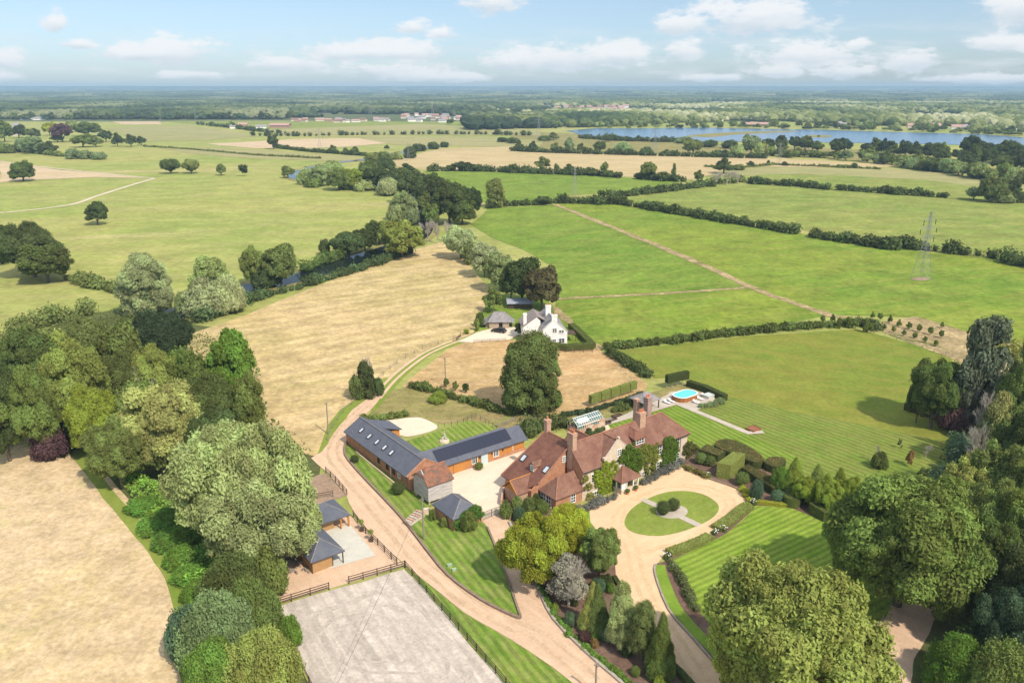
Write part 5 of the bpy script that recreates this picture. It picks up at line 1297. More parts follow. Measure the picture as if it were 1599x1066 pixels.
def clipped(name, pts, wid, h, c, label, seed, z0=0.0, cat='hedge', group=None, world=False, ls=.10, dens=26, top=None, rnd=0.0, trunks=0):
    """clipped hedge: flat sided body of short leaves along a line, or a closed outline when wid is None"""
    rng = np.random.default_rng(seed); P = [np.array(p, float) for p in (pts if world else [G(*p) for p in pts])]; o0 = P[0].copy(); P = [p - o0 for p in P]
    if wid is not None:
        L_, R_ = [], []
        for i, p in enumerate(P):
            a = P[max(i - 1, 0)]; b = P[min(i + 1, len(P) - 1)]; d = (b - a) / np.linalg.norm(b - a); n = np.array([-d[1], d[0]]); L_.append(p + n * wid / 2); R_.append(p - n * wid / 2)
        out = L_ + R_[::-1]
        quads = [(i, i + 1) for i in range(len(P) - 1)]
    else: out = P
    n = len(out); area2 = sum(out[i][0] * out[(i + 1) % n][1] - out[(i + 1) % n][0] * out[i][1] for i in range(n))
    if area2 < 0: out = out[::-1]
    pts3, nr = [], []
    for i in range(n):
        a, b = out[i], out[(i + 1) % n]; d = b - a; Ln = np.linalg.norm(d)
        if Ln < .01: continue
        k = int(Ln * (h - z0) * dens) + 1; s = rng.random(k)[:, None]; z = z0 + rng.random(k) * (h - z0)
        q = a + d * s; nn = np.array([d[1], -d[0], 0]) / Ln
        pts3.append(np.c_[q, z] + nn * rng.normal(0, .035, (k, 1))); nr.append(np.repeat(nn[None], k, 0))
    tr = tessellate_polygon([[Vector((p[0], p[1], 0)) for p in out]])
    for t in tr:
        a, b, c_ = out[t[0]], out[t[1]], out[t[2]]; ar = abs((b - a)[0] * (c_ - a)[1] - (b - a)[1] * (c_ - a)[0]) / 2; k = int(ar * dens) + 1
        u, v = rng.random((k, 1)), rng.random((k, 1)); f = (u + v) > 1; u = np.where(f, 1 - u, u); v = np.where(f, 1 - v, v)
        q = a + (b - a) * u + (c_ - a) * v; pts3.append(np.c_[q, h + rng.normal(0, .035, k)]); nr.append(np.repeat(np.array([[0, 0, 1.0]]), k, 0))
    Pn = np.concatenate(pts3); N = np.concatenate(nr) + rng.normal(0, .45, (len(Pn), 3)); S = ls * rng.uniform(.6, 1.4, len(Pn))
    V, Q = cards(Pn, N, S, rng); V = list(map(tuple, V)); Fc = list(map(tuple, Q)); b0 = len(V); m = n
    ins = .04
    V += [(p[0] * 1, p[1] * 1, z0) for p in out] + [(p[0], p[1], h - ins) for p in out]
    Fc += [(b0 + i, b0 + (i + 1) % m, b0 + m + (i + 1) % m, b0 + m + i) for i in range(m)]
    Fc += [(b0 + m + t[0], b0 + m + t[1], b0 + m + t[2]) for t in tr]
    if z0 > 0: Fc += [(b0 + t[0], b0 + t[1], b0 + t[2]) for t in tr]
    me = bpy.data.meshes.new(name); me.from_pydata(V, [], Fc)
    mats = [LEAF] + ([top] if top else []); at = me.attributes.new('tint', 'FLOAT', 'FACE')
    big = np.array([mnoise.noise(Vector((float(p[0]) * .7 + seed, float(p[1]) * .7, float(p[2]) * .7))) for p in Pn]) * .5
    at.data.foreach_set('value', np.concatenate([np.clip(rng.random(len(Q)) * .6 + .2 + big, 0, 1), np.full(len(Fc) - len(Q), .15)]).astype(np.float32))
    for mm in mats: me.materials.append(mm)
    if top:
        mi = np.zeros(len(Fc), np.int32); mi[:len(Q)] = (Pn[:, 2] > h - .12) & (rng.random(len(Q)) < .75); me.polygons.foreach_set('material_index', mi)
    me.update()
    o = link(name, me, None, (o0[0], o0[1], 0)); cc = C_[c] if isinstance(c, str) else c; o.color = (*cc, 1)
    return tag(o, label, cat, group)


def cover(name, pts, h, c, seed, ls, dens, label=None, cat=None, kind='stuff', world=False, patchy=0.0):
    """low vegetation spread over an area"""
    rng = np.random.default_rng(seed); P = [np.array(p, float) for p in (pts if world else [G(*p) for p in pts])]; o0 = P[0].copy(); P = [p - o0 for p in P]
    tr = tessellate_polygon([[Vector((p[0], p[1], 0)) for p in P]]); A_ = []
    for t in tr:
        a, b, c_ = P[t[0]], P[t[1]], P[t[2]]; ar = abs((b - a)[0] * (c_ - a)[1] - (b - a)[1] * (c_ - a)[0]) / 2; k = int(ar * dens) + 1
        u, v = rng.random((k, 1)), rng.random((k, 1)); f = (u + v) > 1; u = np.where(f, 1 - u, u); v = np.where(f, 1 - v, v); A_.append(a + (b - a) * u + (c_ - a) * v)
    Q2 = np.concatenate(A_); nz = np.array([mnoise.noise(Vector((float(q[0]) * .22, float(q[1]) * .22, seed * 1.7))) for q in Q2]); nz2 = np.array([mnoise.noise(Vector((float(q[0]) * .8, float(q[1]) * .8, seed * 2.7))) for q in Q2])
    if patchy: k = nz > -1 + patchy; Q2 = Q2[k]; nz = nz[k]; nz2 = nz2[k]
    hh = h * (1 + nz * .9 + nz2 * .5) ; z = np.maximum(.05, hh * (1 - rng.random(len(Q2)) ** 2.2 * .7)) + zl(6, Q2[:, 1].mean() + o0[1])
    N = rng.normal(size=(len(Q2), 3)) * .7; N[:, 2] += .9; N[:, 0] += .3; S = ls * rng.uniform(.6, 1.4, len(Q2)); V, Q = cards(np.c_[Q2, z], N, S, rng)
    me = mk_mesh(name, V, Q, LEAF); at = me.attributes.new('tint', 'FLOAT', 'FACE'); at.data.foreach_set('value', np.clip(.5 + nz * .7 + nz2 * .4 + rng.normal(0, .15, len(Q)), 0, 1).astype(np.float32))
    o = link(name, me, None, (o0[0], o0[1], 0)); cc = C_[c] if isinstance(c, str) else c; o.color = (*cc, 1)
    if label: tag(o, label, cat)
    o['kind'] = kind; return o


T = tree


def under(o, root):
    from mathutils import Matrix
    m = Matrix.LocRotScale(root.location, root.rotation_euler, root.scale); o.parent = root; o.matrix_parent_inverse = m.inverted(); return o


# --- the avenue of woodland on the left, far to near
OAKL = 'dark oak'
T(55, 343, 432, 96, 'round', 'dk', 'large dark oak in the left meadow, taller of the hedge-end pair')
T(76, 379, 441, 84, 'round', 'oak', 'rounded dark oak in front of the taller oak at the hedge end')
T(4, 346, 412, 60, 'round', 'dk', 'dark oak cut off by the left picture edge beyond the hedge')
T(232, 394, 490, 88, 'tall', 'sil', 'tall silvery willow standing alone by the river bend')
T(330, 399, 470, 66, 'tall', 'wil', 'pale olive willow behind the silvery bank willows')
T(322, 432, 492, 70, 'bush', 'sil', 'low silvery willow on the bank, left of two')
T(358, 430, 488, 56, 'bush', 'sil', 'silvery green willow bush next to the tan hay meadow')
T(296, 452, 490, 46, 'bush', 'wil', 'small pale willow between the tall silvery willow and the bank')
T(397, 384, 448, 44, 'round', 'mid', 'green tree at the river, left of the twin crowns')
T(440, 380, 447, 62, 'round', 'olive', 'twin-crowned olive green tree overhanging the dark river pool')
T(415, 410, 448, 50, 'bush', 'dk', 'dark bush under the twin-crowned tree by the river')
T(628, 344, 402, 76, 'round', 'lt', 'big yellow-tinged green tree at the narrow end of the hay meadow')
T(545, 362, 399, 60, 'spread', 'dk', 'dark spreading tree over the open river bend')
T(592, 343, 381, 48, 'round', 'dk', 'dark tree behind the big yellow-tinged one by the river')
T(570, 357, 392, 40, 'round', 'dk', 'small dark tree between the spreading tree and the yellow-tinged one')
T(508, 372, 398, 20, 'bush', 'dk', 'small dark bush left of the spreading riverside tree')
T(720, 353, 404, 60, 'round', 'sil', 'pale silvery tree at the top corner of the hay meadow')
T(757, 378, 432, 56, 'round', 'sil', 'pale silvery tree in the row beside the hay meadow, second one down')
T(781, 392, 455, 58, 'round', 'wil', 'pale green tree in the row above the cottage')
T(815, 400, 474, 66, 'round', 'dk', 'dark green tree behind the copper-brown tree')
T(846, 415, 484, 62, 'round', 'cop', 'copper-brown beech above the white cottage')
T(798, 412, 470, 40, 'round', 'oak', 'deep green tree squeezed between pale willow and dark tree')
T(770, 448, 487, 34, 'round', 'mid', 'mid green tree at the corner of the cottage garden')
T(749, 486, 510, 16, 'bush', 'oak', 'dark bush at the left end of the cart barn')
T(737, 380, 412, 30, 'bush', 'olive', 'olive bush between the two silvery meadow trees')
T(745, 497, 516, 12, 'bush', 'mid', 'small green bush on the verge left of the cart barn')
T(812, 501, 524, 20, 'round', 'dk', 'small dark tree hiding the cottage side wall')
T(729, 513, 521, 12, 'bush', 'ygr', 'small bright bush on the verge by the cottage gate')
for i, (x, a, b, w) in enumerate([(668, 338, 379, 26), (684, 342, 380, 22), (700, 344, 378, 22), (658, 345, 376, 16)]): T(x, a, b, w, 'bare', 'tan', 'thin bare tan poplar, %s of four at the meadow tip' % ['second from left', 'third from left', 'rightmost', 'leftmost'][i], 'bare_tree')
T(829, 517, 641, 96, 'tall', 'oak', 'tall dark green oak in the tan paddock in front of the cottage', lod=3)
T(815, 590, 640, 60, 'bush', 'dk', 'dark lower growth at the foot of the tall paddock oak', name='shrub', cat='shrub')
T(862, 605, 640, 36, 'bush', 'oak', 'dark bush leaning out right of the paddock oak', name='shrub', cat='shrub')
T(574, 548, 600, 24, 'bare', 'grey', 'bare tree rising out of the dark thicket by the lane', 'bare_tree')
T(572, 562, 622, 34, 'tall', 'dk', 'narrow dark tree in the thicket beside the lane')
T(557, 585, 622, 32, 'bush', 'oak', 'dark thicket bush left of the narrow tree by the lane', name='shrub', cat='shrub')
T(590, 588, 618, 22, 'bush', 'dk', 'small dark bush at the lane edge below the tan meadow', name='shrub', cat='shrub')
T(252, 485, 572, 108, 'spread', 'pine', 'broad near-black cedar at the top of the left wood', lod=3)
near_left = [(150, 490, 610, 100, 'round', 'olive'), (196, 502, 620, 84, 'round', 'oak'), (62, 506, 640, 110, 'round', 'oak'), (108, 512, 632, 84, 'round', 'gold'), (16, 545, 720, 86, 'round', 'dk'), (60, 568, 715, 90, 'round', 'mid'), (128, 536, 690, 112, 'round', 'lt'),
             (205, 545, 660, 86, 'round', 'oak'), (366, 514, 640, 84, 'round', 'grn'), (300, 538, 650, 80, 'round', 'mid'), (250, 534, 655, 92, 'round', 'lt'), (335, 578, 700, 110, 'round', 'oak'), (390, 580, 690, 60, 'round', 'mid'), (225, 590, 700, 84, 'round', 'mid'),
             (156, 600, 712, 94, 'round', 'ygr'), (262, 598, 735, 136, 'round', 'tan'), (192, 655, 760, 94, 'round', 'olive'), (345, 640, 750, 90, 'round', 'dk'), (105, 590, 700, 70, 'round', 'oak'), (255, 650, 745, 76, 'round', 'oak')]
row(near_left, 'in the dense left-hand wood', 'trees of the left-hand wood')
T(240, 560, 665, 60, 'bare', 'grey', 'bare grey branches showing in the middle of the left-hand wood', 'bare_tree')
T(10, 590, 690, 64, 'bush', 'blue', 'dark blue-green shrub at the left picture edge', name='shrub', cat='shrub')
T(83, 655, 713, 60, 'bush', 'pur', 'purple-leaved tree at the corner of the tan field', lod=2)
T(362, 668, 850, 176, 'round', 'wil', 'huge pale green willow, left-hand crown of the giant beside the stables', lod=3, var=0)
T(422, 656, 870, 160, 'round', 'wil', 'huge pale green willow beside the stable yard', lod=3, var=1)
T(412, 735, 895, 172, 'round', 'wil', 'pale green willow, lowest crown of the giant group by the stables', lod=3, var=2)
T(322, 705, 812, 76, 'round', 'sil', 'silver-tinted willow on the left flank of the giant willow', lod=3)
T(345, 920, 1040, 120, 'bush', 'grey', 'grey-green sallow bush at the bend of the mown path', lod=3)
T(300, 945, 1030, 70, 'bush', 'blue', 'dark blue-green bush at the mown path edge', name='shrub', cat='shrub')
T(400, 900, 1000, 90, 'bush', 'mid', 'green sallow bush in front of the arena corner', lod=3)
T(410, 985, 1090, 130, 'bush', 'lt', 'light green bush at the bottom left of the arena', lod=3, name='shrub', cat='shrub')
T(340, 1000, 1090, 100, 'bush', 'grn', 'fresh green bush at the bottom edge by the path', lod=3, name='shrub', cat='shrub')
T(370, 862, 950, 110, 'bush', 'oak', 'deep green bush under the giant willow', lod=3, name='shrub', cat='shrub')
T(420, 850, 930, 70, 'bush', 'mid', 'green bush between the willow and the stable yard', lod=2, name='shrub', cat='shrub')
T(455, 960, 1010, 40, 'bush', 'grn', 'small bush growing at the arena fence', lod=2, name='shrub', cat='shrub')
T(480, 780, 850, 60, 'round', 'wil', 'small pale willow crown leaning over the stable roof', lod=2)
cover('bramble', [(120, 700), (200, 770), (250, 840), (285, 900), (300, 960), (330, 1066), (420, 1066), (430, 980), (340, 860), (270, 780), (200, 735)], 1.5, (.22, .38, .06), 5, .19, 22)
cover('bramble', [(-40, 640), (60, 660), (110, 690), (130, 700), (60, 700), (0, 705), (-40, 720)], 1.3, 'grn', 6, .16, 9)
cover('woodland_undergrowth', [(0, 590), (60, 520), (200, 490), (300, 520), (400, 560), (420, 655), (490, 715), (440, 760), (350, 740), (200, 720), (100, 690), (0, 680)], 2.2, 'oak', 7, .3, 2.2)
wild_hedge('field_hedge', [(104, 437), (150, 449), (200, 462)], 5, 3.2, 'olive', 'thick low hedge running from the oak pair to the river willow', 31, .35, 120)
wild_hedge('field_hedge', [(-40, 555), (0, 535), (60, 510), (115, 495), (150, 488)], 7, 3.5, 'olive', 'rough hedge edging the left wood against the green meadow', 32, .35, 120)
for i, (x, a, b, w) in enumerate([(205, 762, 795, 44), (228, 785, 825, 48), (250, 812, 850, 50), (268, 838, 878, 50), (283, 865, 905, 50), (296, 892, 932, 48), (250, 778, 815, 50), (278, 800, 845, 54), (300, 835, 880, 54)]):
    T(x + 19, a + 17, b + 2, w + 16, 'bush', (.16, .30, .05), 'bright green bramble mound, %s of nine between mown path and giant willow' % ordn(i), 'bramble_mound', 'shrub', 'bramble mounds beside the mown path', lod=2)
# reeds along the river bank of the hay meadow
RB = [(310, 504), (350, 488), (385, 474), (440, 458), (500, 441), (560, 423), (600, 410), (640, 394)]
wild_hedge('reed_bed', RB, 4.5, 1.5, (.10, .15, .06), 'band of green reeds between the river and the hay meadow', 33, .3, 90, cat='reeds')
wild_hedge('reed_bed', [(475, 425), (500, 414), (530, 404), (545, 400)], 6, 1.5, (.12, .19, .05), 'patch of reeds on the inner side of the river bend', 34, .3, 90, cat='reeds')

# --- river belt
rb = [(450, 258, 278, 22, 'round', 'olive'), (500, 256, 290, 46, 'round', 'wil'), (478, 262, 288, 30, 'bush', 'wil'), (530, 261, 297, 42, 'round', 'mid'), (520, 250, 272, 44, 'bush', 'wil'), (553, 263, 296, 40, 'round', 'ygr'), (588, 260, 296, 52, 'round', 'dk'), (618, 259, 300, 54, 'round', 'dk'),
      (607, 277, 305, 40, 'bush', 'sil'), (568, 280, 298, 34, 'bush', 'wil'), (542, 282, 296, 26, 'bush', 'wil'), (645, 262, 318, 54, 'round', 'dk'), (672, 268, 328, 50, 'round', 'dk'), (632, 297, 345, 46, 'round', 'wil'), (702, 284, 350, 70, 'round', 'dk'), (735, 290, 338, 40, 'round', 'dk'), (722, 306, 350, 46, 'round', 'oak'),
      (673, 317, 356, 30, 'round', 'mid'), (690, 275, 325, 46, 'round', 'mid'), (618, 318, 350, 30, 'bush', 'wil'), (645, 325, 352, 26, 'bush', 'grey'), (575, 250, 270, 34, 'bush', 'oak'), (600, 247, 262, 40, 'bush', 'dk'), (635, 255, 275, 34, 'round', 'dk'), (665, 300, 340, 34, 'round', 'oak'), (490, 275, 292, 34, 'bush', 'mid')]
row(rb, 'in the wooded river loop', 'trees of the wooded river loop')
T(772, 277, 324, 34, 'tall', 'olive', 'lone tall olive tree at the pasture corner right of the river wood')
row([(582, 238, 251, 26, 'bush', 'olive'), (600, 236, 251, 24, 'bush', 'oak'), (620, 237, 249, 24, 'bush', 'wil'), (640, 236, 247, 22, 'bush', 'dk'), (655, 224, 236, 26, 'bush', 'dk'), (676, 221, 233, 22, 'bush', 'dk'), (694, 221, 230, 16, 'bush', 'dk'), (604, 226, 234, 9, 'round', 'dk'), (640, 228, 240, 20, 'bush', 'dk')], 'on the far river bank beyond the loop', 'bushes on the far river bank')
# --- park trees
T(37, 250, 283, 38, 'round', 'oak', 'spreading oak beside the pinkish field on the far left', lod=2)
T(153, 314, 351, 38, 'round', 'dk', 'dark round oak alone in the green meadow below the white track', lod=2)
T(267, 248, 271, 31, 'spread', 'oak', 'left one of two park oaks standing close together', lod=2)
T(299, 248, 271, 28, 'spread', 'olive', 'right one of two park oaks standing close together', lod=2)
T(346, 255, 274, 17, 'round', 'olive', 'small park tree with thin crown, left of the last two')
T(381, 256, 275, 15, 'round', 'dk', 'small dark park tree at the right end of the park')
T(427, 210, 233, 20, 'round', 'dk', 'dark tree at the left end of the hedge between straw fields')
row([(520, 226, 239, 17), (540, 230, 240, 10), (555, 228, 241, 15)], 'on the hedge between straw-coloured fields', 'small trees between the straw fields')
es = [(8, 186, 222, 34, 'round', 'mid'), (30, 194, 216, 26, 'round', 'dk'), (50, 200, 216, 20, 'round', 'olive'), (78, 190, 212, 22, 'round', 'lime'), (98, 192, 222, 36, 'round', 'pur'), (112, 188, 206, 24, 'round', 'wil'), (138, 190, 213, 48, 'round', 'oak'), (166, 203, 222, 22, 'round', 'dk'), (184, 207, 229, 22, 'round', 'dk'), (205, 209, 229, 22, 'round', 'dk'),
      (221, 212, 227, 16, 'round', 'dk'), (55, 212, 240, 40, 'round', 'grey'), (76, 220, 241, 30, 'round', 'dk'), (36, 216, 238, 26, 'bush', 'grey'), (12, 224, 239, 34, 'bush', 'olive'), (130, 209, 230, 36, 'round', 'mid'), (150, 213, 229, 26, 'round', 'olive'), (57, 200, 216, 18, 'round', 'dk'), (118, 232, 248, 30, 'bush', 'grey'), (137, 234, 248, 24, 'bush', 'grey'), (154, 237, 249, 28, 'bush', 'grey'),
      (90, 212, 222, 22, 'round', 'oak')]
row(es, 'around the distant farm on the left', 'trees around the distant farm')
# --- hedges between the pastures
wild_hedge('field_hedge', [(-40, 222), (60, 240), (100, 245)], 6, 2.5, 'olive', 'low scrub line below the distant farm trees', 41, .9, 40)
wild_hedge('field_hedge', [(430, 231), (480, 237), (560, 243), (604, 246)], 5, 2.5, 'dk', 'dark hedge between two straw-coloured fields left of the river', 42, .8, 40)
wild_hedge('field_hedge', [(395, 212), (470, 213), (560, 211), (660, 210), (740, 210), (830, 212)], 9, 5, 'dk', 'far dark hedge with bushes below the village', 43, 1.0, 40, step=9)
wild_hedge('field_hedge', [(310, 194.5), (360, 200), (400, 205), (445, 209)], 9, 5, 'dk', 'far hedge slanting down from the woods beside the farm sheds', 44, 1.2, 30, step=9)
wild_hedge('field_hedge', [(225, 229), (300, 234), (400, 243), (500, 248)], 2.5, 1.2, 'olive', 'faint low hedge between green meadow and straw field', 45, .6, 16)
wild_hedge('field_hedge', [(668, 268), (700, 267), (760, 268), (800, 270), (850, 272), (905, 274)], 7, 5.0, 'dk', 'dark hedge between the bright pasture and the big stubble field', 46, .7, 70)
wild_hedge('field_hedge', [(912, 273), (925, 274), (945, 276), (968, 278)], 7, 4.5, 'dk', 'dark bushes continuing the stubble field hedge', 47, .7, 70)
wild_hedge('field_hedge', [(992, 279), (1015, 281), (1040, 283), (1066, 284)], 7, 5.0, 'dk', 'dense dark hedge piece in front of the tan-crowned tree', 48, .7, 70)
wild_hedge('field_hedge', [(1104, 288), (1130, 287), (1160, 284)], 6, 5, 'olive', 'olive hedge at the junction of three fields', 49, .7, 60)
wild_hedge('field_hedge', [(762, 326), (790, 322), (815, 321), (862, 319)], 5, 3.5, 'dk', 'hedge at the top of the left-hand bright pasture', 50, .5, 70)
wild_hedge('field_hedge', [(868, 317), (905, 318), (940, 320), (960, 318), (1000, 325), (1050, 333), (1100, 342), (1150, 350), (1200, 358), (1250, 367)], 6.5, 4.0, 'dk', 'long dark hedge crossing the green pastures towards the right', 51, .5, 90, wob=.4)
wild_hedge('field_hedge', [(1262, 370), (1300, 376), (1350, 383), (1398, 391)], 5.5, 3.2, 'dk', 'patchy hedge continuing the long pasture hedge to the pylon', 52, .5, 90, wob=.5)
wild_hedge('field_hedge', [(1405, 387), (1430, 390), (1470, 394), (1530, 401)], 6.5, 4.0, 'dk', 'dark hedge bushes behind the big pylon', 53, .5, 90, wob=.5)
wild_hedge('field_hedge', [(1545, 402), (1580, 412), (1640, 425)], 8, 4.5, 'dk', 'dark hedge at the right picture edge beyond the pylon', 54, .5, 90)
wild_hedge('field_hedge', [(950, 309), (985, 306), (1020, 302), (1060, 297), (1098, 292)], 6.5, 4.5, 'dk', 'dark hedge slanting up to the right from the lattice pylon', 55, .6, 90)
wild_hedge('field_hedge', [(1102, 292), (1120, 291)], 5, 4.5, 'dk', 'short dark hedge piece left of the brown scrub', 56, .6, 90)
wild_hedge('field_hedge', [(1172, 287), (1200, 289), (1250, 292), (1296, 297)], 6.5, 4.6, 'dk', 'dark hedge along the far side of the wide right pasture', 57, .6, 90)
wild_hedge('field_hedge', [(1302, 297), (1350, 300), (1400, 304), (1448, 307)], 6.5, 4.8, 'dk', 'dark hedge right of the far pasture hedge', 58, .6, 90)
wild_hedge('field_hedge', [(1456, 308), (1474, 309)], 5, 3, 'dk', 'last little hedge bush of the far pasture hedge', 59, .6, 60)
wild_hedge('field_hedge', [(1100, 261), (1150, 263), (1210, 258), (1290, 261), (1375, 265)], 3, 1.6, 'olive', 'thin hedge between straw field and far green field', 60, .6, 24)
wild_hedge('field_hedge', [(800, 236), (860, 239), (930, 241), (1000, 243), (1080, 245), (1200, 248)], 8, 4, 'dk', 'dark hedge along the back of the big stubble field', 61, .9, 50)
wild_hedge('field_hedge', [(905, 216), (960, 220), (1030, 222), (1060, 222)], 9, 5, 'dk', 'dark scrub on the near shore of the lake', 62, 1.0, 50)
wild_hedge('field_hedge', [(945, 545), (980, 543), (1040, 537), (1100, 529), (1160, 522), (1220, 516), (1290, 511), (1330, 508)], 2.8, 2.3, 'oak', 'dark hedge between the bright pasture and the big lawn', 63, .28, 110, wob=.3)
wild_hedge('field_hedge', [(948, 552), (975, 566), (1000, 582), (1012, 590)], 3.0, 2.4, 'dk', 'dark hedge running from the pasture corner down to the pavilion', 64, .25, 130)
wild_hedge('field_hedge', [(1325, 505), (1345, 508), (1364, 516)], 3.0, 2.0, 'dk', 'dark hedge end at the corner of the big lawn', 65, .28, 110)
wild_hedge('garden_hedge', [(643, 605), (670, 611), (700, 619), (730, 628), (765, 640), (800, 648)], 2.2, 1.6, 'oak', 'dark hedge slanting across the paddock above the barn', 66, .2, 110)
wild_hedge('garden_hedge', [(567, 655), (590, 656), (610, 653), (636, 649)], 1.6, 1.3, 'mid', 'green hedge behind the barn end next to the lane', 67, .16, 120)
wild_hedge('garden_hedge', [(818, 668), (830, 679), (850, 672), (878, 664)], 3.8, 2.8, 'dk', 'thick dark hedge between barn and greenhouse', 68, .2, 140)
clipped('clipped_hedge', [(852, 543), (885, 547), (925, 544)], 2.4, 1.7, 'oak', 'clipped dark hedge in front of the white cottage', 70, ls=.16, dens=9)
clipped('clipped_hedge', [(925, 544), (905, 524), (892, 512)], 2.0, 1.6, 'oak', 'clipped hedge along the right side of the white cottage garden', 71, ls=.16, dens=9)
T(851, 530, 546, 13, 'round', 'mid', 'small round tree trained against the cottage wall')

row([(848, 244, 266, 28, 'round', 'olive'), (869, 255, 271, 12), (888, 256, 272, 28, 'round', 'dk'), (912, 262, 274, 10), (927, 262, 275, 18), (943, 252, 276, 14, 'tall', 'olive'), (946, 265, 276, 22), (966, 268, 278, 16), (1012, 252, 281, 30, 'round', 'olive'), (1052, 254, 280, 10, 'tall', 'mid'), (998, 270, 280, 16), (1035, 268, 283, 26), (1090, 265, 284, 17),
     (1130, 246, 271, 36, 'round', 'dk'), (1172, 251, 261, 14, 'round', 'dk'), (1154, 256, 266, 22, 'bush', 'olive'), (722, 252, 267, 34, 'round', 'dk'), (702, 258, 267, 26), (745, 256, 268, 18), (848, 306, 320, 26, 'round', 'dk'), (822, 309, 321, 12), (939, 296, 310, 14, 'round', 'dk'), (1200, 250, 258, 8, 'bush', 'dk'), (1226, 252, 259, 11, 'bush', 'dk'), (1271, 255, 260, 6, 'bush', 'dk'), (1333, 254, 263, 12, 'bush', 'dk')], 'along the middle-distance field hedges', 'hedgerow trees of the middle distance')
for i, (x, a, b, w) in enumerate([(1118, 266, 290, 22), (1135, 264, 289, 26), (1152, 268, 288, 22)]): T(x, a, b, w, 'bare', 'tan', 'bare brown scrub tree at the field junction, %s of three' % ['left one', 'middle one', 'right one'][i], 'bare_tree')
row([(1520, 291, 312, 30, 'round', 'grey'), (1548, 273, 316, 44, 'round', 'olive'), (1562, 300, 316, 44, 'bush', 'wil'), (1577, 279, 306, 30, 'round', 'dk'), (1592, 298, 316, 36, 'bush', 'dk')], 'in the clump at the far right pasture corner', 'clump at the far right pasture corner')
# marsh and lakeside trees
ml = [(832, 220, 237, 18, 'round', 'dk'), (867, 222, 238, 20, 'round', 'olive'), (889, 214, 237, 18, 'tall', 'grey'), (907, 223, 238, 16), (936, 220, 239, 24, 'round', 'oak'), (972, 221, 240, 30, 'bush', 'grey'), (1008, 229, 241, 20, 'bush', 'dk'), (1040, 233, 241, 12, 'bush', 'dk'), (1082, 216, 241, 34, 'round', 'olive'), (1068, 213, 224, 30, 'bush', 'grey'), (1110, 218, 230, 30, 'bush', 'dk'), (864, 206, 219, 22, 'round', 'olive'),
      (947, 213, 221, 18, 'round', 'dk'), (1150, 226, 243, 26, 'bush', 'wil'), (1172, 209, 242, 32, 'round', 'grey'), (1190, 222, 243, 28, 'bush', 'wil'), (1140, 218, 232, 30, 'bush', 'dk'), (810, 222, 235, 20), (800, 214, 224, 26, 'bush', 'dk'), (785, 214, 222, 20, 'bush', 'dk'), (850, 211, 220, 22, 'bush', 'mid'), (985, 214, 221, 14, 'bush', 'dk'), (1020, 215, 222, 14, 'bush', 'dk')]
row(ml, 'between the stubble field and the lake', 'trees between stubble field and lake')
belt(along([(1195, 236), (1260, 236), (1330, 240), (1400, 243), (1470, 250), (1540, 262), (1625, 272)], 40, 15, 17, ['dk', 'dk', 'oak', 'dk', 'pine'], 81, 12, ('round',)), 'in the dark back row before the lake', 'dark trees in front of the lake', 1)
belt(along([(1200, 243), (1260, 246), (1320, 250)], 12, 8, 13, ['oak', 'olive', 'mid'], 82, 8, ('bush', 'round')), 'in the low scrub before the lake', 'low scrub trees before the lake', 1)
belt(along([(1330, 252), (1400, 258), (1460, 268), (1530, 278), (1625, 290)], 30, 11, 17, ['olive', 'wil', 'oak', 'grey', 'mid'], 83, 9, ('round', 'bush')), 'in the pale front row of the right-hand belt', 'pale trees of the right-hand belt', 1)
belt(along([(1500, 246), (1560, 255), (1625, 262)], 12, 20, 20, ['dk', 'oak'], 84, 14, ('round',)), 'in the tall dark block at the right edge', 'tall dark trees at the right edge', 1)
T(1278, 211, 214, 7, 'bush', 'mid', 'small bush on the low island in the lake')

# --- young trees in the dry strip, and lawn saplings
yt = [(1284, 492, 504, 9), (1300, 490, 504, 10), (1309, 495, 513, 8, 'tall'), (1325, 495, 512, 10, 'tall'), (1336, 500, 513, 9), (1351, 498, 519, 10, 'tall'), (1359, 504, 520, 9), (1362, 486, 498, 8), (1374, 488, 501, 10), (1389, 491, 505, 9), (1403, 498, 511, 9), (1419, 502, 515, 10), (1435, 506, 519, 9), (1452, 510, 523, 10), (1469, 515, 528, 9), (1380, 505, 516, 9), (1395, 509, 520, 8),
      (1411, 514, 525, 8), (1428, 519, 529, 9), (1444, 524, 535, 8), (1461, 530, 541, 8), (1471, 502, 512, 8), (1571, 524, 534, 10)]
for i, q in enumerate(sorted(yt)):
    k = q[4] if len(q) > 4 else 'round'
    T(q[0], q[1], q[2], q[3], k, 'mid', 'young planted tree, %s from the left in the dry strip above the lawn' % ordn(i), 'young_tree', 'young tree', 'young trees planted in the dry strip', lod=1)
T(1372, 704, 730, 28, 'bush', 'oak', 'dense round young conifer on the big lawn', 'young_tree', lod=2); T(1370, 690, 722, 10, 'bare', 'grey', 'thin leafless stem above the round conifer on the lawn', 'bare_tree')
T(1420, 702, 728, 15, 'ragged', 'rust', 'sparse brownish sapling on the lawn right of the round conifer', 'young_tree'); T(1445, 690, 716, 20, 'bare', 'grey', 'small bare dark sapling near the fence on the lawn', 'bare_tree')
T(1440, 730, 757, 26, 'ragged', 'oak', 'ragged green sapling at the lower end of the lawn', 'young_tree'); T(1398, 742, 764, 15, 'ragged', 'olive', 'faint small sapling just above the big dark oak', 'young_tree'); T(1404, 684, 700, 8, 'ragged', 'olive', 'tiny sapling in the upper big lawn', 'young_tree')
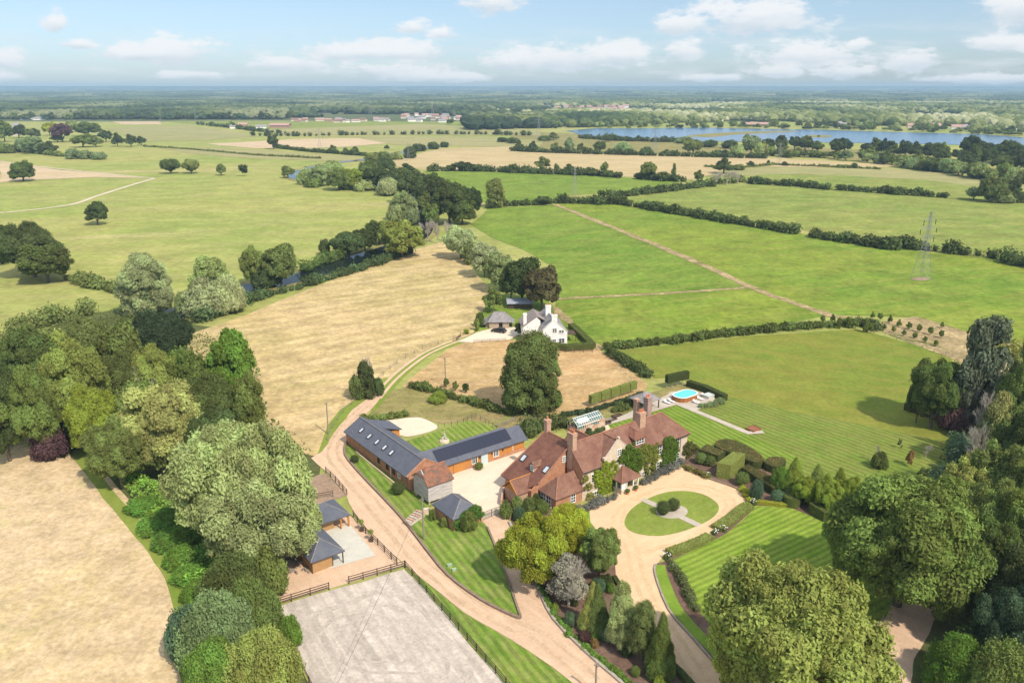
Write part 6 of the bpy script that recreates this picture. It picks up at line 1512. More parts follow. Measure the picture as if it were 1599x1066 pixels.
# orchard bits in the paddock
row([(697, 590, 606, 10, 'round', 'oak'), (711, 594, 610, 11, 'round', 'mid'), (727, 597, 613, 12, 'round', 'dk')], 'beside the telegraph pole in the paddock', 'small paddock trees', 'young_tree', 'small tree', 'young tree', lod=1)
T(684, 612, 628, 30, 'bush', 'ygr', 'bright yellow-green shrub with pale flowers above the gravel terrace', 'shrub', 'shrub', lod=2)

# --- right-hand woodland
T(1400, 748, 945, 232, 'round', 'mid', 'enormous dark oak with billowing crown on the right', lod=3, var=0)
T(1335, 775, 925, 120, 'round', 'mid', 'left flank crown of the enormous oak over the front lawn', lod=3, var=1)
T(1462, 800, 965, 130, 'round', 'mid', 'right-hand green crown below the enormous oak', lod=3, var=2)
T(1222, 876, 1105, 270, 'round', 'gold', 'great golden green oak in the right foreground', lod=3, var=1)
T(1175, 905, 1090, 150, 'round', 'gold', 'left crown of the great golden green oak', lod=3, var=2)
T(1282, 935, 1095, 104, 'round', 'olive', 'right flank crown of the golden green oak', lod=3, var=0)
T(1512, 490, 672, 92, 'ragged', (.15, .185, .13), 'tall grey-blue eucalyptus with pale forked trunks', lod=2, trunk=PALEBARK)
T(1496, 590, 672, 60, 'ragged', (.15, .185, .13), 'lower grey-blue mass of eucalyptus foliage', lod=3, trunk=PALEBARK)
EU = ALLT[-1]; x_, y_ = G(1507, 668); tp = MB(); tp.tube((0, 0, 0), (.3, .2, 13), .36, .22, 8); tp.tube((.2, .1, 8), (2.0, .3, 17), .16, .05, 6); tp.tube((.3, .2, 13), (-.3, 0, 20), .17, .05, 6); tp.tube((0, 0, 7), (-3.4, 0, 15), .14, .05, 6)
under(tp.obj('trunk', PALEBARK, None, (x_ - 1, y_ - 3.2, 0)), EU)
T(1452, 560, 668, 80, 'round', 'oak', 'dark dense evergreen behind the dark board fence', lod=3); T(1430, 592, 660, 40, 'round', 'dk', 'smaller dark evergreen at the fence corner', lod=2)
T(1478, 590, 668, 60, 'round', 'dk', 'dark tree between conifer and purple shrub'); T(1488, 612, 672, 56, 'bush', 'pur', 'dark purple shrub behind the board fence', 'shrub', 'shrub', lod=2)
T(1535, 598, 720, 56, 'bare', 'tan', 'tall bare tan tree at the wood edge', 'bare_tree'); T(1520, 650, 770, 50, 'bare', 'gold', 'bare yellowish tree below the tan one', 'bare_tree'); T(1545, 610, 740, 50, 'ragged', 'tan', 'sparse tan-leaved tree at the wood edge')
rw = [(1585, 560, 700, 92, 'round', 'mid'), (1560, 620, 740, 80, 'round', 'oak'), (1600, 640, 770, 90, 'round', 'dk'), (1590, 690, 820, 100, 'round', 'olive'), (1545, 690, 800, 80, 'round', 'mid'), (1500, 718, 800, 66, 'round', 'gold'), (1485, 745, 850, 100, 'round', 'mid'), (1545, 745, 880, 110, 'round', 'olive'), (1600, 770, 920, 120, 'round', 'mid'),
      (1540, 810, 950, 110, 'round', 'oak'), (1590, 850, 1000, 120, 'round', 'dk'), (1520, 880, 970, 90, 'round', 'oak'), (1560, 920, 1040, 100, 'round', 'pine'), (1570, 560, 650, 60, 'cone', 'dk'), (1598, 520, 640, 50, 'ragged', 'olive'), (1455, 770, 850, 70, 'round', 'blue'), (1640, 700, 860, 110, 'round', 'mid'), (1640, 880, 1050, 130, 'round', 'dk'), (1520, 700, 760, 50, 'bush', 'gold')]
row(rw, 'in the right-hand wood', 'trees of the right-hand wood')
T(1490, 995, 1070, 100, 'bush', 'grn', 'bright shrubbery by the woodland drive at the bottom right', 'shrub', 'shrub', lod=3); T(1560, 1010, 1110, 130, 'bush', 'mid', 'green shrubbery in the bottom right corner', 'shrub', 'shrub', lod=3)
cover('woodland_undergrowth', [(1440, 660), (1500, 680), (1500, 760), (1430, 800), (1440, 900), (1480, 1000), (1480, 1100), (1700, 1100), (1700, 600), (1560, 600)], 2.0, 'oak', 8, .3, 2.0)
cover('woodland_undergrowth', [(1330, 960), (1395, 940), (1400, 960), (1370, 1010), (1345, 1090), (1250, 1090)], 1.2, 'mid', 9, .16, 9)
wild_hedge('shrub_border', [(1500, 700), (1490, 735), (1460, 760), (1430, 790)], 5, 3, 'blue', 'dark shrub border between lawn and right-hand wood', 72, .25, 120)
wild_hedge('rough_scrub', [(1545, 545), (1580, 560), (1640, 590)], 7, 2.5, 'gold', 'rough yellowish scrub at the right edge above the wood', 73, .3, 90)
# --- golden conifers
row([(1238, 711, 770, 44, 'cone', 'ygr'), (1218, 728, 768, 34, 'bush', 'grn'), (1256, 742, 788, 44, 'round', 'ygr'), (1272, 722, 780, 42, 'cone', 'lt'), (1290, 742, 800, 46, 'round', 'ygr'), (1306, 728, 790, 44, 'cone', 'ygr'), (1325, 745, 800, 50, 'round', 'ygr'), (1345, 755, 800, 36, 'cone', 'ygr')], 'in the golden conifer group by the striped lawn', 'golden conifers by the striped lawn', 'conifer', 'conifer', 'conifer', lod=3)

# --- drive-side garden
T(832, 798, 912, 108, 'round', 'lime', 'lime green maple, large left crown between the two drives', lod=3)
T(885, 793, 872, 84, 'round', 'lime', 'lime green maple, right crown next to the house front', lod=3)
T(850, 830, 916, 70, 'round', 'lime', 'lime green maple, low crown over the branch drive', lod=3)
T(936, 824, 900, 64, 'round', 'mid', 'glossy magnolia with cream flowers beside the front drive', lod=3)
T(888, 866, 946, 62, 'bare', 'grey', 'grey leafless-looking bush-tree in the shrub bed', 'bare_tree'); T(886, 868, 940, 66, 'ragged', (.36, .35, .28), 'grey-leaved rounded tree in the shrub bed', lod=2)
T(931, 910, 984, 50, 'cone', 'mid', 'conical clipped holly with yellow-edged leaves, larger of its pair', 'conifer', 'shrub', lod=3); T(924, 906, 982, 44, 'cone', 'gold', 'yellow-variegated side of the conical holly', 'conifer', 'shrub', lod=3)
T(968, 905, 985, 40, 'ragged', 'wil', 'thin birch nearest the front drive', lod=2, trunk=PALEBARK); T(972, 930, 1012, 54, 'ragged', 'wil', 'silver birch with white trunk in the shrub bed', lod=3, trunk=PALEBARK); BIRCH = ALLT[-1]; T(1002, 935, 1032, 54, 'ragged', 'olive', 'small tree with loose olive crown left of the dark cypress', lod=3)
T(1030, 952, 1052, 52, 'cone', 'mid', 'dense green cypress at the end of the shrub bed', 'conifer', 'tree', lod=3)
x_, y_ = G(971, 1009); tp = MB(); tp.tube((0, 0, 0), (.15, 0, 3.6), .13, .08, 8); under(tp.obj('trunk', mat('white_bark', (.8, .78, .74), (.6, .57, .52), 3, .8), None, (x_, y_ - .8, 0)), BIRCH)
for (x, a, b, w, c, lab) in [(949, 896, 912, 19, 'dk', 'dark clipped ball bush beside the magnolia'), (953, 909, 924, 16, 'grn', 'bright green ball bush at the front drive edge'), (934, 903, 922, 26, 'blue', 'blue-green mound behind the conical holly'), (941, 897, 908, 14, 'dk', 'dark shrub under the magnolia'), (890, 955, 976, 20, 'blue', 'blue-green shrub with pale flowers left of the holly'), (867, 940, 952, 13, 'ygr', 'little yellow-green shrub near the branch drive kerb'),
                             (898, 932, 946, 10, 'dk', 'dark upright little shrub below the grey tree'), (912, 984, 1000, 20, 'pur', 'purple low shrub in the shrub bed'), (929, 986, 998, 14, 'grn', 'bright green small shrub beside the purple one'), (928, 996, 1010, 14, 'rust', 'orange-brown small shrub in the shrub bed'), (950, 978, 1000, 24, 'blue', 'blue-green shrub under the birch'), (977, 1005, 1022, 22, 'dk', 'dark shrub at the foot of the birch'),
                             (992, 1040, 1053, 18, 'mid', 'low green shrub near the bottom of the bed'), (1018, 1030, 1056, 30, 'dk', 'dark shrub left of the cypress foot'), (1030, 1055, 1074, 22, 'ygr', 'yellowish shrub at the very bottom of the bed'), (790, 780, 808, 22, 'mid', 'green shrub inside the gate corner'), (808, 775, 800, 24, 'olive', 'olive shrub in the garden bed by the timber gable'), (826, 776, 802, 26, 'oak', 'dark shrub in the middle of the garden bed'),
                             (845, 780, 802, 26, 'mid', 'green shrub before the garden room doors'), (812, 792, 812, 24, 'blue', 'blue-green shrub at the bed kerb'), (835, 766, 784, 22, 'dk', 'dark climber-like shrub in the house corner'), (822, 764, 780, 18, 'oak', 'dark bush below the porch wing roof')]:
    T(x, a, b, w, 'bush', c, lab, 'shrub', 'shrub', lod=2)
fl = MB(); X0, Y0 = G(936, 888)
for i in range(34):
    a = rt.uniform(0, 6.28); q = rt.uniform(.3, 1); fl.sphere((math.cos(a) * q * 2.6, math.sin(a) * q * 2.6, 5.6 - q * q * 3.2 + rt.uniform(-.3, .5)), (.15, .15, .12), 0, 6, 4)
fo = fl.obj('magnolia_flowers', mat('cream_petals', (.75, .72, .55), rough=.8), None, (X0, Y0, 0)); tag(fo, 'cream blossoms scattered over the magnolia', 'flowers', kind='stuff')


# --- topiary balls on the island
def ball(px, yt, yb, w, c, lab, seed, name='topiary_ball', grp=None, sq=1.0):
    X, Y = G(px, yb); R = w / 2 * depth(X, Y) / F; n = 46; rng = np.random.default_rng(seed)
    me = lobes_mesh(name, [(0, 0, R * sq)], [R], 2600, .075, seed, inner=.96, rand=.5, flat=sq)
    o = link(name, me, None, (X, Y, 0)); o.color = (*C_[c], 1); return tag(o, lab, 'topiary', grp)


ball(1035, 778, 803, 19.5, 'dk', 'large dark clipped ball, left of the pair on the oval island', 201, grp='topiary balls on the island', sq=1.1)
ball(1051, 773, 797, 17.5, 'dk', 'dark clipped ball behind and right of its twin on the oval island', 202, grp='topiary balls on the island', sq=1.1)
for (x, yb, w, c, lab) in [(1158, 757, 20, 'oak', 'clipped round bush left of the upright clipped shrub'), (1094, 724, 17, 'oak', 'round clipped bush nearest the east end of the house'), (1108, 727, 15, 'oak', 'round clipped bush between house end and hedge block'), (1214, 784, 19, 'blue', 'round clipped bush right of the yellow flowers'), (748, 733, 11, 'mid', 'clipped bay ball by the garage door'), (788, 709, 9, 'mid', 'clipped bay ball between two barn windows'), (622, 771, 19, 'dk', 'dark round bush on the verge by the long barn'), (554, 722, 11, 'dk', 'small dark bush on the verge at the barn far end')]:
    ball(x, 0, yb, w, c, lab, int(x), 'round_bush')
T(1180, 748, 780, 22, 'bush', 'blue', 'upright blue-green clipped shrub behind the yellow border', 'shrub', 'shrub', lod=2)

# --- clipped yew masses on the right of the sweep
BT = leaf_mat('browned_leaf_tips', (.27, .17, .065))
def hull(px): return px
clipped('yew_hedge', [(1090, 712), (1103, 704), (1132, 716), (1120, 722)], None, 1.6, 'dk', 'low browned yew block nearest the house end', 91, top=BT)
clipped('yew_hedge', smooth_px([(1115, 706), (1122, 698), (1140, 697), (1165, 707), (1185, 720), (1192, 730), (1175, 733), (1150, 722), (1130, 714)], 3, True), None, 1.7, 'dk', 'long curved yew hedge with orange-brown top edging the mown lawn', 92, top=BT)
clipped('yew_hedge', [(1158, 742), (1166, 736), (1215, 762), (1222, 771), (1205, 774)], None, 1.7, 'dk', 'straight yew hedge with browned top in the middle of the group', 93, top=BT)
clipped('yew_hedge', smooth_px([(1193, 733), (1200, 725), (1218, 724), (1226, 730), (1212, 740)], 3, True), None, 1.6, 'dk', 'short rounded yew hedge with rusty top before the golden conifers', 94, top=BT)
clipped('hedge_block', [(1118, 746), (1139, 750), (1162, 731), (1142, 728)], None, 3.2, 'lt', 'tall cube of clipped light green hedge beside the gravel sweep', 95)
clipped('yew_hedge', smooth_px([(1224, 790), (1228, 776), (1250, 776), (1256, 786), (1243, 794)], 3, True), None, 1.9, 'oak', 'rounded clipped hedge drum at the corner of the front lawn', 96)
clipped('yew_hedge', [(1262, 800), (1266, 786), (1290, 790), (1300, 815), (1285, 815)], None, 1.9, 'oak', 'clipped hedge half hidden behind the big oak', 97)
clipped('low_hedge', [(1181, 786), (1200, 788), (1228, 791)], .8, .7, 'lime', 'low yellowish hedge along the top of the front lawn', 98)
clipped('low_hedge', [(1118, 828), (1140, 814), (1160, 797), (1170, 792)], 2.0, .8, 'lt', 'low box hedge on the right of the gravel sweep', 99, ls=.13)
clipped('low_hedge', [(1044, 866), (1070, 857), (1095, 847), (1108, 840)], 1.7, .8, 'lt', 'low box hedge below the oval island', 100, ls=.13)
for i, pts in enumerate([[(921, 636), (936, 631)], [(937, 630.5), (951, 626)], [(952, 625.5), (966, 621)], [(967, 620.5), (981, 616)], [(982, 615.5), (992, 612)]]):
    clipped('pleached_hedge', pts, 1.0, 3.0, 'lt', 'raised clipped hedge panel, %s from the left beside the paddock' % ordn(i), 110 + i, z0=1.0, group='raised hedge panels beside the paddock')
wild_hedge('dark_hedge', [(880, 650), (920, 645), (960, 633), (1005, 618)], 1.4, 1.3, 'pine', 'dark hedge beneath the raised panels', 116, .14, 120)
SCREEN = clipped('pleached_hedge', [(1040, 607), (1073, 600)], 1.2, 3.6, 'dk', 'raised dark hedge screen on stems behind the pool', 117, z0=1.6)
for i in range(5):
    x, y = G(1041 + i * 8, 606.5 - i * 1.6); t = MB(); t.tube((0, 0, 0), (0, 0, 1.8), .09, .07, 6); under(t.obj('stem', PALEBARK, None, (x, y, 0)), SCREEN)
clipped('yew_hedge', [(1074, 603), (1100, 611), (1132, 626)], 1.5, 1.6, 'dk', 'dark clipped hedge running behind the loungers', 118)
wild_hedge('flower_border', [(1092, 639), (1110, 635), (1128, 628)], 2.2, 1.3, 'grey', 'grey-green planting beside the lounger terrace', 119, .12, 140, cat='plants')
wild_hedge('vegetable_bed', [(955, 645), (975, 638), (1000, 627)], 3.5, .8, 'oak', 'leafy kitchen garden bed in front of the raised hedge panels', 120, .14, 130, cat='plants')
wild_hedge('lavender_border', [(893, 806), (925, 793), (960, 776)], 1.7, .7, (.20, .205, .185), 'grey lavender border under the left front windows', 121, .1, 150, cat='plants')
wild_hedge('lavender_border', [(1000, 758), (1030, 742), (1064, 724)], 1.7, .7, (.20, .205, .185), 'grey lavender border under the right front windows', 122, .1, 150, cat='plants')
wild_hedge('flower_border', [(1070, 731), (1090, 741), (1108, 747)], 1.5, .5, (.20, .19, .06), 'low yellowish border at the top of the gravel sweep', 123, .1, 140, cat='plants')
wild_hedge('flower_border', [(1155, 762), (1165, 772), (1172, 786)], 1.6, .7, 'lime', 'yellow-flowered border at the right edge of the gravel sweep', 124, .1, 150, cat='plants')
wild_hedge('kerb_hedge', [(842, 914), (862, 955), (890, 992), (930, 1027), (975, 1062), (1005, 1095)], .8, .45, 'grn', 'narrow clipped edging behind the curved drive kerb', 125, .09, 120)
wild_hedge('flower_border', [(1046, 880), (1062, 905), (1078, 935), (1088, 955)], 1.2, .6, (.14, .17, .07), 'pale-flowered edging between soil bed and front lawn', 126, .09, 130, cat='plants')
wild_hedge('garden_hedge', [(905, 668), (925, 680), (945, 672)], 1.3, 1.0, 'dk', 'dark curved hedge below the greenhouse wall', 127, .12, 120)
clipped('kerb_hedge', [(959, 902), (975, 928), (985, 942)], .7, .5, 'dk', 'small dark edging along the front drive by the birch', 128)
clipped('kerb_hedge', [(1046, 1040), (1062, 1054), (1085, 1080)], .9, .8, 'dk', 'dark edging hedge at the bottom of the front drive', 129)
# ivy on the garage and creepers on the house
def climber(name, blobs, v, c, lab, seed, par_end=None):
    """leafy growth hugging the wall plane at v; blobs (u, z, radius)"""
    C, R = [], []
    rr = random.Random(seed)
    for (u, z, r) in blobs:
        n = max(6, int(r * r * 22))
        for _ in range(n):
            a = rr.uniform(0, 6.28); q = r * 1.4 * math.sqrt(rr.random()); x, y = WD(u + math.cos(a) * q, v - .12); C.append((x, y, max(.15, z + math.sin(a) * q))); R.append(rr.uniform(.3, .5))
    o0 = C[0]; me = lobes_mesh(name, [(a - o0[0], b - o0[1], z) for a, b, z in C], R, 46, .11, seed, inner=.75, minz=0)
    o = link(name, me, None, (o0[0], o0[1], 0)); o.color = (*(C_[c] if isinstance(c, str) else c), 1); return tag(o, lab, 'climbing plant')


def onb(pxs, v): return [(*onwall(x, y, v), r) for x, y, r in pxs]


FV = 2.72
climber('climbing_plant', onb([(915, 748, .45), (917, 762, .5), (919, 776, .5), (922, 788, .5)], FV), FV, (.26, .26, .07), 'thin yellowish creeper at the left corner of the front', 301)
climber('climbing_plant', onb([(934, 738, .7), (936, 750, .9), (940, 762, .8), (945, 774, .6), (948, 733, .8), (950, 745, 1.0), (957, 727, .8), (960, 738, .7), (952, 760, .7), (946, 752, .8), (955, 768, .6), (942, 736, .8), (956, 748, .9), (950, 768, .7), (939, 770, .5), (958, 757, .7), (933, 745, .7), (936, 760, .7), (943, 728, .6), (962, 745, .6), (953, 772, .6)], FV), FV, (.24, .32, .03), 'lush yellow-green creeper left of the porch', 302)
climber('climbing_plant', onb([(973, 712, .9), (982, 705, 1.2), (988, 714, 1.3), (984, 722, 1.0), (993, 722, 1.1), (996, 735, .6), (980, 715, .9), (990, 730, .8)], FV - .3), FV - .3, (.12, .20, .03), 'dark leafy climber above and right of the porch', 303)
climber('climbing_plant', onb([(1000, 710, .8), (1001, 724, .6), (1012, 712, .8), (1022, 716, .7), (1011, 738, .5), (1003, 705, .9), (1012, 703, .9), (1018, 709, .9), (1020, 698, .7), (1014, 716, .7), (1018, 726, .7), (1020, 736, .6), (1009, 728, .5)], FV), FV, (.20, .24, .05), 'sparser olive creeper in the middle of the right front', 304)
climber('climbing_plant', onb([(1050, 704, 1.0), (1051, 694, .8), (1048, 718, .8), (1040, 694, .9), (1042, 705, 1.1), (1046, 690, .8), (1040, 716, 1.0), (1047, 700, 1.1), (1049, 712, .9), (1037, 725, .8), (1045, 723, .7)], FV), FV, (.11, .19, .03), 'thick dark green creeper between the two right-hand windows', 305)
climber('climbing_plant', [(29.6, 2.4, .9), (30.2, 1.4, .9), (29.9, 3.4, .5), (30.8, 2.4, .8), (31.6, 1.6, .8)], 2.9, (.12, .13, .04), 'rambling rose over the garden gate at the east corner', 306)
climber('climbing_plant', [(-20.8, 1.0, .8), (-20.2, 1.5, .7), (-19.2, 1.2, 1.0), (-18.4, 1.5, 1.0), (-17.6, 1.3, 1.0), (-17.0, 1.6, .8), (-18.8, 2.2, .8), (-17.6, 2.3, .8)], 8.1, (.10, .21, .04), 'bright ivy covering the front of the small garage', 307)
T(716, 798, 826, 30, 'bush', 'mid', 'leafy ivy bush at the front corner of the garage', 'shrub', 'shrub', lod=2, xb=732); T(676, 795, 812, 12, 'bush', 'mid', 'small green shrub at the left corner of the garage', 'shrub', 'shrub', lod=1); T(694, 806, 822, 14, 'bush', 'mid', 'green shrub against the garage side wall', 'shrub', 'shrub', lod=1)
# ---------------------------------------------------------------- fences, walls, poles
def fence(name, pts, lab, space=2.4, h=1.25, rails=3, m=DKWOOD, world=False, post=.12, group=None, cat='fence', wire=False):
    P = [Vector(p) for p in (pts if world else [G(*p) for p in pts])]; o = empty(name, lab, cat, (P[0].x, P[0].y, 0), 0, group); r = MB(); sp = []
    for i, (a, b) in enumerate(zip(P, P[1:])):
        d = b - a; n = max(1, round(d.length / space)); rz = math.atan2(d.y, d.x)
        for k in range(n + (1 if i == len(P) - 2 else 0)): sp.append((a.lerp(b, k / n) - P[0], rz))
        mid = (a + b) / 2 - P[0]
        for j in range(rails): r.box((mid.x, mid.y, h * (.95 - j * .3)), (d.length, .05 if not wire else .03, .11 if not wire else .03), rz=rz)
    r.obj('rails', m, o); pm = None
    for q, rz in sp[:100]:
        if pm is None:
            b = MB(); b.box((0, 0, h * .52), (post, post, h * 1.04)); pm = b.mesh('post', m)
        link('post', pm, o, (q.x, q.y, 0), rz)
    return o


fence('arena_fence', [(425, 948), (514, 920.5)], 'dark post and rail fence at the top left of the arena, left of the gap')
fence('arena_fence', [(545, 911), (632, 886)], 'dark post and rail fence at the top right of the arena, right of the gap')
fence('arena_fence', [(633, 886), (790, 1070), (815, 1100)], 'long dark post and rail fence down the right side of the arena')
fence('arena_fence', [(434, 975), (483, 1068), (500, 1100)], 'dark fence along the bushes on the left side of the arena', rails=2)
fence('yard_fence', [(552, 807), (571, 833), (590, 851), (611, 873), (620, 882)], 'dark fence between stable pad and lane')
fence('yard_fence', [(509, 738), (524, 752), (542, 773)], 'dark fence piece at the bare corner beside the lane')
fence('yard_fence', [(495, 780), (520, 776)], 'short dark fence behind the stable roofs', rails=2)
fence('garden_fence', [(684, 668), (705, 665), (724, 660), (743, 652)], 'thin iron fence behind the barn lawn', 1.5, 1.1, 2, METALD, post=.06, wire=True)
fence('garden_fence', [(743, 652), (758, 660), (775, 671)], 'thin iron fence returning towards the barn at its far corner', 1.5, 1.1, 2, METALD, post=.06, wire=True)
fence('rail_fence', [(777, 668), (805, 658)], 'pale topped rail fence at the corner behind the solar roof', 2.4, 1.2, 3, POLE)
fence('cottage_fence', [(740, 536), (765, 534), (790, 533)], 'low fence along the front of the cottage yard', 2.4, 1.0, 2, POLE, post=.1)
fence('lane_fence', [(512, 688), (520, 668), (536, 645), (575, 607), (620, 568), (660, 545), (708, 531)], 'thin post fence between hay meadow and lane', 5, 1.2, 2, POLE, post=.12, wire=True)
fence('hedge_fence', [(855, 550), (925, 551)], 'low dark fence in front of the cottage hedge', 2.4, .9, 2, DKWOOD)
fence('lawn_fence', [(1364, 520), (1400, 531), (1440, 545), (1476, 556)], 'thin pale rail fence along the planted strip', 4, 1.2, 2, POLE, post=.1, wire=True)
fence('drive_fence', [(1355, 1010), (1364, 992), (1378, 972)], 'pale rail fence beside the woodland drive', 2.4, 1.1, 2, POLE)
fence('rail_fence', [(1000, 617), (985, 596), (962, 572)], 'thin fence along the right edge of the paddock', 4, 1.1, 2, POLE, post=.08, wire=True)


def board_fence():
    P = [Vector(G(*p)) for p in [(1411, 640), (1443, 650), (1498, 668)]]; o = empty('board_fence', 'dark board fence enclosing the conifers on the right of the lawn', 'fence', (P[0].x, P[0].y, 0))
    b = MB()
    for a, c in zip(P, P[1:]):
        d = c - a; n = int(d.length / .15); rz = math.atan2(d.y, d.x)
        for k in range(n):
            q = a.lerp(c, (k + .5) / n) - P[0]; b.box((q.x, q.y, .9 + .03 * (k % 3)), (.14, .04, 1.8), rz=rz)
    b.obj('boards', DKWOOD, o); pb = MB()
    pb.box((0, 0, 1.0), (.14, .14, 2.0)); pm = pb.mesh('post', DKWOOD)
    for a, c in zip(P, P[1:]):
        n = int((c - a).length / 2.5)
        for k in range(n + 1): q = a.lerp(c, k / n) - P[0]; link('post', pm, o, (q.x, q.y - .12, 0))


board_fence()


def gate(pts, lab, h=1.5):
    a, b = Vector(G(*pts[0])), Vector(G(*pts[1])); d = b - a; o = empty('iron_gate', lab, 'gate', (a.x, a.y, 0), math.atan2(d.y, d.x)); L_ = d.length
    for k in (0, 1):
        f = MB(); x0 = k * L_ / 2 + .03; x1 = (k + 1) * L_ / 2 - .03
        for z in (.15, h * .6, h): f.tube((x0, 0, z), (x1, 0, z), .03, .03, 5)
        n = 14
        for i in range(n + 1): x = x0 + (x1 - x0) * i / n; f.tube((x, 0, .15), (x, 0, h), .018 if 0 < i < n else .04, None, 4)
        f.obj('gate_leaf', METALD, o)
    for x in (-.15, L_ + .15):
        p = MB(); p.box((x, 0, .85), (.28, .28, 1.7)); p.box((x, 0, 1.75), (.36, .36, .1)); p.obj('gate_pier', BRICK2, o)


gate([(753, 813), (782, 801)], 'double black iron gate closing the courtyard')
gate([(711, 533), (719, 527)], 'small dark gate where the track meets the cottage yard', 1.1)


def low_wall(name, pts, h, w, m, lab, world=False, smooth=3):
    P = smooth_px([G(*p) for p in pts], smooth); o0 = P[0]; b = MB(); n = len(P); L_, R_ = [], []
    for i, q in enumerate(P):
        a = P[max(i - 1, 0)]; c = P[min(i + 1, n - 1)]; d = Vector((c[0] - a[0], c[1] - a[1])).normalized(); L_.append((q[0] - d.y * w / 2 - o0[0], q[1] + d.x * w / 2 - o0[1])); R_.append((q[0] + d.y * w / 2 - o0[0], q[1] - d.x * w / 2 - o0[1]))
    V = [(x, y, 0) for x, y in L_] + [(x, y, 0) for x, y in R_] + [(x, y, h) for x, y in L_] + [(x, y, h) for x, y in R_]; Fc = []
    for i in range(n - 1): Fc += [(i, 2 * n + i, 2 * n + i + 1, i + 1), (n + i, n + i + 1, 3 * n + i + 1, 3 * n + i), (2 * n + i, 3 * n + i, 3 * n + i + 1, 2 * n + i + 1)]
    Fc += [(0, n, 3 * n, 2 * n), (n - 1, 3 * n - 1, 4 * n - 1, 2 * n - 1)]
    b.add(V, Fc); return tag(b.obj(name, m, None, (o0[0], o0[1], 0)), lab, 'wall')


KW = mat('kerb_stone', (.27, .20, .15), (.20, .15, .11), 1.5, .95, .4, 5)
low_wall('kerb_wall', [(540, 692), (539, 711), (560, 738), (600, 780), (631, 814), (665, 858), (700, 900), (750, 937), (799, 962), (813, 966)], .45, .4, KW, 'low brown retaining wall along the lane below the barn lawn')
low_wall('kerb_wall', [(761, 824), (775, 858), (790, 898), (813, 964)], .35, .3, KW, 'low dark kerb wall on the left of the branch drive')
low_wall('kerb_wall', [(795, 816), (812, 850), (840, 917), (865, 968), (926, 1029), (969, 1066), (1000, 1100)], .4, .4, mat('grey_kerb', (.42, .37, .31), (.33, .29, .24), 1.5, .95), 'pale curved kerb wall on the right of the branch drive')
low_wall('kerb_wall', [(1024, 882), (1023, 897), (1044, 952), (1082, 997), (1117, 1037), (1150, 1070)], .3, .3, mat('grey_kerb', (.36, .31, .25), (.27, .23, .19), 1.5, .95), 'stone kerb on the right of the front drive')
low_wall('kerb_wall', [(1070, 729), (1086, 738), (1110, 749), (1150, 763), (1163, 775), (1167, 787)], .3, .35, KW, 'brown stone kerb round the top of the gravel sweep')
low_wall('garden_wall', [(783, 790), (786, 770), (790, 762)], 1.3, .3, BRICK2, 'short brick wall between courtyard and garden bed')
low_wall('garden_wall', [(786, 800), (797, 811)], 1.0, .3, BRICK2, 'short brick wall beside the iron gate', smooth=1)
low_wall('barn_kerb', [(556, 706), (575, 722), (600, 742), (618, 757)], .25, .25, mat('pale_edging', (.55, .42, .32), rough=.9), 'pale edging strip along the foot of the long barn')
# garden steps from the lane up to the garage
st = empty('garden_steps', 'brick steps climbing the verge from lane to granary', 'steps', G(633, 818) + (0,))
a, b = Vector(G(636, 819)), Vector(G(660, 803)); d = b - a; rz = math.atan2(d.y, d.x)
for i in range(7):
    q = a.lerp(b, (i + .5) / 7) - a; s = MB(); s.box((q.x, q.y, .06 + i * .05), (d.length / 7 * .8, 1.6, .12 + i * .1), rz=rz); s.obj('step', PAVE if i % 2 else BRICK2, st)
s = simple('stone_trough', 'pale stone block at the top of the garden steps', 'stone', 666, 800, [((0, 0, .4), (1.2, .9, .8), 0, 0, .8)], STONE)


def pole(x, yt, yb, lab, arm=False, name='telegraph_pole'):
    X, Y = G(x, yb); h = heightof(x, yb, yt); o = empty(name, lab, 'pole', (X, Y, 0), rt.uniform(0, 3), 'wooden telegraph poles'); p = MB(); p.tube((0, 0, 0), (.05, 0, h), .16, .11, 8); p.obj('shaft', POLE, o)
    c = MB(); c.box((0, .12, h - .35), (1.2 if arm else .6, .1, .1)); c.obj('crossarm', POLE, o)
    for s in (-.25, .25): i = MB(); i.tube((s, .12, h - .3), (s, .12, h - .12), .05, .04, 6); i.obj('insulator', STEEL, o)
    return X, Y, h


P1 = pole(662, 777, 842, 'weathered telegraph pole beside the steps and granary')
pole(696, 558, 603, 'dark telegraph pole in the tan paddock', True)
pole(513, 628, 678, 'telegraph pole with transformer at the edge of the hay meadow')
P4 = pole(930, 1034, 1085, 'telegraph pole at the bottom edge beside the drive')
X, Y = G(505, 1110, 3.0)
w = MB(); pts = []
for i in range(17):
    t = i / 16; pts.append((P1[0] + (X - P1[0]) * t, P1[1] + (Y - P1[1]) * t, P1[2] * (1 - t) + 3.0 * t - 1.2 * 4 * t * (1 - t) * .6))
for a_, b_ in zip(pts, pts[1:]): w.tube(a_, b_, .022, .022, 4)
tag(w.obj('overhead_wire', METALD), 'single dark overhead wire sagging across lane and arena', 'wire')


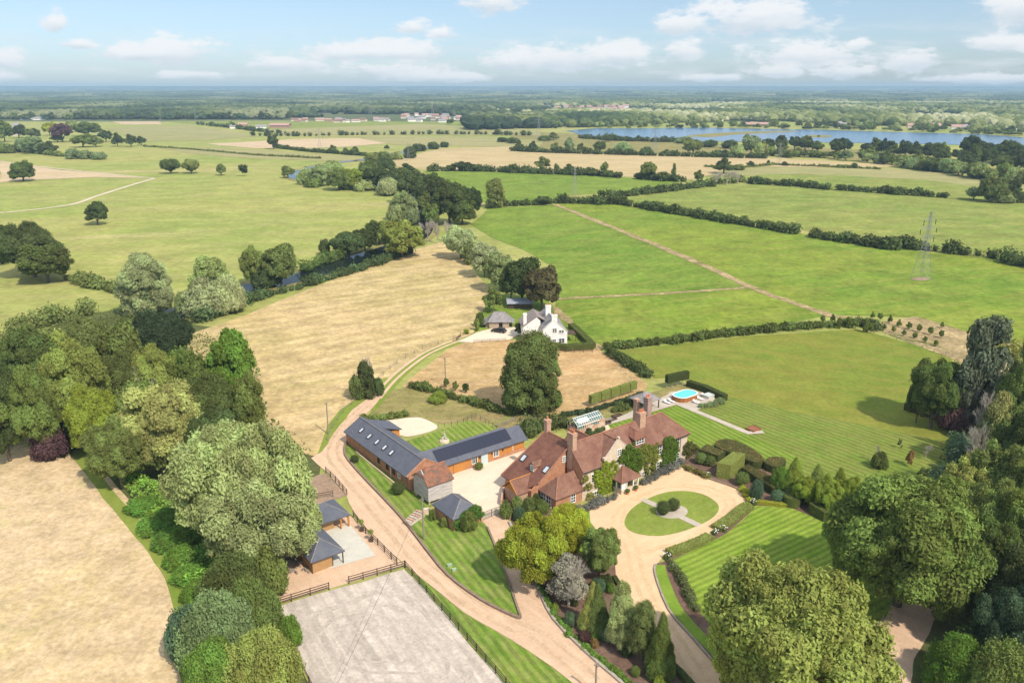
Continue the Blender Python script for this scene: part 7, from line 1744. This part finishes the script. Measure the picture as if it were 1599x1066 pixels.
# ---------------------------------------------------------------- small garden things
simple('corten_planter', 'rusty square raised bed at the corner of the lawn path', 'planter', 1176, 671, [((0, -1, .25), (2.6, .1, .5)), ((0, 1, .25), (2.6, .1, .5)), ((-1.25, 0, .25), (.1, 2, .5)), ((1.25, 0, .25), (.1, 2, .5)), ((0, 0, .2), (2.4, 1.9, .36))], mat('rusty_steel', (.30, .10, .05), (.22, .12, .07), 2, .9), TH)
for x, y, lab in [(980, 772, 'round clipped pot plant left of the porch steps'), (993, 766.5, 'round clipped pot plant right of the porch steps')]:
    X, Y = G(x, y); o = empty('potted_plant', lab, 'potted plant', (X, Y, 0), 0, 'pot plants by the porch'); b = MB(); b.tube((0, 0, 0), (0, 0, .45), .22, .3, 10); b.obj('pot', POT, o)
    me = lobes_mesh('foliage', [(0, 0, .75)], [.38], 500, .06, 9, inner=.9); l = link('foliage', me, o); l.color = (*C_['oak'], 1)
for x, y, lab in [(565, 829, 'slim potted tree against the yard fence, further one'), (580, 845, 'slim potted tree against the yard fence, nearer one')]:
    X, Y = G(x, y); o = empty('potted_plant', lab, 'potted plant', (X, Y, 0), 0, 'potted trees along the yard fence'); b = MB(); b.box((0, 0, .35), (.6, .6, .7)); b.obj('planter', DKWOOD, o); b = MB(); b.tube((0, 0, .7), (0, 0, 1.5), .03, .03, 5); b.obj('stem', POLE, o)
    me = lobes_mesh('foliage', [(0, 0, 1.75)], [.38], 400, .06, 9, inner=.9); l = link('foliage', me, o); l.color = (*C_['lt'], 1)
for x, y, lab in [(1041, 872, 'white flowering roses at the start of the soil border'), (1116, 834, 'white roses at the gap between the two box hedges, left side'), (1129, 829, 'white roses at the gap between the two box hedges, right side'), (1177, 787, 'white roses at the lawn entrance by the low yellow hedge'), (1105, 745, 'white flowers in front of the tall hedge cube')]:
    T(x, y - 7, y, 12, 'bush', 'oak', lab, 'rose_bush', 'shrub', lod=1); X, Y = G(x, y); b = MB(); r7 = random.Random(int(x))
    for _ in range(10): a = r7.uniform(0, 6.28); q = r7.uniform(.1, .7); b.sphere((math.cos(a) * q, math.sin(a) * q, 1.0 - q * .6 + .15), (.09, .09, .07), 0, 6, 4)
    under(b.obj('blossoms', WHITE, None, (X, Y, 0)), ALLT[-1])
simple('service_cabinet', 'small pale green cabinet in the verge lawn, upper one', 'cabinet', 702, 884, [((0, 0, .2), (.7, .3, .4)), ((0, 0, .42), (.76, .36, .05))], mat('cabinet_paint', (.32, .42, .32), rough=.6), .4, 'cabinets in the verge lawn')
simple('service_cabinet', 'small pale green cabinet in the verge lawn, lower one', 'cabinet', 709, 891, [((0, 0, .2), (.6, .3, .4)), ((0, 0, .42), (.66, .36, .05))], mat('cabinet_paint', (.34, .44, .34), rough=.6), .5, 'cabinets in the verge lawn')
rf7 = random.Random(8); b = MB()
for _ in range(26): b.box((rf7.uniform(-2.5, 2.5), rf7.uniform(-2, 2), rf7.uniform(.1, .5)), (rf7.uniform(.3, 1.2), rf7.uniform(.2, .5), rf7.uniform(.1, .4)), rz=rf7.uniform(0, 3))
X, Y = G(462, 884); tag(b.obj('rubble_heap', POLE, None, (X, Y, 0)), 'heap of old timber and stones left of the stable wall', 'rubble', kind='stuff')


# ---------------------------------------------------------------- lattice pylons
def pylon_mesh():
    b = MB(); H_ = 26.0
    def half(z): return 2.6 + (0.55 - 2.6) * min(1, z / 17) if z < 17 else .55 - .3 * (z - 17) / 9
    zs = [0, 3.6, 6.8, 9.6, 12, 14.2, 16, 17.6, 19.4, 21.2, 23, 24.4, 26]
    cs = [(-1, -1), (1, -1), (1, 1), (-1, 1)]
    for z0, z1 in zip(zs, zs[1:]):
        a, c = half(z0), half(z1); r = .075 if z0 < 15 else .055
        for i in range(4):
            p, q = cs[i], cs[(i + 1) % 4]
            b.tube((p[0] * a, p[1] * a, z0), (p[0] * c, p[1] * c, z1), r, r, 4); b.tube((p[0] * a, p[1] * a, z0), (q[0] * c, q[1] * c, z1), .03, .03, 3); b.tube((q[0] * a, q[1] * a, z0), (p[0] * c, p[1] * c, z1), .03, .03, 3); b.tube((p[0] * c, p[1] * c, z1), (q[0] * c, q[1] * c, z1), .03, .03, 3)
    tower = b.mesh('lattice_tower', STEEL); a_ = MB()
    for z, l in ((16.2, 3.6), (19.6, 4.4), (23.0, 3.2)):
        for s in (-1, 1):
            for y in (-.4, .4): a_.tube((0, y, z), (s * l, 0, z + .1), .06, .05, 4); a_.tube((0, y, z + 1.1), (s * l, 0, z + .1), .05, .05, 4)
            for k in (.35, .65): a_.tube((s * l * k, 0, z), (s * l * k, 0, z + 1.1 * (1 - k)), .04, .04, 3)
    arms = a_.mesh('crossarms', STEEL); i_ = MB()
    for z, l in ((16.2, 3.6), (19.6, 4.4), (23.0, 3.2)):
        for s in (-1, 1): i_.tube((s * l, 0, z), (s * l, 0, z - 1.9), .14, .14, 6)
    return tower, arms, i_.mesh('insulators', METALD)


PY = pylon_mesh()
def pylon(x, yb, yt, rz, lab):
    X, Y = G(x, yb); h = heightof(x, yb, yt); o = empty('electricity_pylon', lab, 'pylon', (X, Y, 0), rz, 'electricity pylons'); s = h / 26.2; o.scale = (s, s, s)
    for n, me in zip(('lattice_tower', 'crossarms', 'insulators'), PY): link(n, me, o)


pylon(1438, 436, 330, D(25), 'nearest steel lattice pylon on the bright right-hand pasture')
A('bare_patch', [(1438 + 14 * math.cos(t), 436 + 2.6 * math.sin(t)) for t in [i / 12 * 2 * math.pi for i in range(12)]], 5, SOILL, .5, 2)
pylon(897, 306, 260, D(60), 'lattice pylon at the hedge corner in the middle distance')
pylon(1216, 258, 222, D(25), 'lattice pylon on the straw field before the dark trees')
for x, yb, yt, lab in [(1022, 240, 200, 'far pylon standing before the left part of the lake'), (841, 216, 178, 'far pylon left of the lake end'), (676, 194, 155, 'far pylon behind the village, right one'), (578, 181, 152, 'far pylon in front of the woods, middle one'), (508, 178, 153, 'far pylon in front of the woods, left one'), (500, 238, 200, 'far pylon on the straw field left of the river'), (638, 252, 222, 'far pylon by the far river bank'), (306, 190, 168, 'furthest pylon on the left before the woods'), (251, 192, 170, 'faint pylon at the left edge of the far meadow')]:
    pylon(x, yb, yt, D(15), lab)

# ---------------------------------------------------------------- distant houses
RW = [mat('far_white_wall', (.82, .80, .76), rough=.9), mat('far_brick_wall', (.42, .27, .21), rough=.9), mat('far_cream_wall', (.60, .54, .45), rough=.9)]
RR = [mat('far_red_roof', (.42, .27, .23), rough=.9), mat('far_grey_roof', (.28, .27, .28), rough=.9), mat('far_brown_roof', (.24, .15, .12), rough=.9)]
FH = {}
def far_house(x, y, w, h, iw, ir, rz, lab, grp=None, cat='house', name='distant_house'):
    X, Y = G(x, y); o = empty(name, lab, cat, (X, Y, 0), rz, grp)
    if ('w', iw) not in FH:
        b = MB(); b.b2(-.5, .5, -.4, .4, 0, .6); FH[('w', iw)] = b.mesh('wall', RW[iw]); b2 = MB(); fs, rd = hip(-.55, .55, -.45, .45, .6, 1.0, 'u', (0, 0))
        for q in fs: b2.slab(q, .05)
        b2.slab([(-.5, -.4, .6), (-.5, .4, .6), (-.5, 0, .95)], .03, d=(1, 0, 0)); b2.slab([(.5, -.4, .6), (.5, .4, .6), (.5, 0, .95)], .03, d=(-1, 0, 0)); FH[('rb',)] = b2
    if ('r', ir) not in FH: FH[('r', ir)] = FH[('rb',)].mesh('roof', RR[ir]) if ('rb',) in FH else None
    link('wall', FH[('w', iw)], o); link('roof', FH[('r', ir)], o); o.scale = (w, w * .8, h); return o


r5 = random.Random(5)
def estate(region, n, w, iw, ir, what, where, grp, h=8):
    pts = sorted([(r5.uniform(region[0], region[1]), r5.uniform(region[2], region[3])) for _ in range(n)])
    for i, (x, y) in enumerate(pts):
        k1 = r5.choice(iw); k2 = r5.choice(ir)
        far_house(x, y, w * r5.uniform(.8, 1.4), h * r5.uniform(.85, 1.2), k1, k2, r5.uniform(-.5, .5), '%s, %s from the left %s' % (what, ordn(i), where), grp)


estate((868, 980, 168, 177), 30, 17, [0, 2, 1], [0, 0, 2], 'distant red-roofed house', 'on the hillside estate', 'red-roofed hillside estate', 11)
estate((630, 735, 181, 192), 30, 13, [0, 0, 2], [1, 2, 1, 0], 'distant village house', 'in the village beyond the meadows', 'village beyond the meadows')
estate((515, 625, 189, 192), 14, 14, [0, 0, 2], [1, 2, 0], 'distant pale house', 'at the left end of the village', 'left end of the village')
estate((460, 515, 189, 191.5), 7, 14, [2, 1], [0, 2], 'distant brick house', 'beside the far green meadow', 'brick houses by the far meadow')
estate((955, 975, 190, 193), 3, 18, [2], [1], 'distant cottage', 'on the far side of the lake', 'cottages beyond the lake')
estate((1085, 1125, 187, 192), 7, 15, [0, 2], [1, 0], 'distant lakeside house', 'beyond the lake centre', 'lakeside houses beyond the centre')
estate((1300, 1380, 194, 198), 9, 18, [2, 1], [1, 1, 2], 'distant grey-roofed house', 'on the far shore of the lake', 'grey-roofed houses on the far shore')
estate((1405, 1599, 200, 204), 18, 14, [0, 2], [1, 0], 'distant bungalow', 'on the right-hand far shore', 'bungalows on the right-hand far shore')
estate((1290, 1330, 186, 190), 5, 18, [0], [1], 'distant white building', 'above the far lake shore', 'white buildings above the far shore')
estate((20, 80, 186, 188), 5, 18, [0], [1], 'distant white house', 'below the far-left woods', 'white houses on the far left')
estate((375, 440, 158, 161), 6, 34, [0], [1], 'distant shed', 'among wooded hills', 'white sheds among the hills', 10)
estate((0, 30, 208, 214), 3, 14, [2], [2], 'distant farm building', 'at the left picture edge', 'farm buildings at the left edge')
far_house(438, 200, 34, 9, 1, 0, 0, 'long red-roofed farm shed on the far meadow', None, 'barn', 'distant_barn'); far_house(408, 201, 18, 7, 0, 1, .3, 'white farmhouse left of the long red-roofed shed', None); far_house(380, 199, 16, 9, 1, 0, .2, 'red-roofed farmhouse furthest left of the farm sheds', None); far_house(366, 201, 14, 7, 0, 1, 0, 'low white farm building at the farm end', None)
far_house(1182, 197.5, 45, 8, 1, 0, 0, 'long low orange-red roofed building on the lake shore', None, 'building', 'distant_barn'); far_house(800, 187, 30, 9, 2, 0, 0, 'pale orange building at the right of the village', None, 'building', 'distant_barn')
far_house(1467, 149.5, 160, 26, 0, 1, 0, 'very large white warehouse on the far horizon', None, 'warehouse', 'distant_warehouse'); far_house(27, 204, 12, 13, 0, 1, 0, 'small pale church tower among the farm trees', None, 'church', 'distant_church')
rs = random.Random(3)

# ---------------------------------------------------------------- far woods (uncountable): crowns scattered on points
def far_wood(name, polys, n_px, size, colr, seed, dens_noise, holes=None, hz=.75):
    rng = np.random.default_rng(seed); pts = []; sc = []; tn = []
    for (x0, x1, y0, y1, spacing, thr) in polys:
        X0, Ya = G(x0, y1); X1, Yb = G(x1, y0); xa, ya = G(800, y1); 
        yy = ya
        yb = G(800, y0)[1]
        while yy < yb:
            sp = spacing * (1 if yy < 3200 else 1 + (yy - 3200) / 2600)
            lx = (x0 - 800) / F * yy * 1.02; rx = (x1 - 800) / F * yy * 1.02; k = max(1, int((rx - lx) / sp))
            xs = lx + (np.arange(k) + rng.random(k)) * sp; ys = yy + rng.uniform(-.5, .5, k) * sp
            for a, b in zip(xs, ys):
                nz = mnoise.noise(Vector((a / 330, b / 600, seed))) + .45 * mnoise.noise(Vector((a / 90, b / 150, seed + 5)))
                if nz > thr: pts.append((a, b, 0)); sc.append(sp / 14 * rng.choice([.55, .8, 1.0, 1.3, 1.7], p=[.2, .3, .25, .17, .08])); tn.append(min(1, max(0, .45 * rng.random() + .28 + 1.1 * mnoise.noise(Vector((a / 260, b / 420, seed + 9))))))
            yy += sp * 1.25
    P = np.array(pts); sc = np.array(sc)
    for i in range(len(P)):
        if P[i, 1] > 5100:
            x, y = P[i, 0], P[i, 1]; f = min(1, (y - 5200) / 900); f = max(f, 0)
            h = mnoise.noise(Vector((x / 2600, y / 1500, 3))) * 24 + mnoise.noise(Vector((x / 900, y / 500, 8))) * 9 + mnoise.noise(Vector((x / 220, y / 160, 5))) * 4
            P[i, 2] = (max(h, -8) + 8 + (0 if y < 7000 else (y - 7000) / 5500 * 26)) * f
    me = bpy.data.meshes.new(name); me.vertices.add(len(P)); me.vertices.foreach_set('co', P.astype(np.float32).ravel())
    a = me.attributes.new('s', 'FLOAT', 'POINT'); a.data.foreach_set('value', sc.astype(np.float32)); a = me.attributes.new('tone', 'FLOAT', 'POINT'); a.data.foreach_set('value', np.array(tn, np.float32)); me.update()
    o = link(name, me); o['kind'] = 'stuff'
    m = bpy.data.materials.new('far_foliage'); m.use_nodes = True; t = NT(m.node_tree); out = t.n('ShaderNodeOutputMaterial'); df = t.n('ShaderNodeBsdfDiffuse'); t.l(df.outputs[0], out.inputs[0])
    at = t.n('ShaderNodeAttribute', attribute_name='tone', attribute_type='INSTANCER'); oi = t.n('ShaderNodeNewGeometry')
    cr = t.n('ShaderNodeValToRGB'); t.l(at.outputs['Fac'], cr.inputs[0]); e = cr.color_ramp.elements; e[0].position = 0; e[0].color = (*colr[0], 1); e[1].position = 1; e[1].color = (*colr[-1], 1)
    for i, c in enumerate(colr[1:-1]): q = e.new((i + 1) / (len(colr) - 1)); q.color = (*c, 1)
    nz = t.noise(oi.outputs['Position'], .35, 3, .7); sc_ = t.n('ShaderNodeVectorMath', operation='SCALE'); t.l(cr.outputs[0], sc_.inputs[0]); t.l(t.ramp(nz, .3, .7, .7, 1.3, False), sc_.inputs['Scale']); t.l(sc_.outputs[0], df.inputs[0])
    ng = bpy.data.node_groups.new(name, 'GeometryNodeTree'); ng.interface.new_socket('Geometry', in_out='INPUT', socket_type='NodeSocketGeometry'); ng.interface.new_socket('Geometry', in_out='OUTPUT', socket_type='NodeSocketGeometry')
    N = ng.nodes; Lk = ng.links; gi = N.new('NodeGroupInput'); go = N.new('NodeGroupOutput'); ic = N.new('GeometryNodeMeshIcoSphere'); ic.inputs['Subdivisions'].default_value = 2; ic.inputs['Radius'].default_value = size
    sp = N.new('GeometryNodeSetPosition'); nt = N.new('ShaderNodeTexNoise'); nt.inputs['Scale'].default_value = .32; nt.inputs['Detail'].default_value = 2
    ps = N.new('GeometryNodeInputPosition'); Lk.new(ps.outputs[0], nt.inputs['Vector']); sb = N.new('ShaderNodeVectorMath'); sb.operation = 'SUBTRACT'; Lk.new(nt.outputs['Color'], sb.inputs[0]); sb.inputs[1].default_value = (.5, .5, .35)
    ml = N.new('ShaderNodeVectorMath'); ml.operation = 'MULTIPLY'; Lk.new(sb.outputs[0], ml.inputs[0]); ml.inputs[1].default_value = (size * 1.3, size * 1.3, size * 1.3)
    Lk.new(ic.outputs['Mesh'], sp.inputs['Geometry']); Lk.new(ml.outputs[0], sp.inputs['Offset']); tf = N.new('GeometryNodeTransform'); Lk.new(sp.outputs[0], tf.inputs['Geometry']); tf.inputs['Translation'].default_value = (0, 0, size * .6); tf.inputs['Scale'].default_value = (1, 1, hz)
    sm = N.new('GeometryNodeSetMaterial'); Lk.new(tf.outputs[0], sm.inputs['Geometry']); sm.inputs['Material'].default_value = m
    ip = N.new('GeometryNodeInstanceOnPoints'); Lk.new(gi.outputs[0], ip.inputs['Points']); Lk.new(sm.outputs[0], ip.inputs['Instance'])
    na = N.new('GeometryNodeInputNamedAttribute'); na.data_type = 'FLOAT'; na.inputs['Name'].default_value = 's'; mn = N.new('ShaderNodeMath'); mn.operation = 'MINIMUM'; Lk.new(na.outputs['Attribute'], mn.inputs[0]); mn.inputs[1].default_value = 1.5; cx = N.new('ShaderNodeCombineXYZ')
    for i_, s_ in enumerate((na.outputs['Attribute'], na.outputs['Attribute'], mn.outputs[0])): Lk.new(s_, cx.inputs[i_])
    Lk.new(cx.outputs[0], ip.inputs['Scale'])
    rv = N.new('FunctionNodeRandomValue'); rv.data_type = 'FLOAT_VECTOR'; rv.inputs[0].default_value = (0, 0, 0); rv.inputs[1].default_value = (0, 0, 6.28); Lk.new(rv.outputs[0], ip.inputs['Rotation'])
    Lk.new(ip.outputs[0], go.inputs[0]); md = o.modifiers.new('scatter', 'NODES'); md.node_group = ng
    return o


WC = [(.04, .065, .03), (.075, .105, .038), (.14, .17, .058), (.22, .245, .10), (.36, .37, .22)]
WD2 = [(.035, .052, .03), (.055, .078, .036), (.075, .105, .044), (.115, .145, .062), (.20, .215, .11)]
far_wood('far_wood', [(-80, 470, 161, 186.5, 17, -.45), (470, 640, 163, 184, 17, -.12), (640, 860, 160, 182, 17, -.25), (-80, 1680, 150, 161, 19, -.3), (-80, 1680, 144.5, 150, 24, -.15), (735, 870, 186, 203, 15, -.1)], 0, 9, WD2, 21, 0)
far_wood('far_wood', [(760, 1010, 178, 199, 15, -.2), (1010, 1250, 163, 196, 15, -.12), (1250, 1680, 163, 197, 15, -.15), (860, 1010, 160, 168, 16, -.6), (1480, 1680, 196, 206, 15, -.1)], 0, 8, WC, 22, 0)
far_wood('far_wood', [(-80, 1680, 141.3, 144.5, 34, -.25)], 0, 12, WD2, 23, 0, hz=.5)
# named rows of far trees in front of the woods
belt(along([(0, 188), (120, 187), (250, 187.5), (400, 186.5), (480, 186)], 44, 16, 22, ['dk', 'oak', 'blue', 'dk', 'mid'], 85, 10), 'along the front of the far left woods', 'front row of the far left woods', 0)
belt(along([(1130, 196), (1250, 199), (1400, 202), (1520, 206), (1620, 212)], 34, 11, 20, ['oak', 'olive', 'dk', 'mid', 'wil'], 86, 14, ('round', 'bush')), 'on the far shore of the lake', 'trees on the far shore of the lake', 0)
belt(along([(740, 202), (800, 200), (880, 199), (1000, 197), (1120, 196)], 26, 11, 20, ['olive', 'oak', 'wil', 'mid'], 87, 14, ('round', 'bush')), 'left of and behind the lake end', 'trees behind the lake end', 0)
belt(along([(900, 199.5), (1020, 199.5), (1150, 199.5), (1300, 202), (1400, 204.5), (1525, 208.5), (1620, 214)], 46, 7, 16, ['oak', 'olive', 'dk', 'mid', 'wil'], 88, 6, ('bush', 'round')), 'right at the edge of the lake', 'bushes at the far lake edge', 0)
row([(745, 188, 200, 22), (770, 190, 199, 16), (703, 186, 195, 14), (362, 189, 197, 12, 'round', 'ygr'), (1440, 196, 206, 18), (950, 212, 221, 16)], 'around the distant village and lake', 'scattered far trees')

# ---------------------------------------------------------------- air
hz = bpy.data.meshes.new('haze'); b = MB(); b.b2(-16000, 16000, -200, 14500, -1, 125); hm = bpy.data.materials.new('air'); hm.use_nodes = True; t = NT(hm.node_tree); out = t.n('ShaderNodeOutputMaterial'); pv = t.n('ShaderNodeVolumePrincipled')
pv.inputs['Color'].default_value = (.52, .77, 1.0, 1); pv.inputs['Density'].default_value = 0.0001; pv.inputs['Anisotropy'].default_value = .0; t.l(pv.outputs[0], out.inputs['Volume'])
o = b.obj('haze', hm); o['kind'] = 'stuff'
